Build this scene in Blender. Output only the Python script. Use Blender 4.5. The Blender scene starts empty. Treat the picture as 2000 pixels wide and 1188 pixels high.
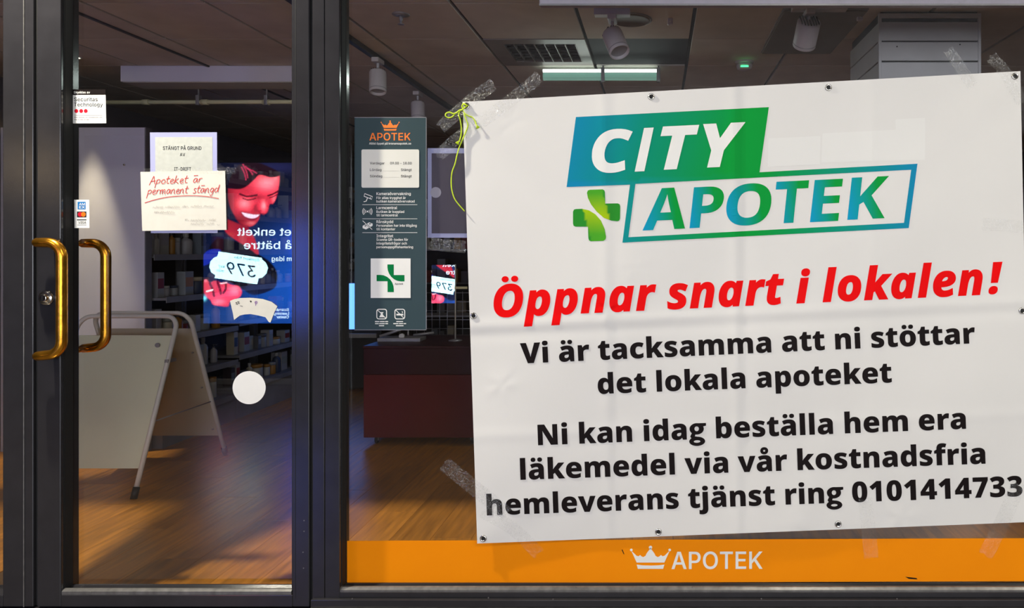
import bpy, bmesh, math, random
import numpy as np
from mathutils import Vector, Matrix
from mathutils.geometry import tessellate_polygon, delaunay_2d_cdt

random.seed(7)
S = bpy.context.scene
C = S.collection

# ------------------------------------------------------------------ camera
# The lens looks square at the shop front; the photograph is a crop whose optical axis
# meets pixel (1285, 490) of the 2000 x 1188 frame, so the sensor is shifted.
D, EYE, FPX, CX, CY = 2.54, 1.30, 1411.0, 1285.0, 490.0
cam = bpy.data.objects.new('camera', bpy.data.cameras.new('camera'))
C.objects.link(cam); S.camera = cam
cam.location = (0, -D, EYE); cam.rotation_euler = (math.pi/2, 0, 0)
cam.data.sensor_width = 36; cam.data.sensor_fit = 'HORIZONTAL'
cam.data.lens = FPX/2000*36
cam.data.shift_x = -(CX-1000)/2000; cam.data.shift_y = (CY-594)/2000
cam.data.clip_start = 0.05
# ------------------------------------------------------------------ world, lights, exposure
W = bpy.data.worlds.new('world'); S.world = W; W.use_nodes = True
W.node_tree.nodes['Background'].inputs[0].default_value = (0.9, 0.85, 0.8, 1)
W.node_tree.nodes['Background'].inputs[1].default_value = 0.02
S.view_settings.view_transform = 'Standard'; S.view_settings.look = 'None'
S.view_settings.exposure = 0.10; S.view_settings.gamma = 1.0; S.view_settings.use_curve_mapping = False
S.cycles.use_denoising = True
S.cycles.max_bounces = 8; S.cycles.transparent_max_bounces = 24
S.cycles.caustics_reflective = False; S.cycles.caustics_refractive = False
S.cycles.sample_clamp_indirect = 4.0
MALL_Z = 3.3
# mall ceiling lamps: (x, y, watts)
MALL_LAMPS = [(-2.18, -0.42, 138), (-3.25, -2.6, 26), (1.2, -2.6, 46), (3.3, -2.6, 52)]
LAMP_COL = (1.0, 0.94, 0.78)
SCREEN = 11.5            # brightness of the advertising screen

# ------------------------------------------------------------------ letter outlines for the signs: advance, then x, y pairs
GLYPHS = {
'X': {
33: (293, [[220, 252, 74, 252, 49, 714, 245, 714], [51, 77, 54, 106, 63, 128, 77, 145, 108, 161, 147, 167, 185, 161, 215, 145, 230, 128, 239, 106, 242, 77, 239, 49, 230, 27, 215, 10, 185,
-7, 147, -12, 108, -7, 77, 10, 63, 27, 54, 49]]),
48: (583, [[545, 356, 544, 301, 539, 250, 532, 203, 521, 160, 506, 121, 488, 88, 466, 58, 440, 34, 410, 15, 375, 1, 336, -7, 291, -10, 250, -7, 212, 1, 178, 15, 148, 34, 121, 58, 99, 88,
80, 121, 65, 160, 53, 203, 45, 250, 40, 301, 38, 356, 39, 412, 44, 464, 52, 511, 62, 554, 76, 593, 94, 627, 116, 656, 142, 680, 166, 696, 193, 708, 223, 717, 256, 722, 291, 724, 333, 721,
371, 713, 405, 700, 435, 681, 461, 657, 484, 627, 503, 594, 518, 555, 530, 512, 538, 464, 543, 412], [208, 356, 210, 287, 215, 230, 226, 185, 241, 153, 262, 134, 291, 127, 320, 134, 342,
153, 357, 184, 367, 229, 373, 287, 375, 356, 373, 427, 367, 484, 357, 529, 342, 561, 320, 580, 291, 587, 262, 580, 241, 561, 226, 529, 215, 484, 210, 427]]),
49: (583, [[438, 0, 265, 0, 265, 384, 265, 422, 266, 476, 268, 529, 244, 503, 220, 481, 140, 415, 51, 525, 285, 714, 438, 714]]),
51: (583, [[517, 556, 515, 524, 508, 496, 496, 470, 472, 437, 440, 411, 403, 390, 362, 376, 362, 373, 402, 366, 437, 355, 468, 340, 493, 321, 513, 298, 527, 271, 536, 239, 539, 204, 535,
166, 525, 130, 508, 96, 490, 73, 468, 52, 442, 34, 412, 19, 378, 6, 338, -3, 294, -8, 246, -10, 184, -7, 131, 0, 83, 12, 36, 29, 36, 173, 84, 152, 133, 137, 180, 129, 224, 126, 269, 128,
305, 136, 329, 149, 345, 167, 355, 188, 358, 214, 355, 240, 343, 262, 324, 279, 293, 291, 252, 299, 196, 301, 147, 301, 147, 431, 197, 431, 247, 434, 287, 442, 316, 456, 335, 473, 347, 495,
351, 519, 345, 548, 326, 569, 297, 582, 260, 586, 228, 584, 198, 577, 147, 558, 110, 537, 38, 652, 84, 679, 138, 703, 180, 715, 228, 722, 284, 724, 326, 722, 364, 717, 399, 708, 429, 695,
456, 679, 478, 659, 495, 637, 508, 613, 515, 586]]),
52: (583, [[567, 143, 483, 143, 483, 0, 315, 0, 315, 143, 18, 143, 18, 271, 323, 715, 483, 715, 483, 273, 567, 273], [315, 386, 315, 419, 316, 454, 318, 485, 319, 502, 314, 502, 296, 465,
275, 431, 168, 273, 315, 273]]),
55: (583, [[109, 0, 364, 571, 39, 571, 39, 714, 547, 714, 547, 610, 288, 0]]),
78: (818, [[737, 0, 515, 0, 229, 522, 225, 522, 229, 467, 232, 401, 234, 338, 234, 0, 81, 0, 81, 714, 302, 714, 588, 198, 591, 198, 588, 251, 585, 315, 584, 374, 584, 714, 737, 714]]),
86: (674, [[674, 714, 436, 0, 238, 0, 0, 714, 191, 714, 302, 332, 315, 279, 329, 218, 337, 166, 345, 217, 358, 278, 372, 331, 484, 714]]),
97: (610, [[326, 559, 365, 557, 401, 551, 433, 541, 461, 527, 486, 509, 506, 487, 522, 462, 533, 433, 540, 400, 542, 363, 542, 0, 425, 0, 392, 74, 388, 74, 365, 47, 340, 26, 314, 10, 284,
-1, 249, -8, 206, -10, 161, -5, 120, 9, 97, 24, 77, 43, 60, 67, 48, 95, 41, 127, 38, 165, 41, 198, 48, 227, 60, 253, 78, 276, 100, 295, 127, 311, 159, 323, 195, 333, 236, 339, 282, 343,
373, 346, 373, 359, 368, 396, 353, 420, 329, 433, 297, 438, 261, 435, 223, 426, 144, 397, 95, 510, 143, 531, 198, 547, 259, 556], [323, 248, 285, 244, 256, 237, 236, 227, 217, 204, 210,
173, 215, 146, 228, 127, 249, 115, 274, 112, 301, 114, 325, 123, 345, 137, 361, 156, 371, 179, 374, 206, 374, 250]]),
98: (637, [[239, 585, 237, 528, 233, 478, 239, 478, 264, 510, 297, 536, 323, 549, 354, 557, 390, 559, 419, 557, 446, 551, 471, 541, 494, 527, 516, 509, 535, 487, 553, 461, 567, 431, 578,
398, 585, 361, 590, 320, 592, 276, 590, 231, 585, 190, 577, 152, 566, 118, 546, 79, 522, 47, 493, 22, 461, 4, 425, -6, 386, -10, 349, -8, 319, -1, 294, 11, 264, 33, 239, 57, 228, 57, 201,
0, 70, 0, 70, 760, 239, 760], [332, 425, 302, 422, 279, 411, 261, 393, 249, 368, 242, 334, 239, 292, 239, 270, 242, 227, 249, 191, 260, 163, 277, 143, 302, 131, 334, 127, 360, 131, 381,
144, 398, 165, 410, 195, 417, 232, 419, 278, 417, 323, 410, 359, 398, 388, 381, 409, 359, 421]]),
99: (527, [[314, -10, 275, -8, 238, -3, 204, 7, 172, 20, 144, 37, 118, 58, 97, 83, 78, 112, 64, 146, 53, 183, 47, 226, 45, 272, 47, 320, 54, 363, 66, 402, 82, 436, 102, 465, 125, 491, 152,
512, 182, 529, 215, 542, 250, 552, 288, 558, 327, 559, 375, 557, 420, 549, 462, 537, 500, 520, 450, 393, 388, 416, 358, 423, 327, 425, 295, 421, 268, 408, 246, 387, 230, 358, 220, 320, 217,
273, 220, 226, 231, 189, 247, 161, 269, 142, 295, 130, 327, 126, 368, 129, 408, 138, 447, 153, 483, 171, 483, 35, 448, 16, 410, 2, 365, -7]]),
100: (637, [[246, -10, 217, -8, 191, -2, 166, 8, 142, 22, 121, 40, 101, 62, 84, 88, 70, 118, 59, 151, 51, 189, 46, 229, 45, 274, 46, 319, 51, 361, 59, 398, 70, 432, 85, 461, 102, 487, 122,
509, 144, 527, 168, 541, 194, 551, 222, 557, 252, 559, 287, 557, 317, 549, 343, 536, 366, 520, 401, 479, 405, 479, 399, 533, 397, 598, 397, 760, 567, 760, 567, 0, 438, 0, 403, 70, 397, 70,
363, 30, 340, 14, 313, 1, 282, -7], [310, 125, 343, 128, 368, 139, 387, 157, 399, 183, 407, 216, 410, 257, 410, 272, 407, 317, 400, 354, 388, 384, 375, 401, 358, 413, 335, 420, 309, 422,
283, 418, 260, 406, 242, 385, 228, 355, 219, 317, 216, 271, 219, 226, 228, 189, 242, 161, 260, 141, 283, 129]]),
101: (607, [[310, 559, 360, 556, 405, 547, 445, 531, 472, 515, 495, 496, 515, 473, 532, 447, 546, 417, 555, 385, 561, 348, 563, 309, 563, 230, 216, 230, 221, 197, 233, 169, 252, 145, 277,
127, 309, 117, 348, 113, 397, 116, 442, 123, 485, 136, 529, 154, 529, 30, 488, 12, 443, 0, 392, -8, 329, -10, 289, -8, 251, -3, 216, 7, 182, 20, 152, 37, 125, 58, 102, 83, 82, 112, 65, 146,
54, 183, 47, 225, 45, 271, 47, 318, 53, 360, 64, 398, 78, 432, 97, 462, 118, 488, 143, 510, 171, 528, 203, 542, 236, 552, 272, 557], [315, 442, 290, 439, 269, 430, 250, 417, 235, 397, 225,
371, 220, 340, 407, 340, 404, 368, 396, 392, 383, 412, 366, 428, 343, 438]]),
102: (399, [[389, 422, 267, 422, 267, 0, 98, 0, 98, 422, 21, 422, 21, 505, 101, 548, 101, 562, 103, 602, 108, 638, 117, 669, 130, 695, 146, 717, 165, 734, 189, 748, 217, 757, 250, 763, 286,
765, 325, 763, 360, 759, 427, 741, 390, 628, 357, 636, 319, 639, 296, 635, 280, 622, 270, 601, 267, 569, 267, 549, 389, 549]]),
103: (637, [[250, 559, 285, 557, 317, 550, 344, 537, 377, 512, 404, 481, 409, 481, 422, 549, 567, 549, 567, -3, 565, -40, 559, -74, 550, -105, 536, -133, 519, -158, 498, -179, 472, -198,
443, -213, 409, -225, 372, -233, 330, -238, 284, -240, 222, -238, 168, -233, 119, -223, 73, -208, 73, -65, 120, -83, 166, -96, 217, -104, 276, -107, 313, -104, 343, -96, 367, -82, 384, -63,
395, -39, 398, -10, 398, 2, 399, 34, 403, 70, 398, 70, 373, 39, 341, 13, 314, 0, 283, -7, 248, -10, 218, -8, 191, -2, 165, 8, 142, 22, 120, 41, 100, 63, 83, 89, 70, 119, 59, 152, 51, 189,
46, 230, 45, 274, 46, 318, 51, 359, 59, 396, 70, 429, 84, 459, 101, 486, 121, 508, 143, 527, 167, 541, 192, 551, 220, 557], [309, 427, 281, 423, 258, 409, 240, 387, 227, 357, 220, 318, 217,
272, 220, 224, 228, 187, 241, 158, 259, 138, 283, 126, 312, 122, 357, 130, 388, 154, 405, 195, 410, 254, 410, 276, 408, 322, 401, 359, 388, 389, 369, 410, 343, 423]]),
104: (659, [[239, 628, 237, 538, 232, 480, 240, 480, 260, 506, 281, 526, 306, 541, 333, 551, 363, 557, 396, 559, 432, 557, 466, 550, 497, 538, 524, 522, 547, 500, 566, 473, 580, 441, 589,
402, 592, 358, 592, 0, 422, 0, 422, 311, 419, 346, 413, 374, 403, 397, 388, 413, 368, 422, 344, 425, 309, 420, 282, 405, 262, 380, 249, 346, 242, 302, 239, 250, 239, 0, 70, 0, 70, 760, 239,
760]]),
105: (311, [[240, 549, 240, 0, 71, 0, 71, 549], [156, 768, 190, 764, 220, 752, 235, 737, 244, 716, 247, 689, 244, 662, 235, 642, 220, 628, 190, 615, 156, 611, 121, 615, 92, 628, 77, 642,
68, 662, 65, 689, 68, 716, 77, 737, 92, 752, 121, 764]]),
106: (310, [[46, -240, -5, -236, -52, -228, -52, -95, -22, -102, 9, -105, 32, -100, 52, -88, 65, -63, 70, -21, 70, 549, 239, 549, 239, -52, 235, -101, 221, -145, 205, -172, 185, -195, 159,
-214, 128, -228, 90, -237], [65, 689, 68, 716, 76, 737, 91, 752, 120, 764, 155, 768, 190, 764, 219, 752, 234, 737, 244, 716, 247, 689, 244, 662, 234, 642, 219, 628, 190, 615, 155, 611, 120,
615, 91, 628, 76, 642, 68, 662]]),
107: (633, [[240, 440, 237, 372, 230, 304, 234, 304, 252, 330, 274, 361, 294, 388, 428, 549, 618, 549, 421, 316, 631, 0, 436, 0, 302, 209, 240, 161, 240, 0, 70, 0, 70, 760, 240, 760]]),
108: (309, [[239, 0, 70, 0, 70, 760, 239, 760]]),
109: (986, [[727, 559, 763, 558, 795, 552, 823, 542, 848, 529, 870, 512, 887, 490, 901, 464, 911, 433, 917, 398, 919, 358, 919, 0, 750, 0, 750, 310, 748, 348, 741, 378, 731, 399, 707, 419,
674, 425, 642, 421, 617, 407, 600, 384, 588, 352, 581, 313, 579, 266, 579, 0, 409, 0, 409, 310, 407, 347, 401, 376, 391, 398, 377, 413, 359, 422, 336, 425, 302, 420, 277, 405, 259, 380,
248, 345, 241, 302, 239, 250, 239, 0, 70, 0, 70, 549, 199, 549, 224, 480, 229, 480, 246, 503, 267, 522, 293, 538, 322, 550, 356, 557, 393, 559, 431, 557, 465, 550, 494, 539, 519, 523, 540,
503, 558, 480, 563, 480, 583, 504, 606, 523, 632, 539, 662, 550, 693, 557]]),
110: (659, [[398, 559, 431, 558, 462, 552, 491, 542, 516, 529, 539, 512, 558, 490, 572, 464, 583, 433, 589, 398, 592, 358, 592, 0, 422, 0, 422, 311, 420, 346, 414, 374, 404, 397, 389, 413,
369, 422, 344, 425, 316, 423, 293, 414, 274, 400, 261, 380, 249, 346, 242, 302, 239, 250, 239, 0, 70, 0, 70, 549, 199, 549, 222, 476, 229, 476, 248, 501, 271, 521, 298, 538, 328, 550, 361,
557]]),
111: (630, [[585, 276, 583, 232, 577, 191, 566, 154, 552, 120, 534, 90, 512, 64, 487, 42, 459, 23, 427, 9, 392, -2, 354, -8, 314, -10, 276, -8, 240, -2, 206, 9, 174, 23, 146, 42, 121, 64,
99, 90, 80, 120, 65, 154, 54, 191, 47, 232, 45, 276, 47, 320, 53, 360, 63, 397, 77, 431, 96, 460, 117, 486, 142, 508, 171, 527, 203, 541, 238, 551, 276, 557, 317, 559, 355, 557, 391, 551,
424, 541, 455, 527, 484, 508, 509, 486, 531, 460, 550, 431, 565, 397, 576, 360, 583, 320], [217, 276, 220, 229, 227, 190, 240, 158, 259, 136, 284, 122, 316, 118, 347, 122, 372, 136, 390,
158, 403, 190, 410, 229, 413, 276, 410, 323, 403, 361, 390, 392, 371, 414, 346, 427, 315, 432, 284, 427, 259, 414, 240, 392, 227, 361, 220, 323]]),
112: (637, [[391, 559, 421, 557, 448, 551, 474, 541, 498, 527, 519, 509, 538, 487, 554, 461, 568, 431, 578, 398, 586, 361, 590, 320, 592, 276, 590, 231, 585, 190, 577, 153, 565, 119, 545,
79, 521, 47, 492, 22, 459, 4, 424, -6, 386, -10, 349, -7, 318, 0, 271, 26, 239, 57, 233, 57, 237, 16, 239, -34, 239, -240, 70, -240, 70, 549, 208, 549, 231, 479, 239, 479, 274, 519, 296,
536, 323, 548, 354, 557], [330, 425, 300, 422, 277, 410, 260, 392, 249, 366, 242, 333, 239, 292, 239, 277, 241, 232, 247, 195, 259, 166, 276, 144, 300, 131, 332, 127, 358, 131, 380, 143,
398, 164, 410, 193, 417, 231, 419, 278, 417, 325, 409, 362, 397, 390, 379, 410, 357, 421]]),
114: (457, [[386, 559, 419, 558, 445, 553, 430, 394, 404, 398, 366, 400, 323, 395, 282, 376, 265, 360, 251, 338, 242, 310, 239, 275, 239, 0, 70, 0, 70, 549, 197, 549, 223, 459, 231, 459,
249, 486, 270, 510, 296, 530, 324, 546, 355, 556]]),
115: (509, [[468, 165, 465, 132, 457, 101, 444, 74, 425, 49, 400, 29, 369, 12, 332, 0, 288, -8, 238, -10, 183, -8, 135, -3, 90, 7, 45, 22, 45, 159, 94, 140, 146, 126, 193, 118, 232, 115,
266, 117, 290, 125, 303, 137, 308, 153, 298, 178, 261, 200, 187, 231, 144, 251, 108, 273, 80, 297, 60, 325, 48, 360, 44, 401, 46, 431, 54, 457, 66, 481, 83, 502, 105, 519, 131, 534, 160,
545, 192, 553, 228, 558, 266, 559, 318, 557, 367, 548, 414, 534, 462, 515, 415, 403, 375, 419, 335, 432, 297, 440, 266, 442, 221, 434, 205, 411, 215, 388, 250, 368, 322, 338, 367, 318, 403,
297, 431, 273, 452, 244, 464, 209]]),
116: (439, [[322, 124, 368, 129, 410, 142, 410, 18, 350, -2, 313, -8, 269, -10, 220, -6, 178, 6, 153, 20, 133, 39, 116, 63, 103, 94, 95, 132, 93, 177, 93, 422, 24, 422, 24, 493, 107, 547,
153, 663, 263, 663, 263, 549, 403, 549, 403, 422, 263, 422, 263, 187, 267, 160, 279, 140, 297, 128]]),
118: (589, [[209, 0, 0, 549, 177, 549, 275, 225, 281, 205, 288, 177, 291, 151, 294, 151, 298, 176, 305, 203, 311, 224, 412, 549, 589, 549, 380, 0]]),
228: (610, [[326, 559, 365, 557, 401, 551, 433, 541, 461, 527, 486, 509, 506, 487, 522, 462, 533, 433, 540, 400, 542, 363, 542, 0, 425, 0, 392, 74, 388, 74, 365, 47, 340, 26, 314, 10, 284,
-1, 249, -8, 206, -10, 161, -5, 120, 9, 97, 24, 77, 43, 60, 67, 48, 95, 41, 127, 38, 165, 41, 198, 48, 227, 60, 253, 78, 276, 100, 295, 127, 311, 159, 323, 195, 333, 236, 339, 282, 343,
373, 346, 373, 359, 368, 396, 353, 420, 329, 433, 297, 438, 261, 435, 223, 426, 144, 397, 95, 510, 143, 531, 198, 547, 259, 556], [323, 248, 285, 244, 256, 237, 236, 227, 217, 204, 210,
173, 215, 146, 228, 127, 249, 115, 274, 112, 301, 114, 325, 123, 345, 137, 361, 156, 371, 179, 374, 206, 374, 250], [117, 688, 123, 720, 139, 742, 164, 755, 193, 759, 222, 755, 246, 742,
263, 720, 269, 688, 263, 657, 246, 635, 222, 622, 193, 618, 164, 622, 139, 635, 123, 657], [342, 688, 347, 720, 363, 742, 388, 755, 418, 759, 446, 755, 471, 742, 488, 720, 494, 688, 488,
657, 471, 635, 446, 622, 418, 618, 388, 622, 363, 635, 347, 657]]),
229: (610, [[326, 559, 365, 557, 401, 551, 433, 541, 461, 527, 486, 509, 506, 487, 522, 462, 533, 433, 540, 400, 542, 363, 542, 0, 425, 0, 392, 74, 388, 74, 365, 47, 340, 26, 314, 10, 284,
-1, 249, -8, 206, -10, 161, -5, 120, 9, 97, 24, 77, 43, 60, 67, 48, 95, 41, 127, 38, 165, 41, 198, 48, 227, 60, 253, 78, 276, 100, 295, 127, 311, 159, 323, 195, 333, 236, 339, 282, 343,
373, 346, 373, 359, 368, 396, 353, 420, 329, 433, 297, 438, 261, 435, 223, 426, 144, 397, 95, 510, 143, 531, 198, 547, 259, 556], [323, 248, 285, 244, 256, 237, 236, 227, 217, 204, 210,
173, 215, 146, 228, 127, 249, 115, 274, 112, 301, 114, 325, 123, 345, 137, 361, 156, 371, 179, 374, 206, 374, 250], [304, 604, 269, 608, 239, 619, 213, 636, 194, 660, 183, 689, 179, 724,
183, 759, 194, 788, 213, 812, 239, 830, 269, 840, 304, 844, 337, 840, 368, 830, 395, 812, 415, 788, 428, 759, 432, 725, 428, 690, 416, 660, 395, 636, 368, 619, 338, 608], [304, 680, 335,
692, 345, 706, 348, 724, 345, 742, 335, 756, 304, 768, 272, 756, 263, 742, 260, 724, 271, 692, 285, 683]]),
246: (630, [[585, 276, 583, 232, 577, 191, 566, 154, 552, 120, 534, 90, 512, 64, 487, 42, 459, 23, 427, 9, 392, -2, 354, -8, 314, -10, 276, -8, 240, -2, 206, 9, 174, 23, 146, 42, 121, 64,
99, 90, 80, 120, 65, 154, 54, 191, 47, 232, 45, 276, 47, 320, 53, 360, 63, 397, 77, 431, 96, 460, 117, 486, 142, 508, 171, 527, 203, 541, 238, 551, 276, 557, 317, 559, 355, 557, 391, 551,
424, 541, 455, 527, 484, 508, 509, 486, 531, 460, 550, 431, 565, 397, 576, 360, 583, 320], [217, 276, 220, 229, 227, 190, 240, 158, 259, 136, 284, 122, 316, 118, 347, 122, 372, 136, 390,
158, 403, 190, 410, 229, 413, 276, 410, 323, 403, 361, 390, 392, 371, 414, 346, 427, 315, 432, 284, 427, 259, 414, 240, 392, 227, 361, 220, 323], [127, 688, 133, 720, 149, 742, 174, 755,
203, 759, 232, 755, 256, 742, 273, 720, 279, 688, 273, 657, 256, 635, 232, 622, 203, 618, 174, 622, 149, 635, 133, 657], [352, 688, 357, 720, 374, 742, 398, 755, 428, 759, 457, 755, 481,
742, 498, 720, 504, 688, 498, 657, 481, 635, 457, 622, 428, 618, 398, 622, 374, 635, 357, 657]]),
},
'I': {
79: (730, [[325, -10, 289, -8, 256, -4, 225, 4, 197, 14, 171, 28, 148, 45, 128, 64, 107, 91, 90, 120, 77, 151, 68, 185, 62, 222, 60, 262, 63, 318, 70, 373, 82, 428, 95, 468, 111, 506, 130,
543, 152, 577, 176, 609, 204, 637, 235, 663, 270, 684, 307, 702, 347, 715, 391, 722, 438, 725, 474, 724, 507, 719, 538, 712, 566, 701, 591, 688, 613, 671, 634, 652, 654, 626, 670, 598, 683,
567, 692, 533, 697, 497, 699, 458, 697, 400, 689, 344, 677, 288, 665, 247, 649, 208, 631, 171, 610, 136, 585, 104, 558, 76, 527, 51, 494, 30, 457, 12, 416, 0, 372, -8], [336, 117, 364, 120,
392, 127, 417, 140, 442, 158, 465, 181, 485, 209, 503, 240, 518, 276, 531, 316, 540, 358, 545, 405, 547, 454, 544, 495, 533, 530, 516, 560, 499, 577, 479, 589, 454, 597, 426, 599, 396, 596,
368, 587, 340, 572, 315, 553, 293, 528, 272, 499, 247, 449, 228, 392, 219, 350, 214, 307, 212, 262, 214, 229, 220, 200, 231, 175, 245, 154, 270, 133, 300, 121]]),
112: (595, [[-33, -240, 134, 546, 246, 546, 238, 463, 242, 463, 271, 496, 306, 527, 333, 543, 363, 553, 397, 556, 436, 551, 472, 536, 494, 521, 513, 500, 529, 474, 541, 441, 549, 402, 551,
357, 549, 313, 543, 269, 533, 226, 519, 183, 502, 144, 482, 107, 459, 74, 432, 46, 402, 22, 370, 4, 335, -6, 298, -10, 267, -7, 242, 0, 221, 13, 196, 39, 174, 70, 170, 70, 162, -3, 149,
-74, 114, -240], [273, 109, 299, 114, 324, 130, 346, 155, 364, 187, 380, 224, 392, 265, 400, 308, 402, 351, 399, 382, 392, 406, 379, 423, 361, 434, 338, 437, 305, 430, 277, 411, 254, 382,
236, 346, 222, 306, 212, 266, 205, 195, 210, 160, 224, 132, 245, 115]]),
110: (604, [[18, 0, 134, 546, 246, 546, 236, 445, 240, 445, 262, 476, 287, 502, 314, 525, 343, 542, 376, 553, 412, 556, 445, 553, 474, 545, 498, 532, 518, 514, 533, 490, 544, 464, 551, 433,
553, 399, 550, 359, 542, 311, 477, 0, 330, 0, 397, 319, 405, 377, 402, 403, 392, 422, 375, 433, 352, 437, 320, 430, 292, 408, 267, 375, 246, 332, 228, 282, 213, 226, 165, 0]]),
97: (594, [[198, -10, 160, -5, 124, 10, 101, 25, 82, 46, 66, 72, 54, 105, 46, 143, 44, 188, 46, 232, 52, 276, 62, 320, 76, 362, 93, 402, 113, 438, 137, 472, 163, 500, 192, 524, 225, 542,
260, 552, 297, 556, 330, 554, 358, 546, 382, 534, 410, 508, 432, 476, 436, 476, 464, 546, 577, 546, 461, 0, 351, 0, 358, 71, 354, 71, 323, 38, 288, 12, 261, 0, 231, -8], [256, 109, 285,
115, 312, 133, 336, 160, 356, 195, 372, 234, 383, 275, 388, 314, 390, 357, 386, 389, 372, 414, 350, 431, 322, 437, 296, 432, 272, 416, 250, 391, 230, 359, 215, 322, 203, 281, 196, 238, 193,
195, 196, 164, 203, 140, 216, 123, 233, 112]]),
114: (421, [[18, 0, 134, 546, 246, 546, 236, 445, 241, 445, 264, 477, 289, 504, 316, 526, 345, 543, 377, 553, 411, 556, 436, 554, 458, 551, 426, 409, 405, 414, 377, 417, 350, 414, 325, 406,
301, 393, 278, 374, 258, 349, 241, 319, 228, 284, 217, 244, 165, 0]]),
115: (473, [[175, -10, 126, -8, 84, -2, 46, 7, 11, 22, 11, 143, 48, 124, 87, 110, 126, 102, 167, 99, 200, 103, 229, 114, 249, 132, 256, 158, 252, 177, 240, 194, 216, 213, 174, 238, 129,
268, 96, 298, 80, 322, 71, 350, 68, 382, 70, 414, 77, 444, 88, 469, 104, 492, 124, 512, 147, 528, 175, 540, 205, 549, 239, 554, 276, 556, 322, 553, 367, 546, 410, 531, 453, 510, 405, 405,
344, 434, 311, 443, 279, 446, 256, 443, 236, 434, 222, 420, 217, 400, 221, 382, 233, 366, 256, 350, 291, 330, 336, 303, 373, 270, 391, 245, 401, 215, 405, 180, 403, 144, 395, 112, 383, 84,
365, 59, 342, 38, 316, 21, 286, 7, 252, -2, 215, -8]]),
116: (410, [[200, -10, 160, -7, 126, 2, 97, 18, 80, 34, 68, 56, 60, 83, 58, 116, 64, 171, 120, 434, 46, 434, 60, 506, 156, 547, 220, 662, 315, 662, 291, 546, 429, 546, 405, 434, 267, 434,
211, 171, 208, 145, 220, 118, 251, 109, 290, 114, 330, 126, 330, 16, 274, -2, 239, -8]]),
105: (297, [[231, 614, 202, 617, 178, 628, 162, 646, 157, 674, 163, 711, 180, 738, 209, 754, 246, 760, 273, 757, 297, 747, 314, 729, 319, 701, 314, 666, 298, 638, 281, 625, 258, 617], [18,
0, 134, 546, 281, 546, 165, 0]]),
108: (297, [[18, 0, 179, 760, 326, 760, 165, 0]]),
111: (585, [[253, -10, 214, -7, 178, 1, 144, 16, 115, 35, 90, 59, 70, 88, 56, 121, 47, 159, 44, 200, 46, 247, 52, 293, 62, 336, 76, 378, 94, 416, 116, 450, 142, 481, 172, 507, 206, 528,
245, 544, 287, 553, 334, 556, 370, 554, 404, 547, 434, 535, 461, 520, 485, 499, 505, 474, 521, 446, 532, 414, 539, 379, 541, 340, 539, 295, 533, 251, 524, 208, 511, 168, 493, 130, 472, 96,
446, 66, 416, 40, 382, 18, 343, 3, 300, -7], [265, 110, 291, 114, 314, 125, 334, 143, 352, 167, 366, 196, 378, 228, 389, 283, 393, 340, 389, 378, 378, 408, 365, 424, 346, 433, 323, 436,
292, 430, 265, 414, 242, 388, 224, 355, 210, 318, 200, 278, 194, 238, 192, 200, 194, 172, 200, 150, 210, 132, 224, 120, 243, 112]]),
107: (568, [[18, 0, 179, 760, 326, 760, 254, 421, 239, 364, 224, 314, 228, 314, 449, 546, 617, 546, 374, 300, 513, 0, 349, 0, 260, 205, 201, 170, 165, 0]]),
101: (557, [[260, -10, 223, -8, 189, -2, 158, 9, 129, 24, 104, 42, 86, 61, 71, 83, 59, 108, 51, 136, 46, 167, 44, 201, 46, 246, 53, 291, 64, 334, 79, 374, 98, 412, 122, 447, 149, 478, 181,
505, 217, 526, 257, 543, 301, 553, 349, 556, 392, 553, 429, 546, 461, 532, 486, 514, 506, 492, 521, 466, 529, 438, 532, 407, 530, 379, 523, 353, 513, 330, 498, 307, 478, 287, 454, 269, 426,
253, 394, 240, 357, 230, 315, 223, 269, 218, 218, 217, 193, 217, 192, 206, 192, 197, 195, 170, 203, 146, 218, 127, 237, 113, 261, 104, 289, 101, 330, 104, 367, 111, 405, 124, 450, 143, 450,
32, 407, 14, 363, 0, 315, -7], [209, 316, 231, 316, 271, 318, 304, 323, 332, 331, 354, 342, 374, 361, 387, 382, 391, 404, 388, 424, 378, 438, 362, 447, 340, 450, 313, 446, 286, 433, 261,
413, 238, 386, 221, 354]]),
67: (612, [[322, -10, 286, -8, 253, -4, 222, 4, 194, 15, 169, 29, 146, 46, 126, 66, 106, 93, 89, 122, 76, 155, 67, 190, 62, 229, 60, 270, 64, 333, 74, 398, 86, 440, 100, 481, 118, 520, 140,
558, 165, 593, 193, 626, 225, 654, 261, 679, 300, 698, 344, 713, 391, 722, 442, 725, 505, 722, 558, 712, 605, 697, 652, 674, 594, 552, 559, 570, 524, 586, 485, 596, 442, 599, 404, 596, 369,
586, 338, 569, 311, 547, 287, 521, 267, 491, 243, 441, 226, 387, 215, 332, 212, 278, 214, 240, 220, 207, 231, 180, 246, 157, 265, 140, 289, 127, 318, 120, 352, 117, 393, 120, 434, 128, 517,
155, 517, 28, 437, 3, 383, -7]]),
73: (383, [[-29, 0, -11, 86, 80, 126, 178, 588, 104, 628, 122, 714, 438, 714, 420, 628, 327, 588, 229, 126, 305, 86, 287, 0]]),
84: (531, [[130, 0, 254, 588, 82, 588, 109, 714, 602, 714, 575, 588, 403, 588, 279, 0]]),
89: (564, [[148, 0, 206, 273, 91, 714, 243, 714, 306, 425, 489, 714, 656, 714, 354, 273, 296, 0]]),
},
'A': {
65: (700, [[524, 0, 474, 160, 226, 160, 176, 0, 0, 0, 247, 717, 451, 717, 700, 0], [392, 441, 379, 488, 362, 553, 349, 607, 338, 552, 322, 491, 309, 441, 263, 295, 438, 295]]),
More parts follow.
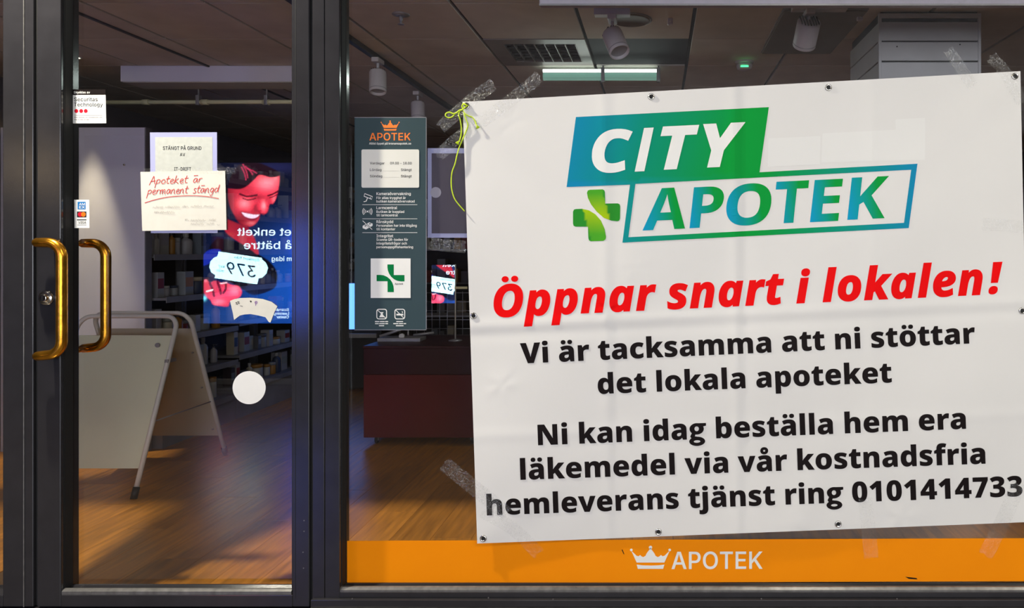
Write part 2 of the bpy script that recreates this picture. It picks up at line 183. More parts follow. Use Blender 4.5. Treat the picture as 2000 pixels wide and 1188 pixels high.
80: (624, [[313, 714, 356, 712, 396, 708, 432, 700, 464, 688, 492, 674, 516, 656, 537, 636, 553, 612, 566, 586, 575, 558, 581, 526, 583, 492, 579, 446, 569, 401, 550, 360, 522, 324, 499,
302, 471, 284, 438, 269, 400, 258, 356, 252, 307, 249, 245, 249, 245, 0, 83, 0, 83, 714], [307, 582, 245, 582, 245, 382, 293, 382, 329, 385, 360, 393, 385, 406, 404, 426, 416, 453, 420,
487, 417, 515, 408, 538, 393, 557, 371, 571, 343, 579]]),
79: (792, [[737, 358, 735, 304, 728, 254, 717, 208, 701, 165, 681, 126, 655, 91, 625, 61, 589, 36, 549, 16, 515, 5, 478, -4, 439, -8, 396, -10, 353, -8, 314, -3, 277, 5, 243, 16, 203, 36,
167, 61, 137, 91, 111, 126, 90, 165, 74, 208, 63, 255, 56, 305, 54, 359, 55, 402, 60, 443, 67, 482, 77, 518, 91, 552, 107, 584, 126, 612, 149, 638, 175, 660, 203, 680, 235, 696, 271, 709,
309, 718, 352, 723, 397, 725, 442, 723, 484, 718, 523, 709, 558, 696, 590, 680, 618, 660, 644, 637, 666, 612, 685, 583, 701, 552, 714, 517, 725, 481, 732, 442, 736, 401], [225, 358, 227,
312, 232, 271, 242, 234, 256, 202, 275, 175, 298, 154, 326, 139, 358, 129, 396, 126, 434, 129, 467, 139, 495, 154, 518, 175, 536, 202, 550, 234, 559, 271, 565, 312, 567, 358, 565, 400, 561,
437, 553, 471, 542, 502, 528, 529, 510, 551, 488, 568, 462, 581, 431, 588, 397, 591, 359, 588, 326, 578, 298, 563, 275, 541, 256, 514, 242, 482, 232, 446, 227, 404]]),
84: (580, [[371, 0, 209, 0, 209, 580, 20, 580, 20, 714, 560, 714, 560, 580, 371, 580]]),
69: (551, [[499, 0, 83, 0, 83, 714, 499, 714, 499, 582, 245, 582, 245, 436, 482, 436, 482, 305, 245, 305, 245, 134, 499, 134]]),
75: (667, [[667, 0, 482, 0, 308, 293, 246, 250, 246, 0, 83, 0, 83, 714, 246, 714, 246, 391, 284, 444, 324, 496, 487, 714, 666, 714, 424, 397]]),
},
'R': {
33: (314, [[100, 232, 92, 728, 222, 728, 214, 232], [157, -8, 127, -3, 102, 13, 86, 37, 80, 67, 86, 96, 102, 120, 127, 136, 157, 142, 188, 136, 212, 120, 229, 96, 234, 67, 229, 37, 212, 13,
188, -3]]),
39: (321, [[113, 437, 101, 728, 220, 728, 207, 437]]),
40: (391, [[102, 296, 103, 351, 109, 407, 118, 464, 130, 522, 145, 578, 162, 632, 182, 683, 204, 730, 228, 772, 340, 772, 306, 694, 277, 613, 254, 531, 237, 450, 229, 397, 224, 346, 223,
296, 226, 232, 235, 166, 251, 99, 273, 27, 303, -51, 340, -136, 228, -136, 190, -66, 158, 5, 134, 78, 116, 151, 105, 224]]),
41: (391, [[51, -136, 89, -49, 118, 29, 141, 101, 156, 169, 165, 233, 168, 296, 166, 346, 162, 397, 154, 450, 137, 531, 114, 613, 95, 668, 74, 721, 51, 772, 163, 772, 187, 730, 208, 683,
228, 632, 246, 578, 261, 521, 273, 464, 282, 406, 287, 351, 289, 296, 285, 223, 275, 150, 257, 77, 232, 4, 201, -67, 163, -136]]),
43: (647, [[271, 44, 271, 531, 375, 531, 375, 44], [80, 239, 80, 337, 567, 337, 567, 239]]),
44: (269, [[39, -185, 82, 106, 207, 106, 124, -185]]),
45: (647, [[485, 355, 485, 254, 160, 254, 160, 355]]),
46: (269, [[136, -8, 106, -2, 82, 14, 65, 38, 60, 68, 65, 97, 82, 121, 106, 138, 136, 143, 165, 138, 190, 121, 206, 97, 212, 68, 206, 38, 190, 14, 165, -2]]),
47: (375, [[358, 762, 123, -109, 18, -109, 252, 762]]),
48: (647, [[324, -10, 269, -5, 220, 10, 177, 34, 141, 68, 111, 111, 87, 162, 70, 221, 60, 288, 56, 363, 60, 438, 70, 505, 87, 565, 111, 616, 141, 659, 178, 693, 220, 718, 269, 732, 324,
737, 378, 732, 427, 718, 470, 693, 506, 659, 537, 616, 560, 565, 577, 505, 588, 438, 591, 363, 588, 288, 577, 221, 560, 162, 537, 111, 507, 68, 470, 34, 428, 10, 379, -5], [324, 94, 354,
97, 381, 108, 405, 125, 425, 149, 441, 179, 454, 216, 463, 259, 469, 308, 471, 363, 469, 419, 463, 469, 454, 512, 441, 549, 425, 579, 405, 603, 381, 620, 354, 631, 324, 634, 293, 631, 266,
620, 243, 603, 223, 579, 206, 549, 193, 512, 184, 469, 178, 419, 176, 363, 178, 308, 184, 259, 193, 216, 206, 179, 223, 149, 243, 125, 266, 108, 293, 97]]),
49: (647, [[97, 0, 97, 101, 569, 101, 569, 0], [412, 728, 412, 0, 290, 0, 290, 617, 286, 617, 115, 494, 115, 613, 274, 728]]),
50: (647, [[80, 0, 80, 88, 330, 340, 392, 407, 413, 436, 429, 464, 439, 492, 442, 523, 438, 555, 426, 583, 406, 606, 381, 622, 352, 633, 318, 636, 283, 632, 253, 621, 228, 603, 210, 578,
199, 548, 195, 512, 78, 512, 81, 556, 91, 595, 109, 631, 132, 662, 161, 688, 194, 709, 233, 725, 274, 734, 320, 737, 365, 734, 407, 725, 445, 710, 478, 690, 507, 665, 530, 635, 546, 603,
557, 567, 560, 528, 556, 488, 545, 449, 524, 408, 491, 363, 445, 309, 383, 246, 250, 109, 250, 103, 571, 103, 571, 0]]),
51: (647, [[313, -10, 266, -7, 222, 1, 182, 15, 145, 34, 114, 58, 89, 86, 69, 118, 56, 155, 50, 195, 175, 195, 182, 165, 197, 140, 219, 120, 246, 106, 278, 97, 314, 94, 351, 98, 385, 108,
413, 125, 434, 149, 448, 179, 452, 215, 448, 248, 435, 279, 414, 305, 383, 326, 357, 336, 327, 342, 292, 344, 222, 344, 222, 431, 396, 619, 396, 624, 87, 624, 87, 728, 549, 728, 549, 638,
313, 391, 313, 415, 365, 418, 411, 412, 453, 399, 490, 379, 520, 353, 545, 323, 563, 288, 574, 250, 578, 210, 574, 168, 563, 130, 544, 95, 518, 64, 486, 39, 449, 18, 408, 3, 362, -7]]),
52: (647, [[45, 138, 45, 236, 325, 728, 445, 728, 170, 246, 170, 240, 602, 240, 602, 138], [390, 0, 390, 167, 393, 212, 393, 454, 506, 454, 506, 0]]),
53: (647, [[316, -10, 271, -7, 230, 2, 192, 17, 157, 36, 128, 61, 104, 89, 86, 121, 75, 157, 70, 195, 190, 195, 195, 166, 209, 141, 229, 120, 254, 104, 284, 95, 316, 91, 354, 96, 387, 110,
415, 132, 436, 160, 449, 195, 454, 235, 449, 275, 435, 311, 413, 340, 385, 363, 351, 377, 312, 382, 279, 379, 247, 370, 218, 356, 195, 338, 84, 356, 122, 728, 536, 728, 536, 624, 225, 624,
203, 427, 207, 427, 232, 447, 264, 464, 302, 475, 343, 479, 391, 474, 435, 461, 474, 439, 508, 411, 535, 375, 556, 334, 569, 288, 573, 237, 569, 191, 558, 149, 540, 110, 516, 75, 485, 46,
449, 22, 409, 4, 365, -6]]),
54: (647, [[325, -10, 280, -6, 238, 4, 198, 20, 164, 43, 134, 71, 109, 105, 91, 144, 80, 186, 76, 234, 79, 270, 86, 308, 99, 346, 117, 386, 142, 432, 174, 481, 341, 728, 468, 728, 233, 383,
207, 383, 238, 419, 260, 434, 286, 445, 316, 453, 348, 455, 391, 452, 430, 443, 465, 428, 496, 407, 522, 381, 543, 350, 558, 315, 568, 275, 571, 231, 567, 186, 557, 144, 539, 106, 515, 72,
486, 44, 451, 21, 413, 4, 371, -6], [324, 90, 360, 94, 392, 108, 418, 130, 438, 158, 451, 191, 455, 229, 451, 268, 438, 302, 418, 330, 392, 351, 360, 364, 324, 369, 288, 364, 256, 351, 230,
330, 210, 302, 197, 269, 193, 231, 197, 192, 210, 158, 230, 130, 256, 108, 288, 94]]),
55: (647, [[128, 0, 440, 619, 440, 624, 78, 624, 78, 728, 569, 728, 569, 620, 256, 0]]),
56: (647, [[323, -10, 273, -7, 227, 2, 185, 17, 148, 37, 117, 61, 92, 89, 73, 122, 62, 157, 58, 194, 63, 238, 77, 279, 101, 314, 131, 344, 167, 365, 208, 377, 208, 381, 173, 393, 143, 413,
118, 439, 99, 471, 88, 505, 84, 543, 88, 579, 98, 612, 115, 643, 138, 670, 167, 693, 200, 712, 238, 726, 279, 734, 323, 737, 367, 734, 408, 726, 446, 712, 479, 693, 508, 670, 531, 643, 548,
612, 559, 579, 562, 543, 558, 505, 547, 471, 528, 439, 503, 413, 473, 393, 439, 381, 439, 377, 479, 365, 515, 344, 546, 314, 569, 279, 584, 238, 589, 194, 585, 157, 574, 122, 555, 89, 529,
61, 498, 37, 461, 17, 419, 2, 373, -7], [323, 87, 363, 90, 397, 101, 425, 119, 446, 142, 459, 170, 463, 203, 458, 237, 445, 267, 423, 291, 395, 310, 361, 322, 323, 326, 285, 322, 251, 310,
223, 292, 201, 267, 188, 237, 183, 203, 187, 170, 200, 142, 221, 119, 249, 101, 283, 90], [323, 421, 356, 424, 385, 435, 409, 451, 427, 474, 439, 501, 442, 531, 439, 562, 427, 588, 409,
610, 385, 626, 356, 636, 323, 639, 290, 636, 261, 626, 237, 610, 219, 588, 208, 562, 204, 531, 208, 501, 219, 474, 237, 452, 261, 435, 290, 424]]),
57: (647, [[322, 737, 367, 734, 409, 724, 448, 707, 483, 685, 513, 656, 538, 623, 556, 584, 567, 541, 571, 494, 568, 457, 561, 420, 548, 382, 530, 341, 505, 296, 473, 246, 306, 0, 179, 0,
414, 344, 440, 344, 409, 309, 387, 294, 361, 282, 331, 275, 299, 272, 256, 275, 217, 284, 182, 299, 151, 320, 125, 346, 104, 377, 89, 413, 79, 452, 76, 496, 80, 542, 90, 584, 108, 622, 132,
655, 161, 684, 196, 707, 235, 724, 277, 734], [323, 638, 287, 633, 255, 619, 229, 598, 209, 570, 196, 536, 192, 498, 196, 460, 209, 426, 229, 398, 255, 377, 287, 363, 323, 359, 359, 363,
391, 377, 417, 398, 437, 425, 450, 459, 454, 497, 450, 536, 437, 570, 417, 598, 391, 619, 359, 633]]),
58: (269, [[136, -8, 106, -2, 82, 14, 65, 38, 60, 68, 65, 97, 82, 121, 106, 138, 136, 143, 165, 138, 190, 121, 206, 97, 212, 68, 206, 38, 190, 14, 165, -2], [136, 370, 106, 375, 82, 392,
65, 416, 60, 445, 65, 474, 82, 499, 106, 515, 136, 521, 165, 515, 190, 499, 206, 474, 212, 445, 206, 416, 190, 392, 165, 375]]),
63: (537, [[189, 222, 189, 230, 192, 288, 201, 331, 215, 363, 235, 388, 289, 428, 319, 450, 344, 476, 361, 506, 366, 542, 363, 570, 353, 593, 336, 612, 316, 626, 291, 635, 264, 638, 238,
635, 214, 627, 192, 613, 175, 593, 163, 568, 158, 536, 39, 536, 44, 578, 54, 615, 72, 647, 94, 674, 121, 697, 153, 715, 187, 727, 224, 735, 264, 737, 307, 735, 346, 727, 381, 713, 413, 695,
439, 673, 460, 646, 476, 615, 485, 581, 489, 543, 485, 505, 476, 470, 461, 440, 440, 414, 414, 390, 384, 369, 336, 334, 320, 315, 308, 293, 302, 266, 300, 230, 300, 222], [245, -8, 215, -3,
190, 13, 174, 37, 168, 67, 174, 96, 190, 120, 215, 136, 245, 142, 276, 136, 300, 120, 316, 96, 322, 67, 316, 37, 300, 13, 276, -3]]),
65: (720, [[25, 0, 281, 728, 435, 728, 696, 0, 562, 0, 428, 389, 389, 515, 344, 680, 369, 680, 325, 513, 288, 389, 158, 0], [169, 185, 169, 285, 551, 285, 551, 185]]),
66: (658, [[76, 0, 76, 728, 350, 728, 400, 725, 443, 716, 480, 702, 512, 684, 537, 661, 557, 635, 571, 605, 580, 573, 583, 538, 579, 496, 566, 462, 546, 433, 521, 411, 491, 395, 458, 383,
458, 376, 495, 369, 531, 353, 563, 327, 588, 292, 601, 264, 609, 233, 611, 197, 608, 161, 599, 128, 584, 97, 563, 69, 536, 45, 503, 26, 463, 12, 417, 3, 364, 0], [199, 104, 347, 104, 392,
107, 428, 116, 455, 132, 473, 153, 484, 178, 488, 205, 483, 237, 471, 266, 451, 290, 424, 309, 391, 321, 352, 325, 199, 325], [199, 416, 336, 416, 370, 419, 400, 429, 425, 445, 445, 466,
457, 493, 461, 524, 458, 551, 448, 575, 431, 596, 407, 612, 376, 621, 339, 624, 199, 624]]),
67: (735, [[383, -10, 322, -5, 265, 10, 213, 35, 167, 69, 127, 112, 95, 163, 71, 222, 57, 289, 52, 363, 57, 438, 71, 505, 95, 564, 128, 616, 167, 659, 214, 693, 266, 717, 322, 732, 383,
737, 440, 733, 493, 721, 542, 700, 585, 672, 610, 649, 633, 622, 652, 593, 667, 561, 679, 526, 687, 488, 563, 488, 554, 520, 541, 547, 523, 571, 501, 591, 476, 606, 448, 618, 417, 624, 385,
627, 346, 623, 310, 613, 276, 596, 247, 572, 222, 543, 202, 507, 187, 465, 178, 417, 175, 363, 178, 309, 187, 261, 202, 219, 223, 184, 248, 154, 277, 131, 310, 114, 346, 104, 384, 101, 417,
103, 447, 110, 475, 122, 501, 137, 523, 157, 541, 181, 555, 208, 564, 240, 687, 240, 675, 189, 655, 141, 626, 99, 590, 62, 562, 41, 531, 23, 498, 9, 462, -1, 424, -8]]),
68: (722, [[318, 0, 136, 0, 136, 107, 312, 107, 362, 110, 406, 120, 444, 136, 476, 158, 502, 187, 522, 222, 537, 264, 546, 311, 549, 365, 546, 418, 537, 465, 522, 506, 502, 541, 476, 569,
445, 592, 408, 608, 365, 618, 317, 621, 132, 621, 132, 728, 324, 728, 393, 723, 455, 708, 510, 684, 557, 651, 597, 609, 628, 559, 651, 501, 665, 437, 670, 365, 665, 292, 651, 227, 628, 169,
596, 119, 556, 77, 508, 44, 452, 19, 389, 5], [199, 728, 199, 0, 76, 0, 76, 728]]),
69: (604, [[76, 0, 76, 728, 543, 728, 543, 623, 199, 623, 199, 419, 518, 419, 518, 316, 199, 316, 199, 104, 545, 104, 545, 0]]),
70: (589, [[76, 0, 76, 728, 537, 728, 537, 623, 199, 623, 199, 399, 504, 399, 504, 296, 199, 296, 199, 0]]),
71: (748, [[387, -10, 323, -5, 265, 10, 212, 36, 165, 70, 126, 113, 94, 165, 71, 224, 57, 290, 52, 363, 57, 437, 71, 504, 95, 564, 128, 615, 167, 658, 213, 692, 265, 717, 321, 732, 382,
737, 421, 735, 458, 730, 494, 720, 542, 699, 586, 670, 623, 635, 652, 594, 668, 563, 679, 531, 687, 496, 562, 496, 551, 525, 536, 550, 519, 573, 498, 592, 474, 607, 447, 618, 417, 624, 384,
627, 345, 623, 310, 613, 277, 596, 247, 573, 223, 543, 202, 507, 187, 465, 178, 418, 175, 364, 178, 310, 187, 263, 202, 221, 223, 185, 248, 155, 277, 132, 311, 115, 347, 104, 387, 101, 424,
103, 456, 111, 486, 123, 512, 140, 534, 162, 551, 187, 564, 216, 571, 248, 574, 284, 604, 279, 402, 279, 402, 377, 693, 377, 693, 292, 689, 233, 676, 179, 654, 131, 624, 90, 588, 55, 545,
27, 497, 7, 444, -6]]),
73: (460, [[40, 0, 40, 104, 169, 104, 169, 623, 40, 623, 40, 728, 420, 728, 420, 623, 292, 623, 292, 104, 420, 104, 420, 0]]),
75: (697, [[164, 185, 164, 303, 211, 374, 260, 439, 316, 506, 513, 728, 666, 728, 358, 383, 349, 385], [76, 0, 76, 728, 199, 728, 199, 505, 197, 333, 199, 273, 199, 0], [526, 0, 288, 348,
365, 441, 671, 0]]),
76: (565, [[76, 0, 76, 728, 199, 728, 199, 104, 523, 104, 523, 0]]),
77: (919, [[76, 0, 76, 728, 260, 728, 406, 335, 422, 284, 440, 217, 458, 146, 472, 84, 447, 84, 462, 145, 480, 215, 498, 283, 514, 335, 658, 728, 842, 728, 842, 0, 720, 0, 720, 377, 721,
432, 722, 502, 724, 576, 725, 648, 734, 648, 713, 571, 690, 495, 669, 428, 652, 377, 512, 0, 407, 0, 265, 377, 248, 427, 227, 493, 204, 569, 181, 648, 191, 648, 193, 579, 194, 505, 196,
434, 196, 377, 196, 0]]),
78: (758, [[76, 0, 76, 728, 216, 728, 476, 314, 509, 260, 545, 190, 583, 106, 569, 106, 562, 190, 559, 270, 557, 333, 557, 728, 682, 728, 682, 0, 542, 0, 307, 371, 268, 438, 226, 513, 172,
616, 190, 616, 196, 516, 199, 431, 201, 372, 201, 0]]),
79: (768, [[384, -10, 323, -5, 266, 10, 214, 35, 168, 69, 128, 112, 96, 163, 72, 222, 57, 289, 52, 363, 57, 438, 72, 505, 96, 564, 128, 616, 168, 659, 214, 693, 266, 717, 323, 732, 384,
737, 445, 732, 502, 717, 554, 693, 600, 659, 640, 616, 672, 564, 696, 505, 711, 438, 715, 363, 711, 289, 696, 222, 672, 163, 640, 111, 600, 69, 554, 35, 502, 10, 445, -5], [384, 101, 423,
104, 459, 114, 492, 131, 521, 154, 545, 184, 566, 220, 581, 262, 590, 310, 593, 363, 590, 417, 581, 465, 566, 508, 545, 544, 521, 573, 492, 596, 459, 613, 423, 623, 384, 627, 345, 623, 309,
613, 276, 596, 247, 573, 222, 543, 202, 507, 187, 465, 178, 417, 175, 363, 178, 310, 187, 262, 202, 220, 222, 184, 247, 155, 276, 131, 309, 114, 345, 104]]),
80: (644, [[76, 0, 76, 728, 344, 728, 397, 724, 443, 714, 484, 696, 519, 673, 547, 644, 569, 611, 585, 573, 595, 533, 598, 489, 595, 444, 585, 403, 569, 366, 547, 332, 518, 304, 483, 281,
442, 263, 395, 253, 342, 250, 163, 250, 163, 352, 327, 352, 374, 356, 411, 369, 439, 390, 458, 418, 469, 451, 473, 489, 469, 526, 458, 559, 439, 586, 411, 607, 373, 620, 327, 624, 199, 624,
199, 0]]),
81: (771, [[346, 240, 458, 240, 532, 144, 574, 93, 695, -64, 576, -64, 495, 41, 463, 84], [384, -10, 323, -5, 266, 10, 214, 35, 168, 69, 128, 112, 96, 163, 72, 222, 57, 289, 52, 363, 57,
438, 72, 505, 96, 564, 128, 616, 168, 659, 214, 693, 266, 717, 323, 732, 384, 737, 445, 732, 502, 717, 554, 693, 600, 659, 640, 616, 672, 564, 696, 505, 711, 438, 715, 363, 711, 289, 696,
222, 672, 163, 640, 111, 600, 69, 554, 35, 502, 10, 445, -5], [384, 101, 423, 104, 459, 114, 492, 131, 521, 154, 545, 184, 566, 220, 581, 262, 590, 310, 593, 363, 590, 417, 581, 465, 566,
508, 545, 544, 521, 573, 492, 596, 459, 613, 423, 623, 384, 627, 345, 623, 309, 613, 276, 596, 247, 573, 222, 543, 202, 507, 187, 465, 178, 417, 175, 363, 178, 310, 187, 262, 202, 220, 222,
184, 247, 155, 276, 131, 309, 114, 345, 104]]),
82: (651, [[76, 0, 76, 728, 344, 728, 397, 724, 443, 715, 484, 698, 519, 676, 547, 649, 569, 617, 585, 580, 595, 540, 598, 496, 595, 453, 585, 413, 569, 377, 547, 345, 518, 319, 483, 298,
442, 283, 395, 273, 342, 270, 147, 270, 147, 373, 327, 373, 374, 377, 411, 388, 438, 405, 458, 430, 469, 460, 473, 496, 469, 534, 458, 565, 438, 590, 410, 609, 373, 620, 327, 624, 199, 624,
199, 0], [487, 0, 311, 329, 446, 329, 625, 0]]),
83: (649, [[327, -12, 274, -9, 226, 0, 182, 15, 144, 35, 112, 60, 86, 90, 67, 125, 54, 165, 48, 209, 170, 209, 178, 174, 195, 145, 220, 123, 251, 107, 287, 97, 326, 94, 368, 98, 405, 108,
435, 124, 458, 147, 473, 173, 478, 204, 474, 231, 461, 253, 440, 271, 414, 285, 344, 308, 260, 331, 204, 349, 157, 373, 119, 402, 91, 436, 74, 477, 68, 525, 72, 566, 84, 603, 103, 637, 129,
666, 160, 691, 197, 711, 238, 726, 283, 734, 331, 737, 380, 734, 425, 725, 465, 711, 501, 691, 531, 666, 556, 638, 574, 605, 586, 570, 590, 531, 471, 531, 464, 561, 449, 586, 427, 606, 399,
620, 367, 629, 329, 632, 290, 629, 256, 619, 229, 604, 209, 584, 196, 559, 192, 532, 197, 503, 212, 480, 234, 462, 261, 448, 319, 428, 388, 410, 426, 400, 464, 385, 500, 367, 532, 345, 560,
318, 582, 286, 596, 248, 600, 203, 597, 163, 586, 125, 568, 91, 543, 61, 512, 36, 475, 16, 431, 1, 382, -9]]),
84: (657, [[42, 623, 42, 728, 615, 728, 615, 623, 390, 623, 390, 0, 268, 0, 268, 623]]),
85: (738, [[369, -11, 313, -7, 261, 4, 215, 23, 174, 48, 140, 79, 112, 115, 92, 157, 80, 202, 76, 252, 76, 728, 199, 728, 199, 262, 204, 217, 220, 178, 245, 145, 279, 121, 306, 109, 336,
102, 369, 100, 402, 102, 432, 109, 459, 121, 493, 145, 518, 178, 534, 217, 539, 262, 539, 728, 662, 728, 662, 252, 658, 202, 645, 157, 625, 115, 598, 79, 564, 48, 523, 23, 477, 4, 425,
-7]]),
86: (720, [[285, 0, 25, 728, 158, 728, 292, 339, 330, 215, 376, 50, 350, 50, 395, 215, 432, 339, 562, 728, 696, 728, 439, 0]]),
88: (712, [[26, 0, 319, 418, 319, 325, 46, 728, 189, 728, 280, 590, 318, 530, 344, 480, 372, 427, 343, 427, 371, 480, 398, 530, 436, 590, 529, 728, 668, 728, 398, 331, 398, 421, 686, 0,
542, 0, 428, 167, 395, 220, 370, 262, 345, 309, 367, 309, 342, 263, 318, 220, 283, 167, 167, 0]]),
97: (572, [[222, -12, 173, -7, 128, 7, 103, 22, 81, 41, 63, 63, 49, 90, 41, 120, 38, 154, 43, 196, 56, 230, 77, 257, 103, 278, 135, 294, 171, 305, 247, 318, 325, 328, 369, 340, 380, 351,
383, 368, 383, 370, 380, 396, 372, 418, 358, 436, 339, 448, 314, 456, 284, 459, 253, 456, 227, 449, 187, 422, 165, 388, 54, 413, 67, 443, 84, 470, 105, 492, 142, 519, 185, 538, 233, 549,
283, 553, 320, 551, 358, 544, 395, 532, 429, 515, 459, 490, 482, 457, 493, 430, 500, 399, 502, 364, 502, 0, 388, 0, 388, 75, 383, 75, 369, 53, 350, 33, 326, 15, 297, 1, 262, -9], [251, 79,
289, 83, 322, 96, 348, 115, 368, 139, 380, 166, 384, 196, 384, 263, 362, 253, 328, 245, 290, 239, 259, 235, 206, 222, 184, 211, 168, 197, 158, 178, 154, 154, 158, 132, 167, 113, 182, 98,
201, 88]]),
98: (622, [[351, -10, 307, -6, 272, 6, 244, 24, 222, 45, 194, 86, 186, 86, 186, 0, 69, 0, 69, 728, 188, 728, 188, 456, 194, 456, 222, 497, 243, 518, 270, 536, 306, 549, 351, 553, 392, 549,
431, 538, 466, 520, 498, 495, 525, 463, 547, 425, 564, 380, 574, 329, 577, 272, 574, 215, 564, 165, 548, 120, 526, 81, 499, 49, 467, 23, 432, 5, 393, -7], [320, 89, 348, 92, 373, 100, 395,
113, 421, 141, 440, 179, 451, 223, 455, 272, 451, 322, 440, 365, 421, 402, 395, 430, 374, 443, 349, 451, 320, 453, 280, 448, 247, 431, 221, 404, 202, 368, 190, 324, 186, 272, 190, 221, 202,
177, 221, 140, 247, 112, 281, 95]]),
99: (580, [[303, -11, 253, -7, 208, 4, 167, 24, 131, 51, 101, 84, 77, 123, 59, 167, 48, 216, 45, 270, 48, 324, 59, 374, 77, 419, 101, 458, 131, 491, 167, 518, 208, 537, 253, 549, 303, 553,
346, 550, 386, 541, 422, 527, 455, 508, 483, 484, 506, 456, 524, 423, 536, 386, 424, 361, 408, 399, 382, 429, 347, 448, 304, 455, 275, 452, 249, 444, 227, 430, 200, 401, 181, 364, 170, 320,
166, 270, 170, 222, 181, 178, 200, 140, 227, 112, 249, 98, 275, 90, 304, 87, 348, 94, 384, 114, 410, 145, 426, 185, 537, 160, 525, 122, 507, 88, 484, 59, 456, 35, 423, 15, 387, 1, 346,
-8]]),
100: (622, [[271, -10, 229, -7, 191, 5, 155, 23, 123, 49, 96, 81, 74, 120, 58, 165, 48, 215, 45, 272, 48, 329, 58, 380, 75, 425, 97, 463, 124, 495, 156, 520, 191, 538, 230, 549, 271, 553,
316, 549, 352, 536, 379, 518, 401, 497, 428, 456, 433, 456, 433, 728, 553, 728, 553, 0, 436, 0, 436, 86, 428, 86, 400, 45, 378, 24, 351, 6, 315, -6], [301, 89, 329, 92, 353, 99, 375, 112,
401, 140, 420, 177, 432, 221, 436, 272, 432, 324, 420, 368, 401, 404, 375, 431, 342, 448, 301, 453, 273, 451, 248, 443, 227, 430, 201, 402, 182, 365, 170, 322, 167, 272, 171, 223, 182, 179,
201, 141, 227, 113, 249, 100, 274, 92]]),
101: (590, [[308, -11, 256, -7, 209, 4, 167, 24, 131, 50, 101, 82, 77, 121, 59, 166, 48, 215, 45, 269, 48, 323, 59, 373, 76, 417, 100, 457, 130, 490, 165, 517, 205, 537, 250, 549, 299, 553,
347, 549, 393, 537, 435, 517, 472, 488, 493, 464, 512, 435, 527, 403, 538, 365, 545, 324, 547, 278, 547, 239, 105, 239, 105, 322, 487, 322, 431, 297, 427, 341, 416, 381, 398, 413, 372, 437,
340, 452, 300, 457, 260, 452, 226, 437, 199, 413, 180, 382, 168, 346, 164, 307, 164, 249, 168, 200, 182, 159, 204, 126, 233, 103, 269, 89, 310, 84, 362, 92, 402, 117, 417, 135, 428, 158,
538, 134, 521, 93, 494, 58, 458, 29, 415, 7, 382, -3, 347, -9]]),
102: (385, [[350, 546, 350, 451, 10, 451, 10, 546], [111, 0, 111, 602, 114, 636, 121, 665, 134, 691, 161, 722, 195, 744, 235, 757, 278, 762, 336, 756, 372, 747, 347, 653, 327, 658, 299,
661, 267, 656, 246, 642, 234, 620, 230, 591, 230, 0]]),
103: (623, [[302, -216, 261, -214, 223, -209, 190, -199, 146, -180, 111, -155, 85, -125, 66, -92, 167, -52, 192, -84, 210, -100, 234, -112, 264, -120, 302, -123, 339, -120, 372, -111, 399,
-95, 419, -73, 431, -43, 436, -6, 436, 98, 426, 98, 398, 58, 377, 39, 350, 23, 315, 12, 271, 8, 230, 12, 192, 22, 156, 38, 124, 61, 97, 91, 75, 127, 58, 170, 48, 219, 45, 275, 48, 331, 58,
381, 75, 425, 97, 463, 125, 495, 157, 520, 192, 538, 231, 549, 272, 553, 317, 549, 352, 536, 380, 518, 402, 497, 430, 456, 437, 456, 437, 546, 554, 546, 554, -4, 550, -49, 539, -89, 521,
-123, 496, -152, 466, -175, 431, -193, 391, -206, 348, -213], [302, 104, 342, 109, 375, 125, 402, 150, 421, 184, 432, 226, 436, 276, 432, 326, 421, 369, 402, 404, 376, 431, 342, 448, 302,
453, 274, 451, 249, 443, 227, 430, 201, 402, 182, 367, 171, 324, 167, 276, 171, 228, 182, 186, 201, 151, 228, 125, 261, 109]]),
104: (608, [[188, 321, 188, 0, 69, 0, 69, 728, 187, 728, 187, 411, 174, 411, 191, 455, 214, 491, 241, 518, 274, 537, 311, 549, 352, 553, 388, 550, 421, 542, 450, 529, 476, 511, 498, 487,
516, 459, 528, 426, 536, 389, 539, 347, 539, 0, 419, 0, 419, 330, 416, 365, 406, 394, 390, 419, 368, 436, 341, 447, 309, 451, 276, 447, 247, 435, 223, 417, 204, 391, 192, 359]]),
105: (258, [[69, 0, 69, 546, 188, 546, 188, 0], [129, 626, 102, 630, 79, 645, 63, 667, 58, 693, 63, 719, 79, 741, 102, 755, 129, 760, 156, 755, 180, 741, 195, 719, 201, 693, 195, 667, 180,
645, 156, 630]]),
106: (258, [[69, 546, 188, 546, 188, -33, 186, -69, 179, -101, 167, -129, 151, -152, 130, -171, 105, -185, 75, -196, 42, -202, 5, -204, -19, -204, -19, -105, -1, -105, 31, -100, 53, -86,
65, -63, 69, -32], [129, 626, 102, 630, 79, 645, 63, 667, 58, 693, 63, 719, 79, 741, 102, 755, 129, 760, 156, 755, 179, 741, 195, 719, 200, 693, 195, 667, 179, 645, 156, 630]]),
107: (565, [[179, 177, 179, 322, 198, 322, 402, 546, 543, 546, 300, 279, 277, 279], [69, 0, 69, 728, 188, 728, 188, 0], [412, 0, 227, 252, 309, 337, 557, 0]]),
108: (293, [[213, -4, 168, 0, 132, 12, 105, 31, 85, 58, 73, 91, 69, 132, 69, 728, 188, 728, 188, 153, 191, 126, 197, 108, 210, 98, 231, 95, 251, 95, 263, 98, 284, 7, 253, 0]]),
109: (895, [[69, 0, 69, 546, 182, 546, 186, 417, 177, 417, 192, 460, 213, 495, 240, 521, 271, 540, 304, 551, 339, 555, 376, 551, 408, 538, 435, 518, 457, 489, 474, 454, 486, 411, 471, 411,
486, 455, 509, 490, 539, 519, 573, 539, 612, 551, 653, 555, 685, 552, 714, 545, 741, 534, 765, 517, 786, 496, 803, 471, 816, 441, 824, 407, 826, 368, 826, 0, 707, 0, 707, 352, 704, 384,
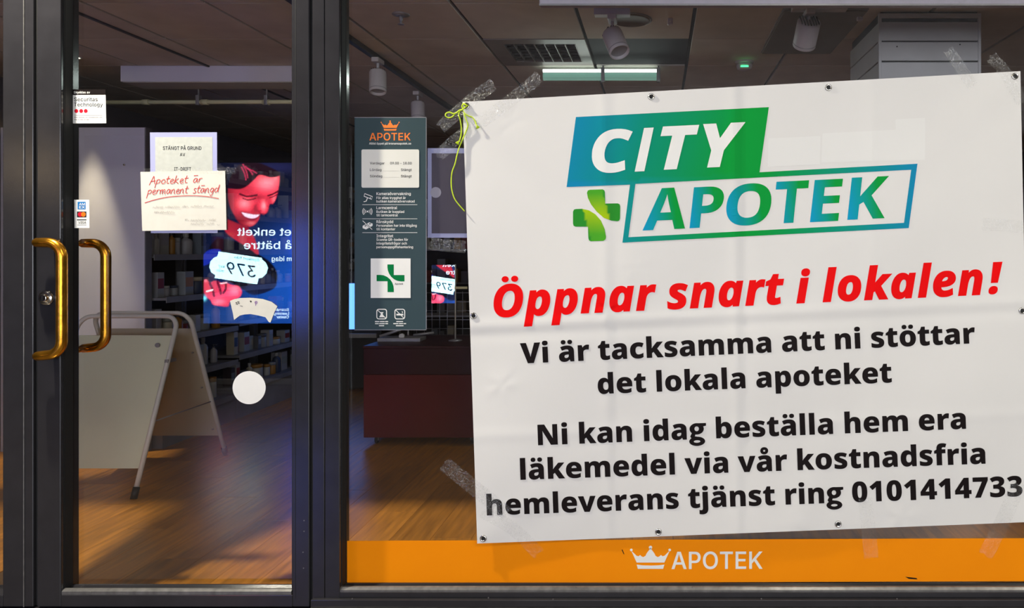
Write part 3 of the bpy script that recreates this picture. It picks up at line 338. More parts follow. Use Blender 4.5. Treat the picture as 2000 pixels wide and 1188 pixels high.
694, 409, 678, 428, 647, 446, 609, 452, 580, 449, 554, 439, 534, 422, 518, 401, 509, 375, 506, 345, 506, 0, 389, 0, 389, 358, 386, 385, 378, 408, 363, 427, 343, 441, 320, 449, 294, 452,
267, 449, 241, 439, 220, 423, 203, 400, 192, 371, 188, 336, 188, 0]]),
110: (608, [[188, 321, 188, 0, 69, 0, 69, 546, 182, 546, 184, 411, 174, 411, 191, 455, 214, 491, 241, 518, 274, 537, 311, 549, 352, 553, 388, 550, 421, 542, 450, 529, 476, 511, 498, 487,
515, 459, 528, 426, 536, 389, 538, 347, 538, 0, 419, 0, 419, 330, 416, 365, 406, 394, 390, 419, 368, 436, 341, 447, 309, 451, 276, 447, 247, 435, 223, 417, 204, 391, 192, 359]]),
111: (607, [[303, -11, 253, -7, 208, 4, 167, 24, 131, 51, 101, 84, 77, 123, 59, 167, 48, 216, 45, 270, 48, 324, 59, 374, 77, 419, 101, 458, 131, 491, 167, 518, 208, 537, 253, 549, 303, 553,
353, 549, 399, 537, 440, 518, 476, 491, 506, 458, 530, 419, 548, 374, 559, 324, 562, 270, 559, 216, 548, 167, 530, 123, 506, 84, 476, 51, 440, 24, 399, 4, 353, -7], [303, 87, 333, 90, 358,
98, 381, 112, 407, 141, 426, 178, 437, 222, 441, 270, 437, 319, 426, 363, 407, 401, 381, 430, 358, 444, 333, 452, 303, 455, 274, 452, 249, 444, 226, 430, 200, 401, 181, 363, 170, 319, 166,
270, 170, 222, 181, 178, 200, 141, 226, 112, 249, 98, 274, 90]]),
112: (622, [[69, -204, 69, 546, 186, 546, 186, 456, 194, 456, 222, 497, 243, 518, 270, 536, 306, 549, 351, 553, 392, 549, 431, 538, 466, 520, 498, 495, 525, 463, 547, 425, 564, 380, 574,
329, 577, 272, 574, 215, 564, 165, 548, 120, 526, 81, 499, 49, 467, 23, 432, 5, 393, -7, 351, -10, 307, -6, 272, 6, 244, 24, 222, 45, 194, 86, 188, 86, 188, -204], [320, 89, 348, 92, 373,
100, 395, 113, 421, 141, 440, 179, 451, 223, 455, 272, 451, 322, 440, 365, 421, 402, 395, 430, 374, 443, 349, 451, 320, 453, 280, 448, 247, 431, 221, 404, 202, 368, 190, 324, 186, 272, 190,
221, 202, 177, 221, 140, 247, 112, 281, 95]]),
114: (393, [[69, 0, 69, 546, 185, 546, 185, 456, 190, 456, 203, 485, 220, 509, 242, 528, 268, 542, 296, 551, 327, 553, 351, 553, 373, 550, 373, 439, 348, 443, 314, 445, 280, 442, 250, 430,
224, 412, 205, 388, 192, 359, 188, 325, 188, 0]]),
115: (545, [[272, -11, 232, -9, 196, -3, 163, 7, 133, 20, 107, 37, 85, 58, 67, 83, 54, 110, 45, 141, 157, 163, 172, 127, 197, 102, 231, 87, 273, 82, 317, 87, 351, 102, 373, 124, 380, 151,
375, 173, 362, 191, 338, 205, 305, 216, 212, 236, 166, 250, 127, 268, 98, 291, 77, 318, 65, 351, 60, 388, 63, 420, 73, 449, 88, 475, 109, 498, 134, 517, 164, 532, 198, 544, 236, 550, 277,
553, 315, 551, 350, 545, 381, 535, 421, 514, 452, 487, 475, 453, 490, 414, 384, 392, 370, 419, 349, 441, 319, 457, 278, 462, 240, 457, 208, 443, 187, 422, 180, 395, 185, 373, 199, 354, 223,
340, 260, 329, 351, 309, 398, 296, 436, 278, 465, 256, 486, 229, 498, 198, 502, 162, 499, 129, 489, 99, 473, 72, 451, 48, 424, 27, 392, 11, 355, -1, 315, -9]]),
116: (348, [[314, 546, 314, 451, 10, 451, 10, 546], [88, 676, 207, 676, 207, 151, 211, 124, 220, 106, 238, 95, 264, 91, 286, 93, 310, 97, 329, 4, 289, -5, 248, -7, 201, -3, 161, 10, 130,
31, 107, 61, 93, 97, 88, 141]]),
117: (608, [[256, -7, 220, -4, 187, 4, 158, 17, 132, 35, 110, 59, 93, 87, 80, 120, 72, 157, 69, 199, 69, 546, 188, 546, 188, 216, 192, 181, 202, 151, 218, 127, 240, 110, 267, 99, 299, 95,
332, 99, 361, 111, 385, 129, 404, 155, 415, 187, 419, 225, 419, 546, 539, 546, 539, 0, 425, 0, 424, 134, 434, 134, 416, 90, 393, 55, 366, 28, 333, 8, 297, -3]]),
118: (582, [[225, 0, 20, 546, 148, 546, 251, 244, 268, 192, 282, 140, 308, 35, 276, 35, 302, 140, 332, 244, 435, 546, 562, 546, 357, 0]]),
119: (835, [[187, 0, 24, 546, 150, 546, 206, 327, 233, 213, 248, 146, 262, 72, 246, 72, 260, 144, 275, 210, 303, 327, 360, 546, 476, 546, 532, 327, 560, 212, 575, 145, 589, 72, 573, 72,
601, 211, 628, 327, 685, 546, 811, 546, 647, 0, 527, 0, 462, 228, 443, 301, 424, 380, 406, 458, 429, 458, 411, 380, 392, 300, 373, 228, 307, 0]]),
120: (564, [[26, 0, 239, 326, 239, 234, 37, 546, 169, 546, 227, 450, 271, 370, 310, 295, 259, 295, 297, 370, 341, 450, 400, 546, 530, 546, 326, 232, 326, 322, 538, 0, 407, 0, 337, 112, 293,
191, 254, 264, 306, 264, 269, 191, 226, 112, 156, 0]]),
121: (583, [[63, -195, 92, -101, 105, -105, 132, -109, 156, -109, 177, -102, 194, -89, 208, -68, 218, -39, 227, -2, 20, 546, 148, 546, 251, 244, 268, 191, 281, 140, 306, 35, 273, 35, 299,
140, 314, 192, 330, 244, 436, 546, 563, 546, 327, -72, 309, -113, 286, -146, 259, -173, 226, -192, 188, -204, 144, -208, 96, -204]]),
229: (572, [[222, -12, 173, -7, 128, 7, 103, 22, 81, 41, 63, 63, 49, 90, 41, 120, 38, 154, 43, 196, 56, 230, 77, 257, 103, 278, 135, 294, 171, 305, 247, 318, 325, 328, 369, 340, 380, 351,
383, 368, 383, 370, 380, 396, 372, 418, 358, 436, 339, 448, 314, 456, 284, 459, 253, 456, 227, 449, 187, 422, 165, 388, 54, 413, 67, 443, 84, 470, 105, 492, 142, 519, 185, 538, 233, 549,
283, 553, 320, 551, 358, 544, 395, 532, 429, 515, 459, 490, 482, 457, 493, 430, 500, 399, 502, 364, 502, 0, 388, 0, 388, 75, 383, 75, 369, 53, 350, 33, 326, 15, 297, 1, 262, -9], [251, 79,
289, 83, 322, 96, 348, 115, 368, 139, 380, 166, 384, 196, 384, 263, 362, 253, 328, 245, 290, 239, 259, 235, 206, 222, 184, 211, 168, 197, 158, 178, 154, 154, 158, 132, 167, 113, 182, 98,
201, 88], [281, 582, 246, 586, 215, 599, 188, 618, 167, 644, 154, 674, 149, 706, 154, 739, 167, 769, 188, 794, 215, 814, 246, 826, 281, 831, 315, 826, 347, 814, 374, 794, 394, 769, 408,
739, 412, 706, 408, 674, 394, 644, 374, 618, 347, 599, 315, 586], [281, 646, 304, 651, 323, 664, 336, 683, 341, 706, 336, 729, 323, 749, 304, 762, 281, 766, 258, 762, 238, 749, 225, 729,
221, 706, 225, 683, 238, 664, 258, 651]]),
228: (572, [[222, -12, 173, -7, 128, 7, 103, 22, 81, 41, 63, 63, 49, 90, 41, 120, 38, 154, 43, 196, 56, 230, 77, 257, 103, 278, 135, 294, 171, 305, 247, 318, 325, 328, 369, 340, 380, 351,
383, 368, 383, 370, 380, 396, 372, 418, 358, 436, 339, 448, 314, 456, 284, 459, 253, 456, 227, 449, 187, 422, 165, 388, 54, 413, 67, 443, 84, 470, 105, 492, 142, 519, 185, 538, 233, 549,
283, 553, 320, 551, 358, 544, 395, 532, 429, 515, 459, 490, 482, 457, 493, 430, 500, 399, 502, 364, 502, 0, 388, 0, 388, 75, 383, 75, 369, 53, 350, 33, 326, 15, 297, 1, 262, -9], [251, 79,
289, 83, 322, 96, 348, 115, 368, 139, 380, 166, 384, 196, 384, 263, 362, 253, 328, 245, 290, 239, 259, 235, 206, 222, 184, 211, 168, 197, 158, 178, 154, 154, 158, 132, 167, 113, 182, 98,
201, 88], [386, 628, 361, 632, 340, 647, 325, 668, 320, 693, 325, 718, 340, 739, 361, 753, 386, 758, 412, 753, 433, 739, 447, 718, 452, 693, 447, 668, 433, 647, 412, 632], [175, 628, 150,
632, 128, 647, 114, 668, 109, 693, 114, 718, 128, 739, 150, 753, 175, 758, 200, 753, 222, 739, 236, 718, 241, 693, 236, 668, 222, 647, 200, 632]]),
246: (607, [[303, -11, 253, -7, 208, 4, 167, 24, 131, 51, 101, 84, 77, 123, 59, 167, 48, 216, 45, 270, 48, 324, 59, 374, 77, 419, 101, 458, 131, 491, 167, 518, 208, 537, 253, 549, 303, 553,
353, 549, 399, 537, 440, 518, 476, 491, 506, 458, 530, 419, 548, 374, 559, 324, 562, 270, 559, 216, 548, 167, 530, 123, 506, 84, 476, 51, 440, 24, 399, 4, 353, -7], [303, 87, 333, 90, 358,
98, 381, 112, 407, 141, 426, 178, 437, 222, 441, 270, 437, 319, 426, 363, 407, 401, 381, 430, 358, 444, 333, 452, 303, 455, 274, 452, 249, 444, 226, 430, 200, 401, 181, 363, 170, 319, 166,
270, 170, 222, 181, 178, 200, 141, 226, 112, 249, 98, 274, 90], [409, 628, 384, 632, 362, 647, 348, 668, 343, 693, 348, 718, 362, 739, 384, 753, 409, 758, 434, 753, 455, 739, 470, 718, 475,
693, 470, 668, 455, 647, 434, 632], [198, 628, 172, 632, 151, 647, 136, 668, 132, 693, 136, 718, 151, 739, 172, 753, 198, 758, 223, 753, 244, 739, 259, 718, 263, 693, 259, 668, 244, 647,
223, 632]]),
197: (720, [[25, 0, 281, 728, 435, 728, 696, 0, 562, 0, 428, 389, 389, 515, 344, 680, 369, 680, 325, 513, 288, 389, 158, 0], [169, 185, 169, 285, 551, 285, 551, 185], [359, 753, 324, 757,
292, 770, 265, 789, 245, 813, 232, 842, 228, 874, 232, 907, 245, 936, 265, 960, 292, 979, 324, 991, 359, 995, 395, 991, 427, 979, 453, 960, 474, 936, 487, 907, 491, 874, 487, 842, 474, 813,
453, 789, 427, 770, 395, 757], [359, 816, 383, 821, 402, 833, 414, 852, 419, 874, 414, 897, 402, 916, 383, 928, 359, 932, 336, 928, 317, 916, 304, 897, 300, 874, 304, 852, 317, 833, 336,
821]]),
196: (720, [[25, 0, 281, 728, 435, 728, 696, 0, 562, 0, 428, 389, 389, 515, 344, 680, 369, 680, 325, 513, 288, 389, 158, 0], [169, 185, 169, 285, 551, 285, 551, 185], [465, 809, 440, 814,
418, 828, 404, 850, 399, 874, 404, 899, 418, 920, 440, 934, 465, 939, 490, 934, 512, 920, 526, 899, 531, 874, 526, 850, 512, 828, 490, 814], [254, 809, 229, 814, 207, 828, 193, 850, 188,
874, 193, 899, 207, 920, 229, 934, 254, 939, 279, 934, 300, 920, 315, 899, 320, 874, 315, 850, 300, 828, 279, 814]]),
214: (768, [[384, -10, 323, -5, 266, 10, 214, 35, 168, 69, 128, 112, 96, 163, 72, 222, 57, 289, 52, 363, 57, 438, 72, 505, 96, 564, 128, 616, 168, 659, 214, 693, 266, 717, 323, 732, 384,
737, 445, 732, 502, 717, 554, 693, 600, 659, 640, 616, 672, 564, 696, 505, 711, 438, 715, 363, 711, 289, 696, 222, 672, 163, 640, 111, 600, 69, 554, 35, 502, 10, 445, -5], [384, 101, 423,
104, 459, 114, 492, 131, 521, 154, 545, 184, 566, 220, 581, 262, 590, 310, 593, 363, 590, 417, 581, 465, 566, 508, 545, 544, 521, 573, 492, 596, 459, 613, 423, 623, 384, 627, 345, 623, 309,
613, 276, 596, 247, 573, 222, 543, 202, 507, 187, 465, 178, 417, 175, 363, 178, 310, 187, 262, 202, 220, 222, 184, 247, 155, 276, 131, 309, 114, 345, 104], [490, 809, 465, 814, 443, 828,
429, 850, 424, 874, 429, 899, 443, 920, 465, 934, 490, 939, 515, 934, 537, 920, 551, 899, 556, 874, 551, 850, 537, 828, 515, 814], [279, 809, 253, 814, 232, 828, 217, 850, 213, 874, 217,
899, 232, 920, 253, 934, 279, 939, 304, 934, 325, 920, 340, 899, 344, 874, 340, 850, 325, 828, 304, 814]]),
},
}
GL = {k: {chr(c): (v[0], [[(q[i], q[i+1]) for i in range(0, len(q), 2)] for q in v[1]]) for c, v in d.items()} for k, d in GLYPHS.items()}
def ell(cx, cy, rx, ry, n=28, cw=True, rot=0):
    p = []
    for i in range(n):
        t = 2*math.pi*i/n*(-1 if cw else 1)
        x, y = rx*math.cos(t), ry*math.sin(t)
        p.append((cx+x*math.cos(rot)-y*math.sin(rot), cy+x*math.sin(rot)+y*math.cos(rot)))
    return p
# two-storey g of the banner typeface
GL['X']['g'] = (600, [ell(275, 358, 244, 204), ell(275, 360, 76, 86, cw=False),
                      [(300, 556), (600, 556), (600, 462), (420, 420)],
                      ell(276, -85, 272, 164), ell(272, -90, 112, 46, cw=False),
                      [(45, 95), (110, 225), (240, 200), (205, 95), (330, 70), (240, 0), (100, 0)]])
def embolden(c, d):
    """push an outline outwards by d units (outer loops run clockwise, holes the other way)"""
    out = []
    for i in range(len(c)):
        a, p, q = Vector(c[i-1]), Vector(c[i]), Vector(c[(i+1) % len(c)])
        e1, e2 = p-a, q-p
        if e1.length < 1e-6 or e2.length < 1e-6: out.append(c[i]); continue
        n1 = Vector((-e1.y, e1.x)).normalized(); n2 = Vector((-e2.y, e2.x)).normalized(); m = n1+n2
        m = n1 if m.length < .3 else m*(2/m.length_squared)
        out.append((p.x+m.x*d, p.y+m.y*d))
    return out
for st_, d_ in (('I', 20), ('X', 8)):
    for ch_ in GL[st_]:
        if ch_ != 'g' or st_ == 'I': GL[st_][ch_] = (GL[st_][ch_][0]+d_*1.4, [embolden(c_, d_) for c_ in GL[st_][ch_][1]])
GL['I']['I'] = (300, [[(60, 0), (215, 714), (375, 714), (220, 0)]])

def area2(p): return sum(p[i][0]*p[(i+1) % len(p)][1]-p[(i+1) % len(p)][0]*p[i][1] for i in range(len(p)))
def inside(pt, poly):
    x, y = pt; r = False; j = len(poly)-1
    for i in range(len(poly)):
        xi, yi = poly[i]; xj, yj = poly[j]
        if (yi > y) != (yj > y) and x < (xj-xi)*(y-yi)/(yj-yi)+xi: r = not r
        j = i
    return r
_tc = {}
def tess(st, ch):
    if (st, ch) in _tc: return _tc[(st, ch)]
    cs = GL[st][ch][1]; pv, ed = [], []
    for c in cs:
        n0 = len(pv); pv += [Vector(q) for q in c]; ed += [(n0+i, n0+(i+1) % len(c)) for i in range(len(c))]
    ov, _, of = delaunay_2d_cdt(pv, ed, [], 0, 1e-3)[:3]
    V = [(v.x, v.y) for v in ov]; T = []
    for f in of:                                     # keep the triangles the outlines wind around
        x = sum(V[i][0] for i in f)/3; y = sum(V[i][1] for i in f)/3; w = 0
        for c in cs:
            for i in range(len(c)):
                (xa_, ya_), (xb_, yb_) = c[i-1], c[i]
                if (ya_ > y) != (yb_ > y) and x < (xb_-xa_)*(y-ya_)/(yb_-ya_)+xa_: w += 1 if yb_ > ya_ else -1
        if w: T.append(tuple(f))
    _tc[(st, ch)] = (V, T); return V, T
def text2d(st, s, em, track=0.0, shear=0.0, space=0.27, split=False):
    V, T, pen = [], [], 0.0; marks = []
    for ch in s:
        if ch == ' ': pen += space*em; continue
        marks.append((len(V), len(T)))
        if ch == 'Ö' and 'Ö' not in GL[st]:
            v, t = tess(st, 'O'); b = len(V); V += [(pen+(x+shear*y)*em/1000, y*em/1000) for x, y in v]; T += [tuple(b+i for i in q) for q in t]
            for dx in (330, 545):
                p = ell(dx, 850, 82, 72, 16); b = len(V); V += [(pen+x*em/1000, y*em/1000) for x, y in p]
                T += [(b, b+i, b+i+1) for i in range(1, 15)]
            pen += (GL[st]['O'][0])*em/1000+track; continue
        st2 = st if ch in GL[st] else ('X' if ch in GL['X'] and st == 'I' else 'R')
        sh = shear + (0.21 if st == 'I' and st2 == 'X' else 0)
        v, t = tess(st2, ch); b = len(V)
        V += [(pen+(x+sh*y)*em/1000, y*em/1000) for x, y in v]; T += [tuple(b+i for i in q) for q in t]
        pen += GL[st2][ch][0]*em/1000+track
    if split:
        marks.append((len(V), len(T))); groups = []
        for (v0, t0), (v1, t1) in zip(marks[:-1], marks[1:]): groups.append((v1-v0, [tuple(i-v0 for i in t) for t in T[t0:t1]]))
        return V, T, groups
    return V, T
def fit(V, x0, x1):
    a = min(v[0] for v in V); b = max(v[0] for v in V); k = (x1-x0)/(b-a)
    return [(x0+(x-a)*k, y) for x, y in V]

# ------------------------------------------------------------------ geometry helpers
def P(px, py, Y=0.0):
    k = (D+Y)/FPX
    return Vector(((px-CX)*k, Y, EYE-(py-CY)*k))
class MB:
    def __init__(s): s.v = []; s.f = []; s.sm = []; s.c = None; s.lay = 0
    def add(s, v, f, smooth=False):
        b = len(s.v); s.v += [tuple(q) for q in v]; s.f += [tuple(b+i for i in q) for q in f]; s.sm += [smooth]*len(f); return s
    def box(s, a, b, bev=0.0):
        x0, y0, z0 = (min(a[i], b[i]) for i in range(3)); x1, y1, z1 = (max(a[i], b[i]) for i in range(3))
        if bev <= 0:
            v = [(x, y, z) for x in (x0, x1) for y in (y0, y1) for z in (z0, z1)]
            return s.add(v, [(0, 1, 3, 2), (4, 6, 7, 5), (0, 4, 5, 1), (2, 3, 7, 6), (0, 2, 6, 4), (1, 5, 7, 3)])
        bm = bmesh.new(); bmesh.ops.create_cube(bm, size=1)
        for q in bm.verts: q.co = Vector(((x0+x1)/2+q.co.x*(x1-x0), (y0+y1)/2+q.co.y*(y1-y0), (z0+z1)/2+q.co.z*(z1-z0)))
        bmesh.ops.bevel(bm, geom=bm.edges[:], offset=bev, segments=2, profile=0.5, affect='EDGES')
        bm.verts.index_update(); s.add([q.co for q in bm.verts], [[q.index for q in f.verts] for f in bm.faces]); bm.free(); return s
    def prism(s, prof, ax, a, b):
        """profile of 2-D points extruded along axis ax from a to b"""
        n = len(prof); o = [i for i in range(3) if i != ax]; v = []
        for t in (a, b):
            for p in prof:
                q = [0, 0, 0]; q[ax] = t; q[o[0]] = p[0]; q[o[1]] = p[1]; v.append(q)
        f = [tuple(range(n))[::-1], tuple(range(n, 2*n))]+[(i, (i+1) % n, n+(i+1) % n, n+i) for i in range(n)]
        return s.add(v, f)
    def tube(s, pts, r, n=10, closed=False, cap=True):
        pts = [Vector(p) for p in pts]; m = len(pts); rings = []
        t0 = (pts[1]-pts[0]).normalized(); up = Vector((0, 0, 1)) if abs(t0.z) < .9 else Vector((1, 0, 0))
        nrm = (up-t0*up.dot(t0)).normalized()
        for i in range(m):
            if closed: t = (pts[(i+1) % m]-pts[i-1]).normalized()
            else: t = (pts[min(i+1, m-1)]-pts[max(i-1, 0)]).normalized()
            nrm = (nrm-t*nrm.dot(t)).normalized(); bn = t.cross(nrm)
            rr = r[i] if isinstance(r, (list, tuple)) else r
            rings.append([pts[i]+(nrm*math.cos(a)+bn*math.sin(a))*rr for a in [2*math.pi*k/n for k in range(n)]])
        v = [q for g in rings for q in g]; f = []
        for i in range(m if closed else m-1):
            j = (i+1) % m
            f += [(i*n+k, i*n+(k+1) % n, j*n+(k+1) % n, j*n+k) for k in range(n)]
        b = len(s.v); s.add(v, f, True)
        if cap and not closed:
            s.f += [tuple(b+k for k in range(n))[::-1], tuple(b+(m-1)*n+k for k in range(n))]; s.sm += [False, False]
        return s
    def lathe(s, prof, c, axis='z', n=24, mtx=None):
        """profile (r, h) turned about an axis through c"""
        v = []; m = len(prof)
        for r, h in prof:
            for k in range(n):
                a = 2*math.pi*k/n; x, y = r*math.cos(a), r*math.sin(a)
                p = Vector((x, y, h)) if axis == 'z' else (Vector((x, h, -y)) if axis == 'y' else Vector((h, x, y)))
                if mtx is not None: p = mtx @ p
                v.append(Vector(c)+p)
        f = [(i*n+k, i*n+(k+1) % n, (i+1)*n+(k+1) % n, (i+1)*n+k) for i in range(m-1) for k in range(n)]
        b = len(s.v); s.add(v, f, True)
        s.f += [tuple(b+k for k in range(n))[::-1], tuple(b+(m-1)*n+k for k in range(n))]; s.sm += [False, False]
        return s
    def plate(s, poly, Y, th=0.001, yf=None):
        """flat polygon given in photo pixels, standing in the plane Y (front) with thickness th"""
        pts = [P(x, y, Y) for x, y in poly]; n = len(pts)
        tr = tessellate_polygon([[Vector((p.x, p.z, 0)) for p in pts]])
        v = [tuple(p) for p in pts]+[(p.x, p.y+th, p.z) for p in pts]
        ar = sum(pts[i].x*pts[(i+1) % n].z-pts[(i+1) % n].x*pts[i].z for i in range(n))
        f = []
        for t in tr:
            a, b, c = (pts[i] for i in t)
            if (b.x-a.x)*(c.z-a.z)-(c.x-a.x)*(b.z-a.z) < 0: t = t[::-1]
            f += [tuple(t), tuple(n+i for i in t[::-1])]
        ring = [(i, n+i, n+(i+1) % n, (i+1) % n) for i in range(n)]
        f += ring if ar > 0 else [q[::-1] for q in ring]
        return s.add(v, f)
    def flat(s, V, T, fn):
        """2-D triangles mapped into space by fn"""
        return s.add([fn(x, y) for x, y in V], T)
    def build(s, name, m, root=None, loc=None):
        if loc is not None: o0 = Vector(loc)
        elif root is not None: o0 = root.location.copy()
        else:
            a = np.array(s.v); lo, hi = a.min(0), a.max(0); o0 = Vector(((lo[0]+hi[0])/2, (lo[1]+hi[1])/2, lo[2]))
        me = bpy.data.meshes.new(name)
        me.from_pydata([(x-o0[0], y-o0[1], z-o0[2]) for x, y, z in s.v], [], s.f)
        me.polygons.foreach_set('use_smooth', s.sm); me.update()
        if s.c is not None:
            ca = me.color_attributes.new('Col', 'FLOAT_COLOR', 'POINT')
            ca.data.foreach_set('color', np.array(s.c, dtype=np.float32).ravel())
        if m is not None: me.materials.append(m)
        o = bpy.data.objects.new(name, me); C.objects.link(o)
        if root is not None: o.parent = root
        else: o.location = o0
        return o
    def local(s, name, m, root):
        """build with the vertices already in the root's own coordinates"""
        me = bpy.data.meshes.new(name); me.from_pydata(s.v, [], s.f)
        me.polygons.foreach_set('use_smooth', s.sm); me.update(); me.materials.append(m)
        o = bpy.data.objects.new(name, me); C.objects.link(o); o.parent = root; return o
def tag(o, label, cat, group=None, kind=None):
    o['label'] = label; o['category'] = cat
    if group: o['group'] = group
    if kind: o['kind'] = kind
    return o
def empty(name, loc, label, cat, group=None, kind=None):
    o = bpy.data.objects.new(name, None); C.objects.link(o); o.location = loc; o.empty_display_size = .05
    return tag(o, label, cat, group, kind)
def sub(name, mb, m, part):
    """a sub-part: child of a part; world vertices"""
    r = part.parent.location if part.parent else part.location
    o = mb.build(name, m, None, r); o.parent = part; o.location = (0, 0, 0); return o
def rect(x0, y0, x1, y1): return [(x0, y1), (x1, y1), (x1, y0), (x0, y0)]
def rrect(x0, y0, x1, y1, r, n=5):
    p = []
    for cx, cy, a0 in ((x1-r, y1-r, 0), (x0+r, y1-r, 90), (x0+r, y0+r, 180), (x1-r, y0+r, 270)):
        for k in range(n+1):
            a = math.radians(a0+90*k/n); p.append((cx+r*math.cos(a), cy+r*math.sin(a)))
    return p
def disc(cx, cy, r, n=32): return [(cx+r*math.cos(2*math.pi*k/n), cy+r*math.sin(2*math.pi*k/n)) for k in range(n)]
def smooth(pts, k=6):
    pts = [Vector(p) for p in pts]; out = []
    for i in range(len(pts)-1):
        a, b, c, d = pts[max(i-1, 0)], pts[i], pts[i+1], pts[min(i+2, len(pts)-1)]
        for j in range(k):
            t = j/k
            out.append(0.5*((2*b)+(c-a)*t+(2*a-5*b+4*c-d)*t*t+(3*b-a-3*c+d)*t*t*t))
    return out+[pts[-1]]
def ribbon(pts, w):
    """2-D stroke of width w as quads"""
    pts = [Vector((p[0], p[1])) for p in pts]; V, F = [], []; m = len(pts)
    for i in range(m):
        t = pts[min(i+1, m-1)]-pts[max(i-1, 0)]
        n = Vector((-t.y, t.x)).normalized() if t.length > 1e-9 else Vector((0, 1))
        V += [tuple(pts[i]+n*w/2), tuple(pts[i]-n*w/2)]
        if i: F.append((2*i-2, 2*i-1, 2*i+1, 2*i))
    return V, F
def line_text(mb, st, s, x0, x1, yb, em, Y, fitw=True, slope=0.0, mirror=False, shear=0.0):
    """text between photo pixels x0..x1 with its baseline at yb, standing in plane Y; mirror writes it right to left"""
    V, T = text2d(st, s, em, shear=shear)
    if fitw: V = fit(V, 0, abs(x1-x0))
    if mirror: mb.flat(V, [t[::-1] for t in T], lambda u, v: P(x1-u, yb-v-slope*u, Y))
    else: mb.flat(V, T, lambda u, v: P(x0+u, yb-v+slope*u, Y))
    return mb

# ------------------------------------------------------------------ materials
def lin(r, g, b): return tuple(((c/255)/12.92 if c/255 <= .04045 else ((c/255+.055)/1.055)**2.4) for c in (r, g, b))
def mat(name, col, rough=.5, metal=0.0, var=.12, scale=8.0, bump=0.0, bscale=60.0, spec=.5, emis=None, estr=0.0, stretch=None, coat=0.0, rvar=0.0, objrand=0.0):
    m = bpy.data.materials.new(name); m.use_nodes = True; nt = m.node_tree; N = nt.nodes; L = nt.links
    b = N['Principled BSDF']; b.inputs['Roughness'].default_value = rough; b.inputs['Metallic'].default_value = metal
    b.inputs['Specular IOR Level'].default_value = spec; b.inputs['Coat Weight'].default_value = coat
    tc = N.new('ShaderNodeTexCoord'); mp = N.new('ShaderNodeMapping'); L.new(tc.outputs['Object'], mp.inputs[0])
    if stretch: mp.inputs['Scale'].default_value = stretch
    nz = N.new('ShaderNodeTexNoise'); nz.inputs['Scale'].default_value = scale; nz.inputs['Detail'].default_value = 4
    L.new(mp.outputs[0], nz.inputs[0])
    cr = N.new('ShaderNodeValToRGB'); L.new(nz.outputs[0], cr.inputs[0])
    cr.color_ramp.elements[0].position = .3; cr.color_ramp.elements[1].position = .7
    cr.color_ramp.elements[0].color = tuple(max(0, c*(1-var)) for c in col)+(1,)
    cr.color_ramp.elements[1].color = tuple(min(1, c*(1+var)) for c in col)+(1,)
    out = cr.outputs[0]
    if objrand:
        oi = N.new('ShaderNodeObjectInfo'); mr = N.new('ShaderNodeMapRange'); L.new(oi.outputs['Random'], mr.inputs[0])
        mr.inputs[3].default_value = 1-objrand; mr.inputs[4].default_value = 1+objrand
        mx = N.new('ShaderNodeMix'); mx.data_type = 'RGBA'; mx.blend_type = 'MULTIPLY'; mx.inputs[0].default_value = 1
        L.new(out, mx.inputs[6]); L.new(mr.outputs[0], mx.inputs[7]); out = mx.outputs[2]
        ad = N.new('ShaderNodeVectorMath'); ad.operation = 'ADD'; sc = N.new('ShaderNodeVectorMath'); sc.operation = 'SCALE'
        cb = N.new('ShaderNodeCombineXYZ'); L.new(oi.outputs['Random'], cb.inputs[0]); L.new(oi.outputs['Random'], cb.inputs[1])
        sc.inputs[3].default_value = 37.0; L.new(cb.outputs[0], sc.inputs[0]); L.new(tc.outputs['Object'], ad.inputs[0]); L.new(sc.outputs[0], ad.inputs[1]); L.new(ad.outputs[0], mp.inputs[0])
    L.new(out, b.inputs['Base Color'])
    if rvar:
        mr = N.new('ShaderNodeMapRange'); L.new(nz.outputs[0], mr.inputs[0]); mr.inputs[3].default_value = max(0, rough-rvar); mr.inputs[4].default_value = rough+rvar
        L.new(mr.outputs[0], b.inputs['Roughness'])
    if bump:
        n2 = N.new('ShaderNodeTexNoise'); n2.inputs['Scale'].default_value = bscale; n2.inputs['Detail'].default_value = 3; L.new(mp.outputs[0], n2.inputs[0])
        bp = N.new('ShaderNodeBump'); bp.inputs['Strength'].default_value = bump; bp.inputs['Distance'].default_value = .01
        L.new(n2.outputs[0], bp.inputs['Height']); L.new(bp.outputs[0], b.inputs['Normal'])
    if emis:
        b.inputs['Emission Color'].default_value = tuple(emis)+(1,); b.inputs['Emission Strength'].default_value = estr
    return m
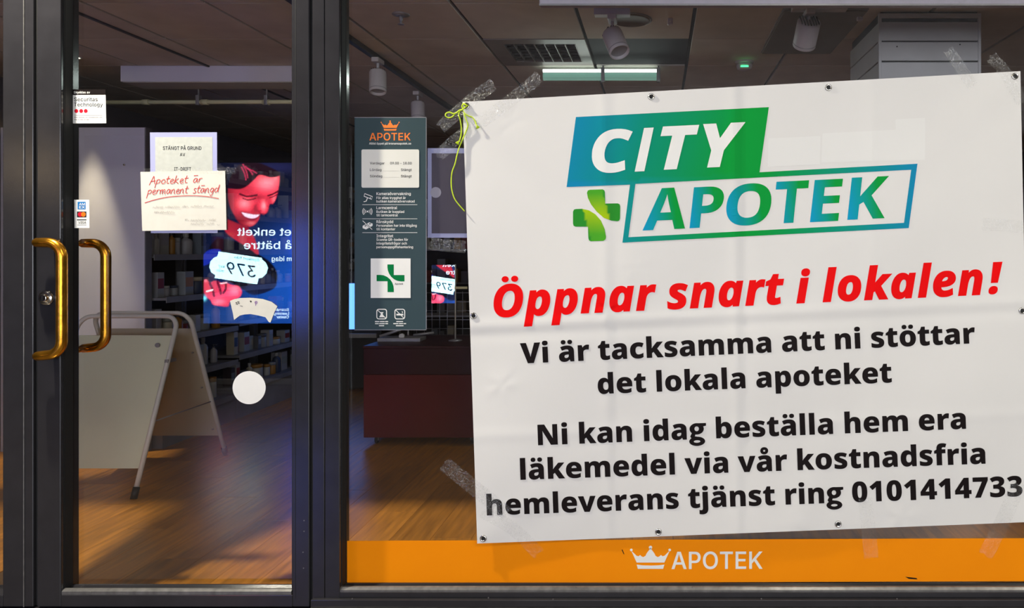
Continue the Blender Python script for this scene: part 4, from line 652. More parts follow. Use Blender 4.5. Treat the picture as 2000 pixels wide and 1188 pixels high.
def glass(name, refl=.045, tint=(1, 1, 1), streak=0.0):
    """thin clear sheet: mostly see-through, a small mirror reflection at each face, more at grazing angles"""
    m = bpy.data.materials.new(name); m.use_nodes = True; nt = m.node_tree; N = nt.nodes; L = nt.links
    for n in list(N):
        if n.type != 'OUTPUT_MATERIAL': N.remove(n)
    out = [n for n in N if n.type == 'OUTPUT_MATERIAL'][0]
    tr = N.new('ShaderNodeBsdfTransparent'); tr.inputs[0].default_value = tint+(1,)
    gl = N.new('ShaderNodeBsdfAnisotropic') if hasattr(bpy.types, 'ShaderNodeBsdfAnisotropic') else N.new('ShaderNodeBsdfGlossy')
    gl.inputs['Roughness'].default_value = 0.0 if not streak else .18
    fr = N.new('ShaderNodeLayerWeight'); fr.inputs[0].default_value = .2
    mr = N.new('ShaderNodeMapRange'); L.new(fr.outputs['Facing'], mr.inputs[0])
    mr.inputs[1].default_value = 0.0; mr.inputs[2].default_value = 1.0; mr.inputs[3].default_value = refl; mr.inputs[4].default_value = min(1, refl+.35)
    fac = mr.outputs[0]
    if streak:
        tc = N.new('ShaderNodeTexCoord'); nz = N.new('ShaderNodeTexNoise'); nz.inputs['Scale'].default_value = 34; nz.inputs['Detail'].default_value = 2; nz.inputs['Distortion'].default_value = 5
        L.new(tc.outputs['Object'], nz.inputs[0])
        cr = N.new('ShaderNodeValToRGB'); L.new(nz.outputs[0], cr.inputs[0]); cr.color_ramp.elements[0].position = .0; cr.color_ramp.elements[0].color = (.012,)*3+(1,); cr.color_ramp.elements[1].position = 1.0; cr.color_ramp.elements[1].color = (.02,)*3+(1,)
        for ps, vl in ((.41, .012), (.422, streak), (.434, .015), (.60, .015), (.612, streak), (.624, .02)):
            el = cr.color_ramp.elements.new(ps); el.color = (vl,)*3+(1,)
        df = N.new('ShaderNodeBsdfDiffuse'); df.inputs[0].default_value = (.82, .82, .78, 1)
        bp = N.new('ShaderNodeBump'); bp.inputs['Strength'].default_value = .8; bp.inputs['Distance'].default_value = .004; L.new(nz.outputs[0], bp.inputs['Height']); L.new(bp.outputs[0], gl.inputs['Normal'])
        m2 = N.new('ShaderNodeMixShader'); m2.inputs[0].default_value = .5; L.new(gl.outputs[0], m2.inputs[1]); L.new(df.outputs[0], m2.inputs[2])
        mx = N.new('ShaderNodeMixShader'); L.new(cr.outputs[0], mx.inputs[0]); L.new(tr.outputs[0], mx.inputs[1]); L.new(m2.outputs[0], mx.inputs[2])
    else:
        mx = N.new('ShaderNodeMixShader'); L.new(fac, mx.inputs[0]); L.new(tr.outputs[0], mx.inputs[1]); L.new(gl.outputs[0], mx.inputs[2])
    L.new(mx.outputs[0], out.inputs[0]); return m
def print_mat(name, rough=.35, emit=0.0):
    """printed colours stored on the mesh (flat print); emit for a lit screen"""
    m = bpy.data.materials.new(name); m.use_nodes = True; nt = m.node_tree; b = nt.nodes['Principled BSDF']
    a = nt.nodes.new('ShaderNodeAttribute'); a.attribute_name = 'Col'; b.inputs['Roughness'].default_value = rough; b.inputs['Specular IOR Level'].default_value = .1
    if emit:
        nt.links.new(a.outputs[0], b.inputs['Emission Color']); b.inputs['Emission Strength'].default_value = emit; b.inputs['Base Color'].default_value = (.01, .01, .01, 1)
    else: nt.links.new(a.outputs[0], b.inputs['Base Color'])
    return m
def glow(name, col, s): return mat(name, (.02, .02, .02), .4, emis=col, estr=s, var=0)

M = dict(
    frame=mat('dark_grey_painted_metal', lin(45, 44, 47), .15, 0, .10, 14, .015, 180, spec=.45),
    gasket=mat('black_rubber', lin(14, 14, 15), .7),
    bead=mat('highlit_metal_edge', lin(112, 110, 108), .3, .35, .25, 40),  # pale tone carries the highlight along the frame edges
    glass=glass('shop_glass', .062), tape=glass('clear_tape', streak=.6), tape2=glass('flat_clear_tape', streak=.30), acrylic=glass('acrylic_sheet', .13),
    brass=mat('polished_brass', lin(216, 150, 44), .24, .95, .25, 20, .08, 30, rvar=.08),
    chrome=mat('chrome', lin(200, 196, 188), .14, 1, .1),
    vinyl=mat('white_banner_vinyl', lin(232, 229, 224), .5, 0, .015, 3, .05, 14, spec=.25),
    black=mat('black_print', lin(24, 17, 17), .6, 0, .08, spec=.1), red=mat('red_print', lin(246, 2, 4), .6, 0, .04, spec=.1),
    prnt=print_mat('logo_print', .6), patch=mat('white_patch', lin(236, 234, 229), .5, 0, .01, 3, .04, 14, spec=.25),
    orange=mat('orange_vinyl', lin(255, 146, 0), .6, 0, .02, spec=.12), white=mat('white_vinyl', lin(240, 238, 232), .45, 0, .03),
    slate=mat('slate_green_board', lin(54, 72, 76), .4, 0, .06, 6, spec=.2), ogold=mat('orange_print', lin(255, 124, 24), .6, 0, .05),
    plate=mat('off_white_plate', lin(226, 224, 214), .35, 0, .03), ink=mat('grey_ink', lin(44, 44, 43), .8, spec=.1), green=mat('green_print', lin(0, 120, 62), .6, 0, .05, spec=.1),
    paper=mat('white_paper', lin(222, 218, 206), .7, 0, .03, 30), cream=mat('grey_paper', lin(192, 194, 186), .7, 0, .06, 60), lilac=mat('lilac_sheet', lin(172, 174, 216), .5, 0, .04),
    pen=mat('red_marker', lin(206, 52, 44), .6, 0, .15, 90), pencil=mat('pencil', lin(168, 162, 158), .7, 0, .2, 90),
    bluep=mat('blue_print', lin(20, 118, 190), .4), redp=mat('red_dot_print', lin(206, 16, 40), .4), amber=mat('amber_print', lin(246, 122, 20), .4), purple=mat('purple_print', lin(120, 50, 150), .4),
    cord=mat('neon_yellow_cord', lin(206, 232, 36), .6, 0, .12, 120, .3, 400),
    ceil=mat('brown_grey_ceiling_tile', lin(212, 204, 192), .9, 0, .08, 5, .15, 160, objrand=.05), slab=mat('dark_slab', lin(26, 24, 23), .9),
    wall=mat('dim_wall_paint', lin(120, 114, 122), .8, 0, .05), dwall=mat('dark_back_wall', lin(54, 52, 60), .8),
    panel=mat('pale_lilac_panel', lin(226, 222, 240), .4, 0, .03, 3), edge=mat('panel_edge', lin(120, 118, 126), .5),
    plank=mat('oak_vinyl_plank', lin(188, 124, 46), .34, 0, .28, 6, .05, 120, stretch=(7, .6, 1), objrand=.16, rvar=.08), under=mat('floor_base', lin(90, 64, 38), .6),
    white_metal=mat('white_painted_metal', lin(214, 211, 205), .4, 0, .04), spot=mat('white_spot_paint', lin(206, 200, 202), .45, 0, .04), dark=mat('dark_plastic', lin(24, 24, 26), .5),
    board=mat('white_board', lin(218, 218, 190), .22, 0, .04, 3), boardb=mat('board_back', lin(178, 170, 150), .45, 0, .04, 3), grey=mat('grey_metal', lin(150, 148, 150), .4, .3),
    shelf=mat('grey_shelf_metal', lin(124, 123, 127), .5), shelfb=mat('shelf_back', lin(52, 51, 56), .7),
    wine=mat('dark_red_laminate', lin(98, 26, 22), .4, 0, .08, 4, spec=.25), winet=mat('dark_worktop', lin(54, 16, 18), .4, spec=.25),
    pipe=mat('cream_pipe', lin(226, 220, 176), .4, 0, .06), mesh=mat('steel_wire', lin(170, 170, 178), .35, .7),
    slat=mat('grey_slat_panel', lin(196, 196, 194), .55, 0, .05), groove=mat('dark_groove', lin(30, 29, 30), .85, 0),
    mfloor=mat('mall_stone_floor', lin(80, 73, 68), .27, 0, .10, 3, .02, 20, spec=1.0), mceil=mat('mall_ceiling', lin(150, 146, 142), .9), mwall=mat('mall_wall', lin(96, 84, 72), .8),
    hatch=mat('hatch_board', lin(112, 100, 84), .8, 0, .06), vent=mat('vent_metal', lin(150, 140, 134), .5, .2),
    fillglow=glow('added_fill_glow', (.87, .91, 1.0), 6.4), warmsign=glow('warm_lit_sign', (1, .72, .4), 7.0),
    tube_on=glow('lit_tube', (.86, 1, .93), 5.0), tube_g=mat('green_tinted_diffuser', lin(128, 176, 156), .3, 0, .05, emis=(.30, .62, .50), estr=.32), cooler=glow('blue_lit_cooler', (.10, .30, 1.0), 2.6),
    led=glow('green_led', (.05, 1, .25), 3.0), lampface=glow('lamp_face', LAMP_COL, 6.0), downl=glow('downlight_face', (1, .93, .72), 8.0),
    screen=print_mat('lit_screen', .3, SCREEN), tag=glow('screen_tag', lin(186, 246, 255), SCREEN*1.15), sctext=glow('screen_text', lin(206, 236, 255), SCREEN*.95), scdark=glow('screen_dark_text', lin(6, 30, 60), SCREEN*.7),
    bulk=mat('pale_bulkhead', lin(190, 184, 198), .5, 0, .05, 30, .2, 80), poster=mat('poster_back', lin(74, 66, 80), .45, 0, .05), dotg=mat('grey_dot', lin(168, 164, 178), .5),
)
# ================================================================== SHOP FRONT
FY = -.05                                   # front face of the frames; the glass stands at Y = 0
SF = (D+FY)/FPX
def fx(px): return (px-CX)*SF
def fz(py): return EYE-(py-CY)*SF
TOP = 2.53
def stile(root, x0, x1, z0, z1, name='stile'):
    return MB().box((x0, FY, z0), (x1, .03, z1), .003).build(name, M['frame'], root)
# ---- door leaf with the brass handles
xa, xb, xc, xd = fx(72), fx(118.5), fx(571), fx(604)
door = empty('door_1', ((xa+xd)/2, 0, .07), 'dark grey metal framed glass door with brass pull handles', 'door', kind='structure')
st_l = stile(door, xa, xb, .072, TOP)
st_r = stile(door, xc, xd, .072, TOP)
MB().box((xb, FY, .072), (xc, .03, fz(1163)), .002).build('bottom_rail', M['frame'], door)
MB().box((xb, FY, 2.49), (xc, .03, TOP), .002).build('top_rail', M['frame'], door)
zg = P(0, 1141).z
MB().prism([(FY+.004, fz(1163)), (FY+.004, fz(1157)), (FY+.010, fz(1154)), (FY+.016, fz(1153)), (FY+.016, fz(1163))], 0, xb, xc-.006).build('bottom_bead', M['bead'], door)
MB().prism([(FY+.016, fz(1163)), (FY+.016, fz(1156)), (-.014, zg-.010), (-.006, zg), (.0, zg), (.0, fz(1163))], 0, xb, xc).build('glazing_bead', M['frame'], door)
b = MB().box((xb, -.034, zg-.01), (xb+.0025, -.003, 2.49)); b.box((xb, FY+.012, zg-.02), (xb+.0015, -.034, 2.49)).build('glazing_bead', M['gasket'], door)
MB().box((xb, -.004, zg), (xb+.0022, .0, 2.49)).build('gasket', M['gasket'], door)
MB().box((xc-.004, FY+.004, zg), (xc, 0, 2.49)).build('glazing_bead', M['frame'], door)
MB().box((fx(576.5), FY-.0005, .1), (fx(577.5), FY+.002, TOP)).build('seam', M['gasket'], door)
MB().box((xb-.008, 0, fz(1163)-.01), (xc+.008, .003, 2.50)).build('glass_pane', M['glass'], door)
for px, py in ((594, 1017), (594, 1038), (592, 1079), (593, 1110), (177, 1157), (417, 1157)):
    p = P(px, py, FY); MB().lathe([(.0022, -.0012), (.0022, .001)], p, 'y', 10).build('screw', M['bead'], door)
# handles: a bar bent to a D, held by two studs
def handle(px, Yc, name, sgn):
    k = (D-.09)/FPX
    X = lambda a: (a-CX)*k
    Z = lambda a: EYE-(a-CY)*k
    def arc(cx, cz, r, a0, a1): return [(X(cx+r*math.cos(math.radians(a))), Yc, Z(cz-r*math.sin(math.radians(a)))) for a in np.linspace(a0, a1, 9)]
    path = [(X(66), Yc, Z(474)), (X(70), Yc, Z(474)), (X(84), Yc, Z(474))]+arc(92, 502, 28, 90, 0)+[(X(120), Yc, Z(560)), (X(120), Yc, Z(620))]+arc(92, 666, 28, 0, -90)+[(X(84), Yc, Z(695)), (X(72), Yc, Z(696)), (X(67), Yc, Z(696))]
    r = .0165; h = MB().tube(path, [r*.7, r*.95]+[r]*(len(path)-4)+[r*.95, r*.7], 18).build(name, M['brass'], door)
    for z in (474, 695):
        sub('stud', MB().lathe([(.009, 0), (.009, abs(Yc-(FY if sgn < 0 else .03)))], (X(90), min(Yc, FY) if sgn < 0 else .03, Z(z)), 'y', 14), M['brass'], h)
    return h
h1 = handle(0, -.088, 'pull_handle', -1); h1['label'] = 'bright golden brass outer pull handle'
h2 = handle(0, .107, 'pull_handle', 1); h2['label'] = 'shaded brass inner pull handle behind the glass'
p = P(92, 582, FY)
lk = MB().lathe([(.026, 0), (.026, -.006), (.022, -.010), (.014, -.011), (.014, -.018), (.011, -.020)], p, 'y', 28).build('lock_cylinder', M['chrome'], door)
sub('key_slot', MB().box((p.x-.0018, FY-.0215, p.z-.008), (p.x+.0018, FY-.0195, p.z+.008)), M['gasket'], lk)
# ---- the other leaf, cut by the left edge of the picture
xe, xf = fx(5), fx(65)
d2 = empty('door_2', ((xe+xf)/2-.3, 0, .07), 'dark grey metal door leaf at the left edge of the picture', 'door', kind='structure')
stile(d2, xe, xf, .072, TOP)
MB().box((fx(46.5), FY-.0035, .072), (fx(48.5), FY, TOP), .001).build('edge_strip', M['bead'], d2)  # pale strip stands in for the highlight along the groove
MB().box((xf-.002, FY+.012, .072), (xa+.002, FY+.03, TOP)).build('gasket', M['gasket'], d2)
XL = -2.74  # out of view; leaf narrowed here to limit the lit strip on the floor
MB().box((XL, FY, .072), (xe, .03, fz(1163)), .002).build('bottom_rail', M['frame'], d2)
MB().box((XL, FY, 2.49), (xe, .03, TOP), .002).build('top_rail', M['frame'], d2)
MB().box((XL-.08, FY, .072), (XL, .03, TOP), .003).build('stile', M['frame'], d2)  # unseen stile, added for its shadow on the floor
MB().box((XL, 0, .1), (xe, .003, 2.50)).build('glass_pane', M['glass'], d2)
w3 = empty('added_side_window', (-3.2, 0, 0), 'unseen glazed side panel added left of the doors to let lamplight in', 'window', kind='structure')
MB().box((XL-.17, FY, 0), (XL-.085, .03, TOP), .003).build('mullion', M['frame'], w3)  # unseen panel, added to light the board and band the floor with shade
MB().box((-3.63, FY, 0), (-3.55, .03, TOP), .003).build('mullion', M['frame'], w3)
MB().box((-3.55, FY, 0), (XL-.17, .03, .12), .003).build('bottom_rail', M['frame'], w3)
MB().box((-3.55, FY, 2.49), (XL-.17, .03, TOP), .003).build('top_rail', M['frame'], w3)
MB().box((-3.55, 0, .11), (XL-.17, .003, 2.50)).build('glass_pane', M['glass'], w3)
# ---- window
xg, xh = fx(610), fx(663); XR = 2.75
win = empty('window_1', ((xg+XR)/2, 0, 0), 'large shop window in a dark grey metal frame', 'window', kind='structure')
MB().box((xg, FY, 0), (fx(633.4), .03, TOP), .002).build('mullion', M['frame'], win)
MB().box((fx(634.6), FY, 0), (xh, .03, TOP), .002).build('mullion', M['frame'], win)
MB().box((fx(633), FY+.006, .0), (fx(635), .02, TOP)).build('groove', M['gasket'], win)
MB().box((xd-.002, FY+.014, 0), (xg+.002, .02, TOP)).build('gasket', M['gasket'], win)
zw = P(0, 1138).z
MB().box((xh, -.034, zw), (xh+.0025, -.003, 2.49)).build('glazing_bead', M['gasket'], win)
MB().box((xh, -.004, zw), (xh+.003, 0, 2.49)).build('gasket', M['gasket'], win)
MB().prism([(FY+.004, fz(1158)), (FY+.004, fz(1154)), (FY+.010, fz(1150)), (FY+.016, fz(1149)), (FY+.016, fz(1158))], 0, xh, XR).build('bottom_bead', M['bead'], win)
MB().prism([(FY+.016, fz(1158)), (FY+.016, fz(1152)), (-.014, zw-.009), (-.006, zw), (0, zw), (0, fz(1158))], 0, xh, XR).build('glazing_bead', M['frame'], win)
MB().box((xh, FY, fz(1168)), (XR, .03, fz(1158)), .001).build('bottom_rail', M['frame'], win)
MB().box((xg, FY-.014, fz(1183)), (XR, .03, fz(1168.5)), .003).build('sill', M['frame'], win)
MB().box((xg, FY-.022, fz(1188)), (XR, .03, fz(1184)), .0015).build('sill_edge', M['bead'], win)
MB().box((xg, FY-.018, 0), (XR, .03, fz(1188.5)), .001).build('plinth', M['frame'], win)
MB().box((xh, FY, 2.49), (XR, .03, TOP), .002).build('top_rail', M['frame'], win)
MB().box((XR, FY, 0), (XR+.1, .03, TOP), .003).build('mullion', M['frame'], win)
MB().box((xh-.008, 0, .1), (XR+.01, .003, 2.50)).build('glass_pane', M['glass'], win)
for px, py in ((688, 1170), (1080, 1171), (954, 1168), (1487, 1170), (1752, 1170), (1125, 1147), (1352, 1147)):
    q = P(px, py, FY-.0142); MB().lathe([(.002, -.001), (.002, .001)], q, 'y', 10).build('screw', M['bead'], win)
o = MB().box((XL-.1, FY-.02, 0), (xg, .06, .066), .004).build('trim_1', M['frame']); tag(o, 'dark metal threshold under the door leaves', 'threshold', kind='structure')
b = MB().box((-7, FY, TOP), (7, .06, MALL_Z)); b.box((-7, FY, 0), (-3.63, .06, TOP)); b.box((XR+.1, FY, 0), (7, .06, TOP))
o = b.build('wall_front', M['frame']); tag(o, 'dark facade wall above and beside the shop glazing', 'wall', kind='structure')

# ================================================================== BANNER
BC = dict(TL=(903.5, 199), TR=(1993, 139), BL=(932, 1062), BR=(2011, 1020))
def bpx(u, v):
    a = (BC['BL'][0]+(BC['BR'][0]-BC['BL'][0])*u, BC['BL'][1]+(BC['BR'][1]-BC['BL'][1])*u)
    b_ = (BC['TL'][0]+(BC['TR'][0]-BC['TL'][0])*u, BC['TL'][1]+(BC['TR'][1]-BC['TL'][1])*u)
    return (a[0]+(b_[0]-a[0])*v, a[1]+(b_[1]-a[1])*v)
def crease(d, w): return math.exp(-(d/w)**2)
_wr = np.random.RandomState(5)
WV = [(_wr.uniform(.0025, .008), _wr.uniform(0, math.pi), _wr.uniform(0, 6.28), _wr.uniform(.0008, .0019)) for _ in range(7)]
DENT = [(1185, 605, 22, .0035), (980, 752, 26, .004), (1188, 790, 18, .002), (1330, 612, 30, .002), (1000, 240, 30, -.002), (1760, 1010, 40, .003), (1240, 520, 26, .002), (1640, 470, 30, .002), (1470, 845, 24, .002), (1300, 985, 26, .002)]
def wrinkle(px, py):
    """how far the sheet stands off the glass, metres"""
    w = .0105
    w += .0026*crease(px-(1437+.01*(py-600)), 12)-.0016*crease(px-1456, 14)      # fold from packing
    w += .0018*crease(px-(1183+.012*(py-600)), 11)-.001*crease(px-1204, 13)+.0012*crease(px-1705, 12)
    w += .0022*crease(py-(622-.045*(px-1285)), 12)-.0014*crease(py-(640-.045*(px-1285)), 12)+.0012*crease(py-(838-.04*(px-1285)), 11)
    for k, a, ph, am in WV: w += am*math.sin(k*2*math.pi*(px*math.cos(a)+py*math.sin(a))*.55+ph)
    for cx, cy, r, am in DENT:
        d = math.hypot(px-cx, py-cy); w += .7*am*math.exp(-(d/r)**2)*(.55+.45*math.cos(5*math.atan2(py-cy, px-cx)+cx))*(1 if d > 1 else .5)
    # diagonal pull from the taped corners
    for cx, cy, dx, dy in ((905, 200, .8, .6), (1992, 140, -.75, .66), (935, 1060, .8, -.6), (2008, 1020, -.8, -.6), (1560, 1032, .3, -.95)):
        ax, ay = px-cx, py-cy; t = ax*dx+ay*dy; s_ = ax*dy-ay*dx
        if t > 0: w += .0016*math.cos(s_/16)*math.exp(-(s_/60)**2)*math.exp(-t/190)
    return w
def BW(px, py, lift=0.0): return P(px, py, -wrinkle(px, py)-lift)
NU, NV = 190, 150
bm_ = MB(); V = []; F = []
for j in range(NV+1):
    for i in range(NU+1): V.append(tuple(BW(*bpx(i/NU, j/NV))))
n0 = len(V); V += [(x, y+.0005, z) for x, y, z in V]
for j in range(NV):
    for i in range(NU):
        a = j*(NU+1)+i; F += [(a, a+1, a+NU+2, a+NU+1), (n0+a, n0+a+NU+1, n0+a+NU+2, n0+a+1)]
banner = empty('vinyl_banner', tuple(P(1460, 1060, -.01)), 'large white vinyl banner with green logo and bold Swedish text taped to the window', 'banner')
o = bm_.add(V, F, True).build('sheet', M['vinyl'], banner)
def conform(V, T, lift, cols=None, step=8.0):
    """cut flat triangles (photo pixels) on a grid so that they follow the sheet"""
    bm = bmesh.new(); vs = [bm.verts.new((x, y, 0)) for x, y in V]
    for t in T:
        try: bm.faces.new([vs[i] for i in t])
        except ValueError: pass
    xs = [v[0] for v in V]; ys = [v[1] for v in V]
    for ax, lo, hi in ((0, min(xs), max(xs)), (1, min(ys), max(ys))):
        k = math.ceil(lo/step)
        while k*step < hi:
            co = (k*step, 0, 0) if ax == 0 else (0, k*step, 0); no = (1, 0, 0) if ax == 0 else (0, 1, 0)
            bmesh.ops.bisect_plane(bm, geom=bm.verts[:]+bm.edges[:]+bm.faces[:], plane_co=co, plane_no=no, dist=1e-4); k += 1
    bm.verts.index_update(); mb = MB()
    pts = [(v.co.x, v.co.y) for v in bm.verts]
    fs = []
    for f in bm.faces:
        ii = [v.index for v in f.verts]
        if f.normal.z > 0: ii = ii[::-1]          # pixel y runs down
        fs.append(ii)
    mb.add([BW(x, y, lift) for x, y in pts], fs)
    if cols: mb.c = [tuple(cols(x, y))+(1,) for x, y in pts]
    bm.free(); return mb
def banner_line(st, s, pa, pb, em, x0, x1, m, name, shear=0.0, track=0.0):
    sl = (pb[1]-pa[1])/(pb[0]-pa[0]); V, T, groups = text2d(st, s, em, shear=shear, track=track, split=True); V = fit(V, 0, 1)
    L = (x1-x0)*math.sqrt(1+sl*sl); c = 1/math.sqrt(1+sl*sl); sn = sl*c
    y0 = pa[1]+sl*(x0-pa[0])
    n = 0
    for cnt, TT in groups:
        W2 = [(x0+u*L*c+v*sn, y0+u*L*sn-v*c) for u, v in V[n:n+cnt]]
        conform(W2, TT, .0013).build(name, m, banner); n += cnt
banner_line('I', 'Öppnar snart i lokalen!', (1136, 611), (1888, 576), 85, 965, 1961, M['red'], 'headline_letter')
banner_line('X', 'Vi är tacksamma att ni stöttar', (1040, 709), (1890, 671), 54.5, 1017, 1905, M['black'], 'letter')
banner_line('X', 'det lokala apoteket', (1181, 769), (1727, 747.5), 54.5, 1168, 1742, M['black'], 'letter')
banner_line('X', 'Ni kan idag beställa hem era', (1055, 869.5), (1870, 838), 55, 1051, 1887, M['black'], 'letter')
banner_line('X', 'läkemedel via vår kostnadsfria', (1022.6, 937), (1913.5, 906), 55, 1016.5, 1925, M['black'], 'letter')
banner_line('X', 'hemleverans tjänst ring 0101414733', (958, 1006.5), (1983.7, 969.5), 54.5, 951, 1997.5, M['black'], 'letter')
# logo
def Z1(x, y): return (1080+x/2.632, 180+y/2.632)
def mixc(a, b, t): t = max(0, min(1, t)); return tuple(a[i]+(b[i]-a[i])*t for i in range(3))
BLU, TEA, GRN = lin(14, 138, 184), lin(0, 146, 116), lin(0, 158, 58)
def ramp(t): return mixc(BLU, TEA, t*2) if t < .5 else mixc(TEA, GRN, t*2-1)
def col_block(px, py):
    x = (px-1080)*2.632; y = (py-180)*2.632
    if y < 440 - .05*(x-600) and x < 1120: return ramp(.05+(x-70)/900+(y-250)/3500)
    t = abs((x-1000)/880); return mixc(GRN, BLU, t**1.6)
outer = [Z1(*q) for q in ((118, 128), (1110, 77), (1062, 412), (1874, 368), (1829, 699), (357, 774), (396, 476), (70, 488))]
inner = [Z1(*q) for q in ((424, 472), (1842, 399), (1805, 672), (388, 746))]
lp = [[Vector((x, y, 0)) for x, y in l] for l in (outer, inner)]
conform(outer+inner, tessellate_polygon(lp), .0010, col_block, 7).build('logo_frame', M['prnt'], banner)
def fit_glyph(st, ch, box, slope, shear):
    V, T = tess(st, ch); V = [(x+shear*y, y) for x, y in V]
    xa_, xb_ = min(v[0] for v in V), max(v[0] for v in V); ya_, yb_ = min(v[1] for v in V), max(v[1] for v in V)
    x0, y0, x1, y1 = box; w = x1-x0; h = (y1-y0)-abs(slope)*w
    out = []
    for x, y in V:
        u = (x-xa_)/(xb_-xa_); v = (y-ya_)/(yb_-ya_)
        out.append(Z1(x0+u*w, y1-v*h-abs(slope)*w*u))
    return out, T
VV, TT = [], []
for ch, bx in (('C', (200, 185, 410, 420)), ('I', (420, 182, 518, 409)), ('T', (553, 168, 752, 400)), ('Y', (772, 154, 990, 389))):
    v, t = fit_glyph('I', ch, bx, -.048, 0.0 if ch != 'C' else -.04); b0 = len(VV); VV += v; TT += [tuple(b0+i for i in q) for q in t]
conform(VV, TT, .0016).build('logo_lettering', M['white'], banner)
for ch, bx in (('A', (460, 488, 679, 712)), ('P', (702, 482, 879, 700)), ('O', (891, 464, 1123, 691)), ('T', (1145, 453, 1317, 676)), ('E', (1321, 445, 1491, 669)), ('K', (1513, 431, 1728, 657))):
    v, t = fit_glyph('A', ch, bx, -.048, .10); a, c = Z1(bx[0], 0)[0], Z1(bx[2], 0)[0]
    conform(v, t, .0008, lambda x, y, a=a, c=c, w=bx: mixc(lin(8, 158, 202), GRN, ((x-a)/(c-a))*1.25-.05-(y-180-w[3]/2.632)/400), 12).build('logo_letter', M['prnt'], banner)
up = [(190, 502), (255, 500), (264, 505), (267, 515), (269, 573), (333, 572), (343, 577), (346, 588), (345, 650), (341, 661), (330, 664), (300, 661), (262, 647), (225, 615), (196, 578), (180, 545), (175, 518), (179, 506)]
dn = [(118, 601), (150, 600), (185, 608), (218, 628), (247, 661), (266, 705), (273, 745), (270, 758), (258, 765), (195, 767), (185, 762), (182, 750), (180, 692), (116, 692), (106, 687), (103, 675), (103, 615), (108, 604)]
YG, DG, LG = lin(172, 204, 12), lin(30, 140, 44), lin(76, 168, 40)
def col_up(px, py):
    x = (px-1080)*2.632; y = (py-180)*2.632
    return mixc(LG, YG, (y-520)/120) if x < 272+(y-573)*.25 else mixc(DG, LG, .2)
def col_dn(px, py):
    x = (px-1080)*2.632; y = (py-180)*2.632
    return mixc(YG, LG, (y-600)/130) if x > 178-(692-y)*.25 else mixc(DG, LG, .15)
for poly, cf in ((up, col_up), (dn, col_dn)):
    q = [Z1(*a) for a in poly]; conform(q, tessellate_polygon([[Vector((x, y, 0)) for x, y in q]]), .0008, cf, 4).build('logo_cross', M['prnt'], banner)
for q in (((1108, 238), (1375, 226), (1372, 372), (1104, 384)), ((1386, 212), (1914, 186), (1912, 348), (1380, 362)), ((1760, 140), (1912, 132), (1914, 186), (1762, 194))):
    q = [Z1(*a) for a in q]; conform(q, [(0, 1, 2), (0, 2, 3)], .0004).build('cover_patch', M['patch'], banner)
# eyelets
for px, py in ((911, 207), (1272, 189), (1618, 171), (1982, 149), (925, 617), (1996, 607), (944, 1052), (1286, 1039), (1637, 1024)):
    q = BW(px, py); q.y -= .0008
    g = MB().lathe([(.0118, .0008), (.0118, -.0016), (.0098, -.0032), (.0072, -.0026), (.0056, .0004)], q, 'y', 24).build('eyelet', M['chrome'], banner)
    sub('eyelet_hole', MB().lathe([(.0060, -.0006), (.0060, .0)], q, 'y', 20), M['gasket'], g)
# ---- clear tape strips
def tape(pts, w, label, m='tape', over=True, wob=3.0, seed=1, lift=.0022):
    rs = random.Random(seed); L = smooth([(x, y, 0) for x, y in pts], 10); V, F = [], []; n = len(L); K = 6
    th = MB()
    for i in range(n):
        t = (L[min(i+1, n-1)]-L[max(i-1, 0)]); nn = Vector((-t.y, t.x)).normalized()
        for k in range(K+1):
            e = (k/K-.5)*w
            jit = rs.uniform(-wob, wob)*.5 if i in (0, n-1) else (rs.uniform(-.4, .4) if k in (0, K) else 0)
            tt = t.normalized()*jit*2 if i in (0, n-1) else Vector((0, 0, 0))
            q = Vector((L[i].x, L[i].y))+Vector((nn.x, nn.y))*(e+(jit if k in (0, K) else 0))+Vector((tt.x, tt.y))
            d = max(BC['TL'][0]+(q.y-199)*.033-q.x, 199-.0551*(q.x-903)-q.y, q.y-(1062-.039*(q.x-932)))
            inb = max(0.0, min(1.0, 1-d/14)) if over else 0.0
            yb = -(wrinkle(q.x, q.y)+lift)*inb-(.0012+abs(rs.uniform(0, .0012)))*(1-inb)
            V.append(P(q.x, q.y, yb))
    for i in range(n-1):
        for k in range(K):
            a = i*(K+1)+k; F.append((a, a+1, a+K+2, a+K+1))
    V2 = [(v.x, v.y-.0001, v.z) for v in V]; nb = len(V)
    o = MB().add(V, F).add(V2, [f[::-1] for f in F]).build('tape_strip', M[m]); return tag(o, label, 'tape', 'clear tape strips on the shop front')
tape([(860, 250), (893, 220), (925, 192), (964, 164)], 25, 'crinkled clear tape strip over the banner eyelet with the yellow cord', seed=2)
tape([(855, 305), (900, 266), (960, 224), (1020, 178), (1053, 149)], 25, 'long clear tape strip crossing the upper left banner corner below the cord knot', seed=3)
tape([(1852, 97), (1876, 132), (1900, 168)], 22, 'clear tape strip over the banner top edge in front of the slatted column', seed=4)
tape([(1935, 110), (1966, 146), (1996, 200)], 24, 'clear tape strip at the top right banner corner', seed=5)
tape([(868, 906), (905, 936), (950, 972), (990, 1005)], 30, 'clear tape strip sticking out left of the lowest text line', seed=6)
tape([(944, 1000), (1000, 1032), (1052, 1082)], 26, 'clear tape strip from the banner lower left corner down onto the orange band', 'tape2', seed=7)
tape([(1690, 975), (1696, 1030), (1702, 1090)], 28, 'upright clear tape strip below the first phone number digits', 'tape2', seed=8)
tape([(1990, 945), (1962, 1010), (1925, 1085)], 30, 'slanting clear tape strip at the lower right banner corner', 'tape2', seed=9)
tape([(1918, 438), (1960, 440), (2003, 444)], 24, 'level clear tape strip at the right banner edge beside the logo', 'tape2', seed=10)
